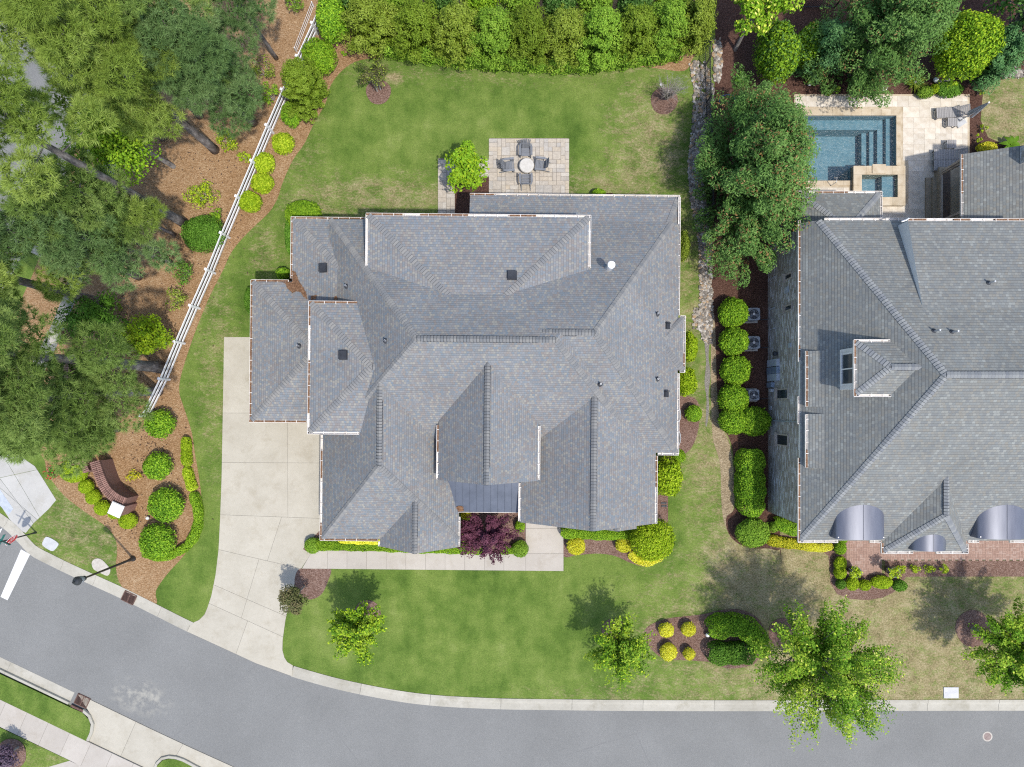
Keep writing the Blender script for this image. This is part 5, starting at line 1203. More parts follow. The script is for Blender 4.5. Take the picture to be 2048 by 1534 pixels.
# along the fence
for (x, y, rx, ry, h, m, lab, lf) in [(640, 114, 33, 35, 1.9, 'leaf_bright', 'round glossy bush beside the fence below the tall corner bush', .12), (665, 40, 32, 46, 2.6, 'leaf_camellia', 'tall glossy bush at the left end of the back hedge', .13),
                                      (566, 287, 22.5, 22, 1.0, 'leaf_yellowgreen', 'yellow green round bush, highest of the four beside the fence', .11), (529, 328, 22, 22, 1.05, 'leaf_yellowgreen', 'yellow green bush, second of the four beside the fence', .11),
                                      (525, 367, 23, 21, 1.0, 'leaf_yellowgreen', 'yellow green bush, third of the four beside the fence', .11), (500, 404, 24, 21, 1.0, 'leaf_lime', 'bush lowest of the four beside the fence', .11),
                                      (584, 229, 22, 26, 1.2, 'leaf_camellia', 'dark green bush tucked under the golden cypress', .11)]:
    shrub(x, y, rx, ry, h, m, lab, group='bushes along the rail fence', leaf=lf, amp=.07, dens=.85, shell=.22)
conifer(606, 176, 43, 60, 4.2, 2.0, 'leaf_cypress', 'golden green cypress leaning over the rail fence', 'cypress', base=(612, 200), n_pl=130, per=110, leaf=.13, pl=.45)
for (x, y, rx, ry, h, m, lab, n, lb) in [(403, 390, 38, 30, 1.1, 'leaf_yellowgreen', 'light green spreading shrub on the straw, between fence and pine trunk', 1100, 13), (455, 279, 30, 23, 1.0, 'leaf_yellowgreen', 'light shrub at the foot of the dark green pine', 700, 9),
                                         (490, 313, 20, 13, .6, 'leaf_yellowgreen', 'little shrub touching the fence beside the light shrub', 260, 5), (434, 436, 17, 20, .9, 'leaf_bright', 'small bright shrub behind the dark round shrub at the fence', 380, 5),
                                         (367, 545, 29, 30, 1.4, 'leaf_dark', 'loose dark shrub left of the fence, upper of the pair', 700, 9), (354, 597, 33, 28, 1.3, 'leaf_olive', 'thin twiggy shrub with pale leaves left of the fence', 520, 9),
                                         (541, 189, 23, 22, 1.3, 'leaf_bright', 'bright shrub against the fence beside the cypress', 600, 7), (527, 140, 26, 32, 1.5, 'leaf_olive', 'twiggy olive shrub left of the cypress', 500, 9),
                                         (586, 4, 26, 22, 1.4, 'leaf_boxwood', 'green shrub cut by the top edge above the wire frame', 700, 8), (236, 613, 16, 12, .5, 'leaf_olive', 'tiny olive shrub at the foot of a pine trunk', 160, 4),
                                         (690, 108, 9, 7, .35, 'leaf_bright', 'tiny green sprig on the straw near the corner bush', 60, 3), (255, 757, 45, 14, .8, 'leaf_bright', 'low green shrub below the thick pine trunk by the fence', 500, 8)]:
    loose(x, y, rx, ry, h, m, lab, group='loose shrubs under the pines', leaf=.12, n=n, lobes=lb)
shrub(408, 469, 43, 37, 1.5, 'leaf_dark', 'dark green dense round shrub left of the fence', leaf=.1, amp=.06, dens=.8, shell=.2)
tree((330, 688), 3.6, 1.75, 1.9, 'leaf_lime', 'bright lime green bushy tree leaning over the rail fence', 'small_tree', leaf=.13, n=5200, lobes=28, trunk=.07, ry=1.45, off=(-.25, .3), multi=3, second=('leaf_bright', .25))
# pines and the trees among them
pine((430, 300), 15.5, 9.2, 2.5, 'needle_bright', 'tallest bright needled pine at the upper left, trunk foot left of a light shrub', 20, (-.7, .4), .25, 110, 1.1, skirt=[(-1.0, -.2, 8.2, 1.25), (-.5, .5, 8.6, 1.1), (-1.5, .5, 8.8, 1.1), (-.35, -1.15, 7.0, 1.0), (-.1, -.6, 7.4, .9), (-.9, -.9, 7.6, 1.0), (.3, -.9, 6.2, .8)])
pine((370, 447), 18.5, 12.0, 2.6, 'needle_bright', 'pine with a long bare diagonal trunk ending left of the spreading shrub', 18, (0, 0), .27, 100, .95, skirt=[(.3, -1.2, 6.6, .7), (.9, -1.0, 5.6, .65)])
pine((350, 470), 11.5, 5.0, 2.3, 'needle_mid', 'thin young pine below the long diagonal trunk', 17, (-.3, -.2), .10, 85, .85)
pine((318, 503), 12.5, 5.2, 2.2, 'needle_mid', 'pine with a dark trunk, middle of the left group', 16, (.2, -.5), .16, 85, .85)
pine((344, 526), 10.5, 4.0, 2.3, 'needle_dark', 'pine whose pale trunk ends at the loose dark shrub', 17, (-.9, -.6), .13, 85, .85)
pine((278, 553), 13.0, 4.6, 2.3, 'needle_dark', 'pine with a short visible trunk above the small dark tree', 16, (0, 0), .22, 85, .85)
pine((215, 608), 15.0, 7.0, 2.2, 'needle_bright', 'yellowish pine at the left edge, trunk foot beside the tiny olive shrub', 17, (0, .1), .30, 95, .95)
pine((323, 735), 17.5, 9.8, 2.5, 'needle_mid', 'thick trunked pine rising behind the rail fence', 19, (0, -.3), .33, 95, .95, skirt=[(.2, -.9, 7.2, .8)])
pine((317, 783), 14.5, 6.0, 2.5, 'needle_mid', 'wide pine over the end of the brick wall beside the fence end', 24, (-.4, -1.0), .26, 95, 1.0, skirt=[(-.6, -1.9, 5.2, .9), (-.2, -1.3, 5.6, .9)])
pine((236, 858), 9.5, 3.8, 2.2, 'needle_mid', 'lowest pine, overhanging the pale plaza and the brick wall', 18, (-.4, .1), .18, 90, .9, skirt=[(-1.6, -.7, 3.8, .8), (.3, -.4, 3.4, .7)])
pine((507, 246), 11.0, 3.6, 2.7, 'needle_dark', 'dense dark green pine beside the cypress', 30, (-.2, .1), .22, 105, .95, top=.75)
pine((462, 212), 13.0, 5.5, 2.2, 'needle_mid', 'shaded pine between the bright pine and the dense dark pine', 18, (0, 0), .2, 90, .9)
pine((553, 117), 10.5, 5.0, 1.8, 'needle_dark', 'small pine cut by the top edge, slim trunk near the wire frame', 13, (0, 0), .12, 80, .8)
pine((326, 274), 16.0, 8.0, 2.5, 'needle_bright', 'pine cut by the upper left corner', 18, (0, 0), .24, 95, .95)
pine((400, 232), 13.5, 8.5, 1.9, 'needle_mid', 'pine at the top edge between the corner pine and the bright pine', 14, (0, .6), .2, 90, .9)
tree((347, 333), 7.8, 3.3, 5.0, 'leaf_bright', 'bright green broadleaf tree with a pale trunk among the pines', leaf=.17, n=11000, lobes=40, trunk=.13, off=(-.5, .0), second=('leaf_lime', .15))
tree((246, 655), 4.6, 2.15, 2.9, 'leaf_dark', 'small dark green broadleaf tree shaded by pines', leaf=.15, n=5600, lobes=24, trunk=.08, ry=1.7, off=(-.2, .2))
tree((300, 690), 2.6, .9, 1.5, 'leaf_bright', 'sapling between the lime tree and the thick pine trunk', 'sapling', leaf=.13, n=1500, lobes=12, trunk=.04, ry=1.1, off=(-.9, .1))
# back hedge: separate evergreens in two rows
for i, (x, y, rx, ry, h, m, lab) in enumerate([
    (745, 45, 62, 58, 3.4, 'leaf_olive', 'olive green evergreen at the left of the back hedge'), (835, 55, 58, 56, 3.5, 'leaf_cypress', 'olive evergreen second from the left in the back hedge'),
    (915, 62, 52, 55, 3.4, 'leaf_olive', 'brownish olive evergreen left of the hedge middle'), (985, 70, 50, 56, 3.3, 'leaf_boxwood', 'greener evergreen behind the patio'),
    (1055, 68, 50, 58, 3.4, 'leaf_cypress', 'pale olive evergreen above the patio in the back hedge'), (1128, 72, 48, 56, 3.3, 'leaf_olive', 'evergreen right of the patio in the back hedge'),
    (1200, 70, 50, 56, 3.4, 'leaf_boxwood', 'bright green evergreen in the right half of the back hedge'), (1272, 62, 48, 50, 3.4, 'leaf_cypress', 'yellow olive evergreen third from the right of the hedge'),
    (1335, 52, 46, 50, 3.5, 'leaf_boxwood', 'evergreen second from the right of the back hedge'), (1392, 42, 36, 52, 3.6, 'leaf_olive', 'evergreen at the right end of the back hedge by the black fence')]):
    SEED[0] += 3; conifer(x, y, rx * 1.16, ry, h + .3, h * .6, m, lab, 'evergreen_shrub', n_pl=125, per=105, leaf=.13, pl=.58, group='evergreens of the back hedge', cat='evergreen')
for i, (x, y, rx, m, lab) in enumerate([(720, 0, 34, 'leaf_deep', 'dark glossy bush behind the left end of the back hedge'), (790, -8, 40, 'leaf_boxwood', 'bush cut by the top edge behind the second evergreen'), (880, -8, 38, 'leaf_deep', 'dark bush behind the brownish evergreen'),
                                         (960, -5, 38, 'leaf_bright', 'bright bush cut by the top edge above the patio'), (1040, -5, 40, 'leaf_boxwood', 'bush cut by the top edge right of the bright one'), (1120, 8, 36, 'leaf_deep', 'dark glossy bush in the hedge gap right of the patio'),
                                         (1190, -2, 38, 'leaf_boxwood', 'bush behind the bright green evergreen of the hedge'), (1268, 6, 36, 'leaf_deep', 'dark bush behind the third evergreen from the right'), (1345, -8, 40, 'leaf_bright', 'bright bush behind the right end of the hedge')]):
    shrub(x, y, rx, 34, 2.9, m, lab, group='bushes behind the back hedge', leaf=.15, amp=.10, dens=.8, shell=.25)
hedge([(765, 92), (850, 104), (950, 116), (1060, 122), (1170, 124), (1270, 112), (1360, 100)], 26, 1.1, 'leaf_boxwood', 'low fringe of green foliage along the front of the back hedge', leaf=.13, amp=.16)
# round the house
shrub(608, 430, 36, 30, 1.7, 'leaf_bright', 'round bush at the rear left corner of the house', leaf=.1)
shrub(567, 548, 14, 13, 1.0, 'leaf_camellia', 'small bush in the notch of the garage roof', leaf=.1)
shrub(499, 600, 8, 26, 1.1, 'leaf_dark', 'low bush peeping out under the garage eave', leaf=.1); shrub(580, 470, 9, 40, 1.0, 'leaf_dark', 'thin bush peeping out beside the rear left wall', leaf=.1)
shrub(625, 1091, 16, 16, .75, BX, 'clipped ball at the drive end of the front walk', leaf=.07, amp=.03); shrub(1040, 1098, 17, 17, .8, BX, 'clipped ball beside the purple maple at the front walk', leaf=.07, amp=.03)
hedge([(637, 1090), (700, 1091), (760, 1092), (830, 1096)], 25, .7, 'leaf_bright', 'clipped green hedge along the front walk left of the front gable'); hedge([(838, 1097), (900, 1098), (955, 1100)], 22, .7, 'leaf_bright', 'clipped green hedge along the front walk right of the front gable')
hedge([(1005, 1101), (1028, 1101)], 18, .65, 'leaf_bright', 'short hedge piece between the purple maple and the clipped ball'); shrub(1040, 1052, 10, 14, .7, 'leaf_bright', 'small green bush between the purple maple and the entry pad', leaf=.08)
hedge([(683, 1080), (720, 1081), (755, 1083)], 17, .95, 'leaf_gold', 'strip of golden yellow shrubs below the garage gable'); shrub(934, 1030, 12, 11, .8, 'leaf_gold', 'golden shrub under the porch gutter', leaf=.08); shrub(926, 1073, 9, 12, .5, 'leaf_olive', 'grassy tuft beside the front gable', leaf=.1)
hedge([(1132, 1066), (1180, 1069), (1230, 1070), (1262, 1072)], 24, .8, 'leaf_bright', 'clipped hedge under the right front gable')
for (x, y, r, lab) in [(1152, 1092, 18.5, 'golden green ball beside the entry pad'), (1248, 1088, 17, 'golden green ball left of the big lime bush')]: shrub(x, y, r, r, .85, 'leaf_goldgreen', lab, leaf=.08, amp=.06, group='golden balls in the front bed', second=('leaf_gold', .3))
shrub(1304, 1078, 44, 43, 2.5, 'leaf_lime', 'big lime green bush at the front right corner of the house', leaf=.11, amp=.04, dens=.9)
hedge([(1266, 1112), (1290, 1124), (1318, 1116)], 20, .35, 'leaf_gold', 'golden ground cover in front of the big lime bush', 'ground_cover')
tree((965, 1060), 2.8, 2.05, 1.55, 'leaf_purple', 'purple Japanese maple spreading over the front walk', 'maple_tree', leaf=.12, n=11500, lobes=56, trunk=.06, ry=1.6, rz=.9, off=(.4, -.1), clump=.26, spiky=.5, multi=3)
shrub(1366, 492, 12, 30, 1.5, 'leaf_olive', 'grey green bush half under the right eave near the back', leaf=.1); shrub(1378, 694, 16, 31, 1.6, 'leaf_lime', 'feathery lime bush beside the bay on the right side', leaf=.12, amp=.08, dens=.8); shrub(1372, 763, 19, 30, 1.6, 'leaf_lime', 'feathery lime bush just below the bay on the right side', leaf=.12, amp=.08, dens=.8)
shrub(1387, 827, 16.5, 17, .9, 'leaf_camellia', 'small round ball in the mulch by the window wells', leaf=.08, amp=.03); shrub(1333, 952, 31, 39, 2.2, 'leaf_lime', 'tall feathery lime bush in the corner right of the front gable', leaf=.13, amp=.09, dens=.8, shell=.25); shrub(1357, 912, 14, 14, .9, 'leaf_bright', 'small bush at the corner of the mulch bed by the right eave', leaf=.09)
shrub(1197, 386, 14, 8, .7, 'leaf_bright', 'small bush at the rear wall right of the patio', leaf=.09)
tree((938, 372), 4.2, 1.45, 2.4, 'leaf_bright', 'bright green glossy small tree at the corner of the patio', 'small_tree', leaf=.19, n=3300, lobes=26, trunk=.07, ry=1.75, off=(-.1, .2), clump=.34, second=('leaf_lime', .25))
# lawn trees
tree((757, 180), 2.3, .86, 1.35, 'leaf_bronze', 'small bronze leaved tree in a mulch ring on the back lawn', 'small_tree', leaf=.10, n=2600, lobes=26, trunk=.04, ry=.95, off=(-.1, .35), spiky=.5, multi=3, second=('leaf_olive', .3))
tree((609, 1172), 3.0, .95, 2.0, 'leaf_bronze', 'dark bronze small tree overhanging the drive', 'small_tree', leaf=.12, n=4200, lobes=24, trunk=.05, ry=1.2, off=(-.05, -.15), clump=.36)
tree((735, 1227), 4.6, 1.62, 3.0, 'leaf_maple', 'young lime green tree on the front lawn near the drive', leaf=.14, n=8500, lobes=46, trunk=.06, off=(0, -.1), clump=.30, spiky=.4, second=('leaf_lime', .35))
tree((1228, 1262), 4.6, 1.85, 2.9, 'leaf_maple', 'young green tree on the front lawn left of the island bed', leaf=.14, n=9500, lobes=50, trunk=.06, off=(0, -.05), clump=.28, spiky=.7, second=('leaf_yellowgreen', .12))
tree((1566, 1266), 9.2, 3.9, 5.6, 'leaf_maple', 'largest bright green street tree reaching over the kerb', leaf=.13, n=34000, lobes=130, trunk=.14, off=(0, -.1), clump=.17, spiky=.9, second=('leaf_newflush', .07))
tree((1945, 1257), 6.4, 2.9, 3.9, 'leaf_maple', 'green street tree cut by the right edge', leaf=.13, n=23000, lobes=95, trunk=.11, off=(.35, 0), clump=.19, spiky=.8, second=('leaf_newflush', .03))
tree((37, 1494), 2.5, 1.0, 1.35, 'leaf_plum', 'dark plum coloured tree cut by the lower left corner', leaf=.12, n=3200, lobes=26, trunk=.05, z0=.09)
# bare shrub
def bare(px, py, h, r, label):
    rg = np.random.default_rng(77); t = thing('bare_shrub', label, 'shrub', P(px, py)); mb = MB()
    for i in range(70):
        a = rg.random() * 6.28; rr = r * math.sqrt(rg.random()); p1 = Vector((math.cos(a) * rr * .4, math.sin(a) * rr * .4, h * .5)); p2 = Vector((math.cos(a) * rr, math.sin(a) * rr, h * rg.uniform(.7, 1)))
        mb.tube([(0, 0, 0), p1, p2], [.018, .011, .004], 4)
        for k in range(7):
            q = p1.lerp(p2, rg.random()); e = q + Vector((rg.normal() * .16, rg.normal() * .16, rg.random() * .25)); mb.tube([q, e], [.006, .002], 3)
    mb.build('stem', 'twig', t)
bare(1331, 200, 2.4, 1.0, 'bare grey twiggy shrub in a mulch ring at the right of the back lawn')
# island bed
for (x, y, r, lab) in [(1332, 1260, 15, 'golden ball, upper left of the four in the island bed'), (1377, 1258, 14.5, 'golden ball, upper right of the four in the island bed'), (1337, 1303, 17, 'golden ball, lower left and largest of the four'), (1378, 1307, 12, 'smallest golden ball with green showing, lower right of the four')]:
    shrub(x, y, r, r, .75, 'leaf_gold', lab, group='golden balls in the island bed', leaf=.085, amp=.06, second=('leaf_goldgreen', .3 if r < 13 else .12), name='golden_shrub')
hedge([(1437, 1259), (1465, 1254), (1492, 1258), (1514, 1275), (1522, 1296)], 46, 1.25, 'leaf_camellia', 'thick clipped hedge arching over the upper side of the island bed', leaf=.1); hedge([(1437, 1311), (1462, 1313), (1494, 1310)], 44, 1.15, 'leaf_dark', 'thick clipped hedge piece at the lower side of the island bed', leaf=.1)
# neighbour side bed
for (x, y, r, lab) in [(1466, 626, 30, 'round bright bush beside the top air conditioner'), (1468, 683, 29, 'round bright bush beside the second air conditioner'), (1471, 740, 30, 'round bright bush between the second and third air conditioners'), (1466, 797, 30, 'round bright bush beside the lowest air conditioner'),
                       (1466, 842, 29, 'round bright bush below the lowest air conditioner, left of its twin'), (1508, 843, 32, 'round bright bush touching the grey brick wall below the air conditioners')]:
    shrub(x, y, r, r * .97, 1.55, 'leaf_camellia', lab, group='round bushes in the neighbour side bed', leaf=.115, amp=.055, shell=.2, second=('leaf_bright', .5))
hedge([(1507, 922), (1507, 965), (1508, 1010)], 56, 1.5, 'leaf_camellia', 'tall clipped block hedge along the grey brick wall', leaf=.1)
shrub(1505, 1066, 33, 30, 1.5, 'leaf_boxwood', 'round dull green bush at the corner of the neighbour side bed', leaf=.1, amp=.03); shrub(1547, 1054, 9, 11, .6, BX, 'small bush between the round bush and the corner hedge', leaf=.08); hedge([(1561, 1048), (1590, 1060)], 27, .9, 'leaf_camellia', 'square clipped hedge at the corner of the grey brick house')
hedge([(1545, 1082), (1580, 1088), (1605, 1090)], 22, .5, 'leaf_goldgreen', 'golden green ground cover at the corner of the grey brick house', 'ground_cover'); hedge([(1612, 1092), (1640, 1096), (1658, 1094)], 20, .55, 'leaf_gold', 'bright golden shrubs below the first curved metal roof')
for (x, y, rx, ry, m, lab) in [(1680, 1096, 12, 13, 'leaf_bright', 'ball at the left of the brick path top'), (1685, 1079, 8, 7, 'leaf_bright', 'little ball under the first curved metal roof'), (1680, 1127, 12, 15, 'leaf_lime', 'upper ball of the pair left of the brick path'), (1680, 1145, 12, 13, 'leaf_lime', 'lower ball of the pair left of the brick path'), (1681, 1168, 9.5, 10, 'leaf_dark', 'dark small ball at the left bend of the mulch'),
                               (1704, 1167, 13.5, 13, 'leaf_lime', 'lime ball under the left potted tree'), (1729, 1170, 13, 11, 'leaf_lime', 'lime ball below the left potted tree and beside the oval one'), (1763, 1164, 22, 13.5, 'leaf_lime', 'oval lime shrub at the end of the brick path'), (1799, 1171, 14, 12, 'leaf_dark', 'dark ball at the right end of the curved mulch bed')]:
    shrub(x, y, rx, ry, .7, m, lab, group='clipped balls round the brick path', leaf=.08, amp=.04)
for (x, lab) in [(1802, 'sparse small shrub first in the row right of the potted trees'), (1829, 'sparse small shrub second in the row right of the potted trees'), (1858, 'sparse small shrub third in the row right of the potted trees'), (1887, 'sparse crescent shaped shrub last in the row')]:
    loose(x, 1137, 13, 12, .55, 'leaf_yellowgreen', lab, group='row of sparse shrubs', n=300, lobes=6, leaf=.1)
# pool side
conifer(1503, 352, 112, 212, 8.6, 3.4, 'leaf_conifer', 'huge dark feathery conifer between the stone creek and the pool', base=(1478, 385), n_pl=210, per=270, rust=.22, leaf=.16, pl=1.15)
conifer(1763, 75, 122, 112, 9.0, 3.6, 'leaf_conifer', 'large conifer above the pool at the top edge', base=(1700, 150), n_pl=160, per=260, rust=.12, leaf=.16, pl=1.1)
conifer(1647, 100, 34, 46, 4.6, 2.2, 'leaf_blueconifer', 'slim bluish conifer left of the large one', n_pl=45, per=160, leaf=.15, pl=.75)
conifer(1992, 112, 52, 55, 4.6, 2.2, 'leaf_blueconifer', 'bluish green conifer right of the tall lime bush', n_pl=80, per=150, leaf=.14, pl=.65)
shrub(1924, 97, 60, 62, 4.6, 'leaf_bright', 'tall lime green dense bush behind the pool umbrella', leaf=.14, amp=.08, dens=.85, second=('leaf_lime', .3), shell=.2)
shrub(1553, 112, 42, 56, 3.6, 'leaf_bright', 'large glossy bush left of its smaller twin at the top', leaf=.16, amp=.09, dens=.8, shell=.22, second=('leaf_deep', .3)); shrub(1618, 96, 32, 40, 3.0, 'leaf_bright', 'glossy bush beside the slim bluish conifer', leaf=.16, amp=.09, dens=.8, shell=.22, second=('leaf_deep', .3))
tree((1470, 100), 7.2, 2.35, 4.4, 'leaf_bright', 'yellow green maple at the top edge right of the black fence', 'maple_tree', leaf=.20, n=7000, lobes=44, trunk=.1, ry=2.0, off=(.05, .55), clump=.28, second=('leaf_newflush', .3))
tree((1950, 120), 7.5, 2.9, 4.2, 'leaf_deep', 'dark glossy magnolia in the upper right corner', 'magnolia_tree', leaf=.26, n=5200, lobes=40, trunk=.14, off=(.9, 1.3), clump=.28, second=('leaf_olive', .12))
def spiky(px, py, h, r, label, mat='leaf_olive', n=90, name='yucca', wd=.05):
    SEED[0] += 1; rg = np.random.default_rng(SEED[0]); t = thing(name, label, 'plant', P(px, py)); V = np.empty((n, 3, 3))
    a = rg.random(n) * 6.28; d = np.stack([np.cos(a), np.sin(a), rg.uniform(.2, 1.1, n) * h / r], 1) * r * rg.uniform(.6, 1, (n, 1)); s = np.stack([-np.sin(a), np.cos(a), np.zeros(n)], 1) * wd
    V[:, 0] = -s + [0, 0, .15]; V[:, 1] = s + [0, 0, .15]; V[:, 2] = d
    link('foliage', fast_mesh('foliage', V.reshape(-1, 3), n, 3, rg.random(n), mat), t); MB().tube([(0, 0, -.02), (0, 0, .3)], [.08, .06], 8).build('stem', 'twig', t)
spiky(1826, 168, .9, .95, 'spiky olive yucca at the top edge of the pool terrace'); spiky(1482, 160, .6, .75, 'dull spiky plant on the mulch beyond the black fence', 'leaf_dark', 70)
shrub(1850, 185, 16, 12, .7, 'leaf_boxwood', 'green tuft between the yucca and the small lime ball', leaf=.1); shrub(1868, 178, 9, 10, .6, 'leaf_lime', 'small lime ball beside the boulder at the pool', leaf=.07); shrub(1898, 179, 26, 16, .7, 'leaf_dark', 'low grassy dark mound right of the boulder', leaf=.12, amp=.08)
loose(1728, 180, 22, 13, .6, 'leaf_boxwood', 'leafy plant at the left of the terrace top edge', n=330, lobes=7); loose(1665, 180, 20, 12, .6, 'leaf_boxwood', 'leafy plant beside the huge conifer at the terrace corner', n=300, lobes=7); loose(1628, 158, 12, 8, .4, 'leaf_dark', 'small dark plant in the mulch near the pale ground light', n=120, lobes=4)
shrub(1972, 297, 19, 13, .9, 'leaf_goldgreen', 'golden round mound against the porch roof', leaf=.08, second=('leaf_gold', .2)); loose(1960, 185, 8, 14, .5, 'leaf_yellowgreen', 'small yellow sprig at the terrace corner', n=70, lobes=3); loose(1966, 255, 9, 12, .5, 'leaf_yellowgreen', 'small yellow plant on the mulch below the umbrella', n=80, lobes=3); loose(1957, 277, 9, 14, .5, 'leaf_yellowgreen', 'lower small yellow plant on the mulch below the umbrella', n=80, lobes=3)
def bigleaf(px, py, label):
    rg = np.random.default_rng(31); t = thing('banana_plant', label, 'plant', P(px, py)); 
    for i in range(9):
        a = i * .7 + rg.normal() * .2; L = rg.uniform(.6, 1.0); mb = MB(); d = Vector((math.cos(a), math.sin(a), 0)); s = Vector((-d.y, d.x, 0)); vs, fs = [], []
        for k in range(6):
            u = k / 5; w_ = .13 * math.sin(math.pi * min(1, .12 + u * .88)) + .005; c = d * (u * L) + Vector((0, 0, .35 + .7 * u - .75 * u * u)); vs += [c + s * w_ + Vector((0, 0, .03)), c, c - s * w_ + Vector((0, 0, .03))]
        for k in range(5): b = k * 3; fs += [(b, b + 3, b + 4, b + 1), (b + 1, b + 4, b + 5, b + 2)]
        mb.add(vs, fs).build('leaf', 'leaf_bright', t, smooth=True)
    MB().tube([(0, 0, -.02), (0, 0, .45)], [.06, .04], 8).build('stem', 'leaf_bright', t)
bigleaf(2012, 294, 'broad leaved banana plant beside the porch roof')
tree((2046, 130), 2.0, .6, 1.2, 'leaf_yellowgreen', 'small yellow green shrub at the right edge above the dry lawn', 'small_tree', leaf=.14, n=700, lobes=8, trunk=.04)
# ------------------------------------------------------------------ fences
fence = thing('rail_fence', 'white three rail fence running along the straw bed', 'fence', P(460, 476)); O = fence.location.copy()
posts = [P(304 + 30.15 * i - .02 * i * i * 0, 831 - 69.3 * i + (.0 * i)) for i in range(12)]
fx = [(304, 831), (339.5, 759), (369.5, 687), (399.5, 617), (430.5, 547), (459, 476), (489, 405), (518, 336), (547, 267), (577, 198), (606, 133), (635.5, 69), (664, 4), (692, -60)]
posts = [P(*p) for p in fx]
ang = [math.atan2((posts[min(i + 1, len(posts) - 1)] - posts[max(i - 1, 0)]).y, (posts[min(i + 1, len(posts) - 1)] - posts[max(i - 1, 0)]).x) for i in range(len(posts))]
for p, a in zip(posts, ang):
    q = p - O; mb = MB(); mb.box((q.x, q.y, .66), (.13, .13, 1.34), rz=a); po = mb.build('post', 'vinyl_white', fence)
    MB().box((q.x, q.y, 1.345), (.16, .16, .03), rz=a).build('post_cap', 'vinyl_white', po)
for i in range(len(posts) - 1):
    for z in (.36, .75, 1.14):
        d = (posts[i + 1] - posts[i]).normalized() * .067; a, b = posts[i] - O + d, posts[i + 1] - O - d; a.z = b.z = z
        MB().bar(a, b, .045, .15).build('rail', 'vinyl_white', fence)
wf = thing('wire_frame', 'thin white wire frame standing beside the rail fence', 'frame', P(607, 56)); O = wf.location.copy()
a, b = P(628, 14) - O, P(594, 104) - O
for q in (a, b): MB().bar(q, q + Vector((0, 0, .55)), .06, .06).build('stake', 'vinyl_white', wf)
for z in (.10, .30, .52): MB().tube([a + Vector((0, 0, z)), b + Vector((0, 0, z))], .012, 6).build('wire', 'vinyl_white', wf)
def black_fence(p0, p1, n, label, h=1.25):
    p0, p1 = P(*p0), P(*p1); t = thing('metal_fence', label, 'fence', p0); d = p1 - p0; L = d.length; u = d / L; k = 0
    me = MB().box((0, 0, h / 2 + .03), (.022, .022, h)).mesh('picket', 'dark_metal'); rz = math.atan2(u.y, u.x)
    for i in range(n): link('picket', me, t, u * (L * (i + .5) / n), rz)
    for z in (.15, h - .18, h): MB().bar(Vector((0, 0, z)), d + Vector((0, 0, z)), .03, .035).build('rail', 'dark_metal', t)
    for i in range(int(L / 2.3) + 2):
        s = min(L, i * 2.3); MB().box((u.x * s, u.y * s, h / 2 + .06), (.055, .055, h + .12), rz=rz).build('post', 'dark_metal', t)
black_fence((1408, 60), (1416, 420), 100, 'black metal picket fence along the stone creek'); black_fence((1600, 16), (1668, 16), 20, 'black metal picket fence at the top edge behind the mulch')
# ------------------------------------------------------------------ street things
lamp = thing('street_lamp', 'black street lamp post leaning over the kerb with lantern head', 'street lamp', P(267, 1117))
MB().lathe([(.17, -.02), (.17, .10), (.12, .16), (.10, .45), (.075, .6), (.065, 2.5), (.05, 4.75), (.07, 4.8), (.04, 4.85)], 16).build('post', 'dark_metal', lamp, smooth=True)
l = MB().lathe([(.06, 4.84), (.14, 4.90), (.15, 4.98), (.10, 5.02)], 16).build('collar', 'dark_metal', lamp)
MB().lathe([(.11, 5.0), (.19, 5.15), (.22, 5.38), (.20, 5.5)], 16).build('globe', 'ac_metal', lamp, smooth=True)
MB().lathe([(.24, 5.48), (.25, 5.53), (.17, 5.68), (.07, 5.78), (.03, 5.86), (.045, 5.90), (.01, 5.95)], 16).build('lantern_cap', 'dark_metal', lamp)
for k in range(4): a = k * math.pi / 2; MB().bar((.12 * math.cos(a), .12 * math.sin(a), 5.0), (.235 * math.cos(a), .235 * math.sin(a), 5.5), .025, .025).build('rib', 'dark_metal', lamp)
def text_mesh(s, size, mat, name, ext=.002):
    cu = bpy.data.curves.new(name, 'FONT'); cu.body = s; cu.size = size; cu.align_x = 'CENTER'; cu.align_y = 'CENTER'; cu.extrude = ext
    tmp = bpy.data.objects.new('tmp', cu); COL.objects.link(tmp); dg = bpy.context.evaluated_depsgraph_get(); me = bpy.data.meshes.new_from_object(tmp.evaluated_get(dg))
    bpy.data.objects.remove(tmp); bpy.data.curves.remove(cu); me.materials.clear(); me.name = name; setmats(me, mat); return me
nrm = Vector((.77, -.64, 0)).normalized(); rgt = Vector((-nrm.y, nrm.x, 0))
sg = thing('stop_sign', 'red octagonal stop sign on a black post beside the plaza', 'stop sign', P(72, 1065))
MB().lathe([(.07, -.02), (.06, .3), (.045, .35), (.04, 3.0), (.02, 3.05)], 12).build('post', 'dark_metal', sg)
def frame_m(c): m = Matrix((rgt, Vector((0, 0, 1)), nrm)).transposed().to_4x4(); m.translation = c; return m
def octo(r, d, c, mat, name, parent):
    mb = MB(); m = frame_m(c); pts = [(r * math.cos(math.pi / 8 + k * math.pi / 4), r * math.sin(math.pi / 8 + k * math.pi / 4)) for k in range(8)]
    mb.prism(pts, -d, 0); mb.v = [tuple(m @ Vector(v)) for v in mb.v]; return mb.build(name, mat, parent)
pl = octo(.41, .02, nrm * .075 + Vector((0, 0, 2.15)), 'sign_white', 'sign_border', sg); fc = octo(.385, .02, nrm * .080 + Vector((0, 0, 2.15)), 'sign_red', 'sign_face', sg)
tm = link('lettering', text_mesh('STOP', .36, 'sign_white', 'lettering'), sg); tm.matrix_local = frame_m(nrm * .086 + Vector((0, 0, 2.15)))
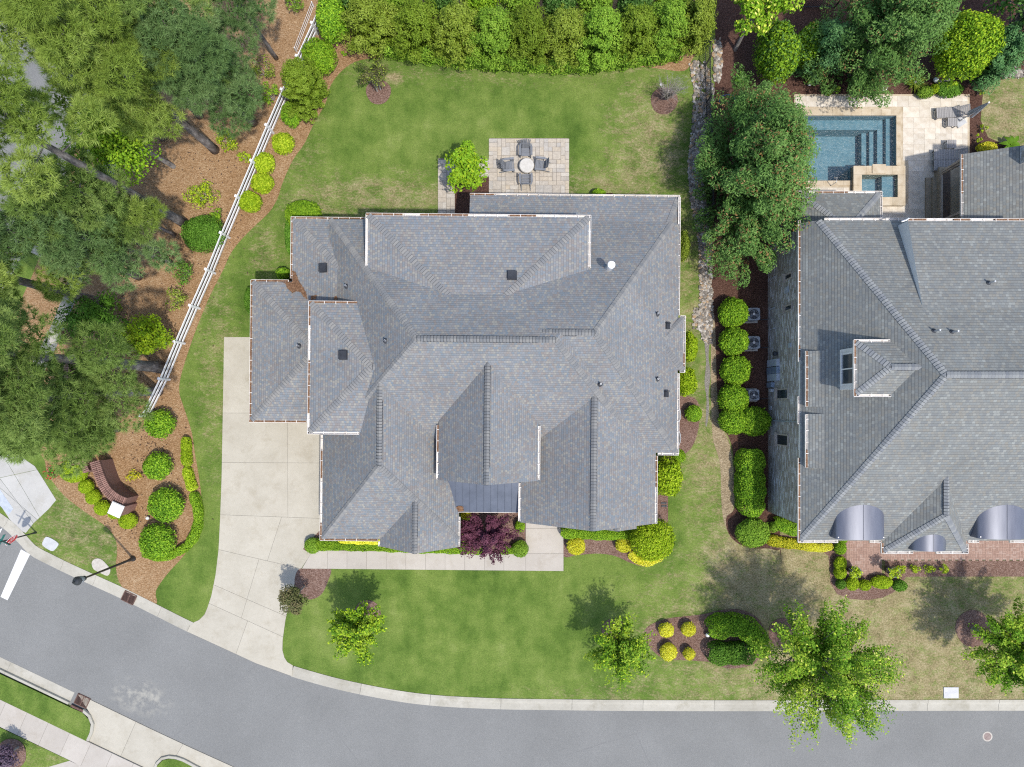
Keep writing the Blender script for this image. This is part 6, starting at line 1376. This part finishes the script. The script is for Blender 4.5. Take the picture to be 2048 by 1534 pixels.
mb = MB(); mb.bar(nrm * .04 + rgt * -.2 + Vector((0, 0, 2.5)), nrm * .04 + rgt * .2 + Vector((0, 0, 2.5)), .03, .03); mb.build('bracket', 'dark_metal', sg)
for a, z in ((math.radians(-27), 2.78), (math.radians(62), 2.95)):
    MB().box((0, 0, z), (.95, .02, .19), rz=a).build('street_blade', 'sign_teal', sg)
# painted bars
for i, (q, lab) in enumerate([([(41, 1099), (59, 1109), (14, 1201), (0, 1194)], 'white painted stop bar across the road'), ([(-20, 1072), (4, 1056), (-30, 1130), (-60, 1130)], 'end of a white painted bar cut by the left edge')]):
    solo(MB().prism([XY(*p) for p in q], -.049, -.045).build('road_marking', 'road_paint'), lab, 'road marking')
def grate(px, py, rz, label, w_=.80, d=.62, z=-.035):
    t = thing('storm_grate', label, 'storm drain', P(px, py), rz); mb = MB()
    for c, s in (((0, d / 2, z), (w_, .05, .04)), ((0, -d / 2, z), (w_, .05, .04)), ((w_ / 2, 0, z), (.05, d, .04)), ((-w_ / 2, 0, z), (.05, d, .04)), ((0, 0, z + .003), (.05, d, .04))): mb.box(c, s)
    mb.build('frame', 'rusty_iron', t); me = MB().bar((-w_ / 4 + .02, -.035, 0), (w_ / 4 - .02, .035, 0), .028, .03).mesh('grate_bar', 'rusty_iron')
    for i in range(10):
        for sx in (-1, 1): link('grate_bar', me, t, (sx * w_ / 4, -d / 2 + d * (i + .5) / 10, z))
    MB().box((0, 0, z - .025), (w_, d, .03)).build('pit', 'grate_dark', t)
grate(258.5, 1195, -math.radians(26), 'rusty storm grate in the kerb below the street lamp', z=.028); grate(164, 1402, -math.radians(25), 'rusty storm grate in the far kerb', .82, .64, z=-.022)
solo(MB().box((0, 0, .06), (.84, .13, .10)).build('kerb_inlet', 'rusty_iron', loc=P(156, 1415.5), rotz=-math.radians(25)), 'rusty iron inlet hood behind the far storm grate', 'drain hood')
mh = thing('manhole', 'round rusty manhole cover in a pale ring on the road', 'manhole', P(1975, 1473, -.05))
MB().lathe([(.31, 0), (.31, .004), (.23, .005)], 28).build('ring', 'pale_pad', mh); MB().lathe([(.235, 0), (.235, .008), (.22, .010)], 28).build('cover', 'rusty_manhole', mh)
for k in range(-3, 4):
    hw = math.sqrt(max(0, .2 ** 2 - (k * .055) ** 2)); MB().box((0, k * .055, .012), (hw * 2, .018, .006), rz=.8).build('rib', 'rusty_manhole', mh) if hw > .05 and k == 0 else None
solo(MB().prism(inset([(x - P(100.5, 1088).x, y - P(100.5, 1088).y) for x, y in [XY(*p) for p in curve([(88, 1080), (94, 1073.5), (106, 1078), (117, 1086), (116, 1092), (108, 1101), (100, 1100), (86, 1090)], True, 4)]], .0), -.02, .05).build('utility_box', 'utility_white', loc=P(100.5, 1088)), 'white rounded utility box lid in the grass beside the kerb', 'utility lid')
c = P(203, 1134); solo(MB().prism([(x - c.x, y - c.y) for x, y in [XY(*p) for p in curve([(184, 1126), (190, 1118), (202, 1118), (215, 1130), (221, 1140), (216, 1151), (202, 1146), (188, 1138)], True, 4)]], -.02, .035).build('concrete_pad', 'pale_pad', loc=c), 'pale round concrete pad under the street lamp', 'pad')
ml = thing('meter_lid', 'square white water meter lid in the grass near the kerb', 'utility lid', P(1901.5, 1385)); MB().box((0, 0, .02), (.92, .68, .06)).build('lid', 'utility_white', ml)
for sx in (-.3, .28): MB().box((sx, .0, .052), (.1, .05, .01)).build('handle_slot', 'ac_metal', ml)
solo(MB().lathe([(.085, 0), (.085, .03), (.05, .032)], 16).build('drain_cap', 'bright_cap', loc=P(1322, 169.5)), 'tiny white drain cap on the back lawn', 'drain cap')
for i, (x, y, r, lab) in enumerate([(1413, 1267, .14, 'pale glass globe light in the island bed'), (1616, 171, .14, 'pale round ground light left of the pool terrace'), (1866.5, 164, .16, 'pale round ground light beside the boulder'), (299, 1035, .11, 'small pale ground light left of the lowest round bush')]):
    t = thing('garden_light', lab, 'garden light', P(x, y)); MB().lathe([(.07, -.02), (.07, .12)], 12).build('base', 'dark_metal', t); MB().lathe([(r * math.cos(a), .12 + r + r * math.sin(a)) for a in [math.radians(d) for d in range(-80, 91, 17)]], 18).build('globe', 'globe_glass', t, smooth=True)
rgx = np.random.default_rng(8); b_ = P(1882, 170); t = core_mesh('boulder', (0, 0, .12), (.48, .30, .28), 41, .22, 'boulder', None); t.location = b_; t.rotation_euler = (0, 0, .5); solo(t, 'grey boulder between the ground light and the grassy mound', 'boulder')
for i, (x, y, lab) in enumerate([(1327, 1006, 'upper black splash block in the mulch right of the house'), (1328, 1012, 'lower black splash block in the mulch right of the house')]):
    q = MB(); q.box((0, 0, .03), (.34, .1, .05)); q.box((.13, 0, .06), (.08, .12, .05)); solo(q.build('splash_block', 'vent_plastic', loc=P(x, y)), lab, 'splash block')
hs = [P(1438, 205), P(1440, 196), P(1448, 191), P(1458, 190), P(1467, 193), P(1470, 203)]; solo(MB().tube([p + Vector((0, 0, .03)) for p in [Vector((*q, 0)) for q in curve([(p.x, p.y) for p in hs], False, 6)]], .018, 6).build('garden_hose', 'blue_hose'), 'blue garden hose looped on the mulch by the black fence', 'hose')
rg = np.random.default_rng(6); t = thing('white_flowers', 'small clump of white flowers at the top edge of the terrace', 'flowers', P(1762, 179)); q = ball(40, rg) * np.array([.3, .18, .1]) + np.array([0, 0, .2]); leaves('bloom', q, q, .10, 'white_petal', rg, .9, .5, t); MB().tube([(0, 0, 0), (0, 0, .2)], .02, 5).build('stem', 'twig', t)
# ------------------------------------------------------------------ brick sign wall
wall = thing('brick_wall', 'curved red brick sign wall with soldier brick coping', 'wall', P(190, 960)); O = wall.location.copy()
def brick_run(pix, z, width, rows, z0=0.0, step=.115):
    path = [P(*p, z) - O for p in curve(pix, False, 8)]; path = [Vector((p.x, p.y)) for p in path]
    L = [0.0]
    for a, b in zip(path, path[1:]): L.append(L[-1] + (b - a).length)
    s = step / 2; core = MB(); rw_ = width / rows
    mesh = MB().box((0, 0, 0), (step - .034, rw_ - .02, .10)).mesh('brick', 'wall_brick')
    while s < L[-1]:
        i = max(0, next((k for k in range(len(L) - 1) if L[k + 1] >= s), len(L) - 2)); t = (s - L[i]) / max(1e-6, L[i + 1] - L[i]); p = path[i].lerp(path[i + 1], t); e = (path[i + 1] - path[i]).normalized(); n = Vector((-e.y, e.x))
        for r in range(rows):
            q = p + n * (width * ((r + .5) / rows - .5)); o = link('brick', mesh, wall, (q.x, q.y, z - .05 + (.012 if r == rows // 2 and rows > 2 else 0)), math.atan2(e.y, e.x))
        s += step
    for a, b in zip(path, path[1:]): core.bar((*a, (z - .1 + z0) / 2), (*b, (z - .1 + z0) / 2), width - .06, z - .1 - z0)
    core.build('wall_body', 'wall_brick', wall)
brick_run([(248, 1005), (230, 996), (213, 981), (202, 962), (194, 940), (189, 924)], 1.45, .62, 2)
brick_run([(172, 944), (166, 930), (160, 920)], 1.3, .42, 1)
brick_run([(152, 929), (147, 908), (139, 885), (133, 860), (130, 830), (128, 790), (127, 745), (128, 712)], 1.5, .62, 2)
for (x, y, rz, lab) in [(255.5, 1015.5, -.42, 'brick pillar with a large white cap at the lower end of the brick wall'), (136, 682, .3, 'brick pillar with a pale cap at the hidden upper end of the brick wall')]:
    t = thing('brick_pillar', lab, 'pillar', P(x + 7 if x > 200 else x + 9, y - 4, 0), rz); c = Vector((0, 0, 0)); MB().box((0, 0, .80), (.62, .62, 1.6)).build('pillar_body', 'wall_brick', t); m = MB(); m.box((0, 0, 1.63), (.78, .78, .06)); m.box((0, 0, 1.68), (.72, .72, .05)); m.build('cap', 'sign_white' if x > 200 else 'pale_pad', t)
ub = thing('utility_cabinet', 'grey metal utility cabinet behind the brick wall', 'cabinet', P(172, 902), -.2); MB().box((0, 0, .42), (.72, .38, .84)).build('cabinet_body', 'cabinet_grey', ub); MB().box((0, .0, .86), (.78, .42, .04)).build('lid', 'blue_grey_panel', ub); MB().box((-.05, .02, .89), (.2, .16, .02)).build('label_plate', 'sign_white', ub)
vb = thing('backflow_valve', 'small white pipe valve beside the utility cabinet', 'valve', P(181, 917)); MB().tube([(-.12, .1, 0), (-.12, .1, .35), (.14, -.06, .35), (.14, -.06, 0)], .05, 8).build('pipe', 'utility_white', vb); MB().lathe([(.09, .3), (.09, .42), (.03, .44)], 12, (.14, -.06, 0)).build('valve_cap', 'utility_white', vb)
# ------------------------------------------------------------------ patio furniture
def adirondack():
    t = thing('adirondack_chair', '', 'chair'); A = 'adirondack'
    for i in range(6):
        y = -.36 + i * .085; MB().box((0, 0, 0), (.50, .075, .022)).build('seat_slat', A, t, loc=(0, y, .37 - .018 * i))
    for i in range(6):
        x = -.235 + i * .094; top = .98 - abs(i - 2.5) * .028; mb = MB(); mb.bar((x * .82, .12, .27), (x * 1.12, .12 + .30 * (top / .98), top), .080, .02, up=Vector((0, -1, .3))); mb.build('back_slat', A, t)
    for s in (-1, 1):
        MB().prism([(s * .29, -.42), (s * .42, -.42), (s * .42, .10), (s * .34, .30), (s * .29, .30)], .545, .570).build('arm', A, t)
        MB().box((s * .32, -.36, .272), (.03, .11, .544)).build('front_leg', A, t); MB().bar((s * .28, -.42, .33), (s * .28, .52, .03), .03, .10).build('rear_leg', A, t)
    MB().bar((-.27, .27, .62), (.27, .27, .62), .03, .07).build('back_brace', A, t); return t
def dup(root, loc, rz, label):
    r = root.copy(); COL.objects.link(r); r.location = loc; r.rotation_euler = (0, 0, rz); r['label'] = label
    for ch in list(root.children): c = ch.copy(); COL.objects.link(c); c.parent = r
    return r
ch = adirondack(); ch['group'] = 'chairs round the fire table'
for i, (x, y, rz, lab) in enumerate([(1051, 304, 0, 'grey slatted chair on the lawn side of the fire table'), (1015, 336, math.pi / 2 + .08, 'grey slatted chair left of the fire table by the small tree'), (1083, 334, -math.pi / 2 - .1, 'grey slatted chair right of the fire table'), (1051.5, 366, math.pi + .03, 'grey slatted chair nearest the house wall')]):
    p = P(x, y); p.z = .056
    if i == 0: ch.location = p; ch.rotation_euler = (0, 0, rz); ch['label'] = lab
    else: dup(ch, p, rz, lab)
ft = thing('fire_table', 'round pale fire table in the middle of the four chairs', 'table', P(1053, 336)); ft.location.z = .056
MB().lathe([(.40, 0), (.42, .04), (.41, .30), (.45, .34), (.46, .40), (.44, .43)], 32).build('table_base', 'fire_table', ft, smooth=False); MB().lathe([(.43, .43), (.43, .452), (.40, .458)], 32).build('table_lid', 'fire_table', ft)
# ------------------------------------------------------------------ air conditioners
simple('fan_blade_grey', [(.10, .115, .14), (.15, .165, .19)], 4, .4, .3)
def ac(px, py, s, label):
    t = thing('air_conditioner', label, 'air conditioner', P(px, py), .02, 'air conditioners beside the grey brick wall'); hh = .78; r = s / 2; k = .16 * s
    rr = lambda a, b: [(x + k * math.cos(q), y + k * math.sin(q)) for (x, y, q0) in ((a - k, a - k, 0), (-a + k, a - k, 90), (-a + k, -a + k, 180), (a - k, -a + k, 270)) for q in [math.radians(q0 + d) for d in (0, 30, 60, 90)]]
    MB().box((0, 0, .04), (s + .18, s + .18, .08)).build('pad', 'plaza_concrete', t); MB().prism(rr(r, k), .08, hh).build('housing', 'ac_metal', t)
    MB().lathe([(r * .80, hh), (r * .80, hh + .006)], 28).build('fan_opening', 'fan_dark', t)
    me = MB().add([(0, .03, 0), (r * .70, .14, .02), (r * .74, -.06, .0), (.04, -.05, 0)], [(0, 3, 2, 1)]).mesh('fan_blade', 'fan_blade_grey')
    for i in range(3): link('fan_blade', me, t, (0, 0, hh + .012), i * 2.094 + px)
    MB().lathe([(r * .2, hh + .01), (r * .2, hh + .03)], 14).build('fan_hub', 'galvanised', t); mb = MB()
    for q in (.55, .9): mb.tube([(r * q * math.cos(a), r * q * math.sin(a), hh + .04) for a in [6.2832 * i / 28 for i in range(29)]], .005 if q < .85 else .02, 4, caps=False)
    for a in [6.2832 * i / 4 for i in range(4)]: mb.tube([(r * .2 * math.cos(a), r * .2 * math.sin(a), hh + .04), (r * .9 * math.cos(a), r * .9 * math.sin(a), hh + .04)], .005, 4)
    mb.build('fan_guard', 'ac_metal', t); MB().tube([(r * .8, -r * .6, .2), (r + .35, -r * .75, .12), (r + .7, -r * .7, .25)], .025, 6).build('pipe', 'fan_dark', t)
ac(1499, 631.5, .76, 'top air conditioner beside the grey brick wall'); ac(1499, 687.5, .76, 'middle air conditioner beside the grey brick wall'); ac(1499, 790.5, .66, 'lowest and smallest air conditioner beside the grey brick wall')
# ------------------------------------------------------------------ pool furniture
def lounger(px, py, label, rz=0, group='sun loungers on the pool terrace'):
    t = thing('sun_lounger', label, 'sun lounger', P(px, py), rz, group); t.location.z = .05; W_ = 'weathered_wood'
    for s in (-1, 1): MB().bar((-.95, s * .30, .30), (.95, s * .30, .30), .04, .09).build('side_rail', W_, t)
    for x in (-.85, .85):
        for s in (-1, 1): MB().box((x, s * .29, .14), (.07, .06, .28)).build('leg', W_, t)
    me = MB().box((0, 0, 0), (.085, .64, .022)).mesh('slat', W_)
    for i in range(13): link('slat', me, t, (-.92 + i * .098, 0, .36))
    for i in range(7):
        u = i * .098; o = link('slat', me, t, (.37 + u * .86, 0, .37 + u * .5)); o.rotation_euler = (0, -.53, 0)
    for s in (-1, 1): MB().bar((.34, s * .26, .35), (.92, s * .26, .69), .03, .05).build('back_rail', W_, t)
lounger(1896, 229.5, 'weathered wooden lounger beside the umbrella, raised end towards the lawn', .06); lounger(1891, 314, 'weathered wooden lounger, upper of the pair by the porch', 0); lounger(1891, 335, 'weathered wooden lounger, lower of the pair by the porch', 0)
for (x, y, lab) in [(1896, 250, 'low slatted wooden table beside the upper lounger'), (1894, 293.5, 'low slatted wooden table above the pair of loungers')]:
    t = thing('side_table', lab, 'table', P(x, y), .0, 'wooden side tables'); t.location.z = .05; me = MB().box((0, 0, 0), (.085, .52, .02)).mesh('slat', 'weathered_wood')
    for i in range(6): link('slat', me, t, (-.25 + i * .1, 0, .40))
    for sx in (-1, 1):
        for sy in (-1, 1): MB().box((sx * .24, sy * .20, .19), (.05, .05, .38)).build('leg', 'weathered_wood', t)
um = thing('parasol', 'closed grey striped umbrella on a pale base at the terrace edge', 'umbrella', P(1917, 244)); um.location.z = .05
MB().box((0, 0, .05), (.62, .62, .09), rz=.6).build('base_plate', 'utility_white', um); MB().lathe([(.06, .09), (.05, .4), (.025, .42), (.022, 2.6), (.05, 2.62), (.05, 2.7)], 12).build('pole', 'sign_white', um)
for k in range(10):
    a0, a1 = 6.2832 * k / 10, 6.2832 * (k + .75) / 10; mb = MB(); pr = [(.21, 1.05), (.19, 1.3), (.13, 1.9), (.07, 2.4), (.03, 2.62)]; vs = []
    for r, z in pr: vs += [(r * math.cos(a0), r * math.sin(a0), z), (r * 1.15 * math.cos((a0 + a1) / 2), r * 1.15 * math.sin((a0 + a1) / 2), z), (r * .72 * math.cos(a1), r * .72 * math.sin(a1), z)]
    fs = []
    for i in range(4): b = i * 3; fs += [(b, b + 1, b + 4, b + 3), (b + 1, b + 2, b + 5, b + 4)]
    mb.add(vs, fs).build('fold', 'umbrella_cloth' if k % 2 else 'cabinet_grey', um)
# ------------------------------------------------------------------ neighbour's brick path and pots
bp = tag(bpy.data.objects.new('brick_path', None), kind='structure'); COL.objects.link(bp); rb = random.Random(4); mbs = [MB(), MB(), MB()]
for nm, cs in (('brick_tone_a', [(.30, .195, .155), (.36, .245, .20)]), ('brick_tone_b', [(.27, .17, .135), (.32, .215, .175)]), ('brick_tone_c', [(.33, .23, .19), (.39, .285, .24)])): simple(nm, cs, 9, .9)
def inpath(x, y): px, py = x * F / H + CX, -y * F / H + CY; return (1692 <= px <= 1763 and 1070 <= py <= 1149) or (1763 < px <= 2110 and 1078 <= py <= 1120)
(x0, y0), (x1, y1) = XY(1692, 1149), XY(2110, 1070); j = 0; yy = y0
while yy < y1:
    i = 0; xx = x0
    while xx < x1:
        hv = (int((xx - x0) / .212) + int((yy - y0) / .212)) % 2
        for k in range(2):
            c = (xx + .053 + k * .106, yy + .106) if hv else (xx + .106, yy + .053 + k * .106); d = (.098, .204) if hv else (.204, .098)
            if inpath(*c): mbs[rb.choice((0, 0, 1, 2))].box((c[0], c[1], .02 + rb.uniform(-.002, .002)), (d[0], d[1], .05))
        xx += .212
    yy += .212
for m_, nm in zip(mbs, ('brick_tone_a', 'brick_tone_b', 'brick_tone_c')): o = m_.build('paving_bricks', nm, bp); o['kind'] = 'stuff'
for q in ([(1692, 1070), (1763, 1070), (1763, 1149), (1692, 1149)], [(1763, 1078), (2110, 1078), (2110, 1120), (1763, 1120)]): MB().prism([XY(*p) for p in q], -.02, .036).build('joint_sand', 'paver_joint', bp)
for (x, y, ox, oy, lab) in [(1699, 1138, .35, -.25, 'left potted shrub in a dark urn at the end of the brick path'), (1775, 1138, .35, -.3, 'right potted shrub in a dark urn at the end of the brick path')]:
    pt = thing('plant_pot', lab.replace('potted shrub in a dark urn', 'dark glazed urn'), 'pot', P(x, y), 0, 'urns at the brick path'); pt.location.z = .045
    MB().lathe([(.17, 0), (.24, .15), (.29, .45), (.28, .70), (.33, .78), (.33, .82), (.28, .82), (.27, .74)], 20).build('urn', 'pot_blue', pt, smooth=True); MB().lathe([(.275, .70), (.275, .75)], 18).build('soil', 'soil', pt)
    tree((x, y), 1.15, .52, .62, 'leaf_yellowgreen', lab, 'potted_shrub', leaf=.10, n=420, lobes=10, trunk=.025, off=(ox * .2, oy * .2), z0=.79, clump=.4, bark='twig', cat='shrub')
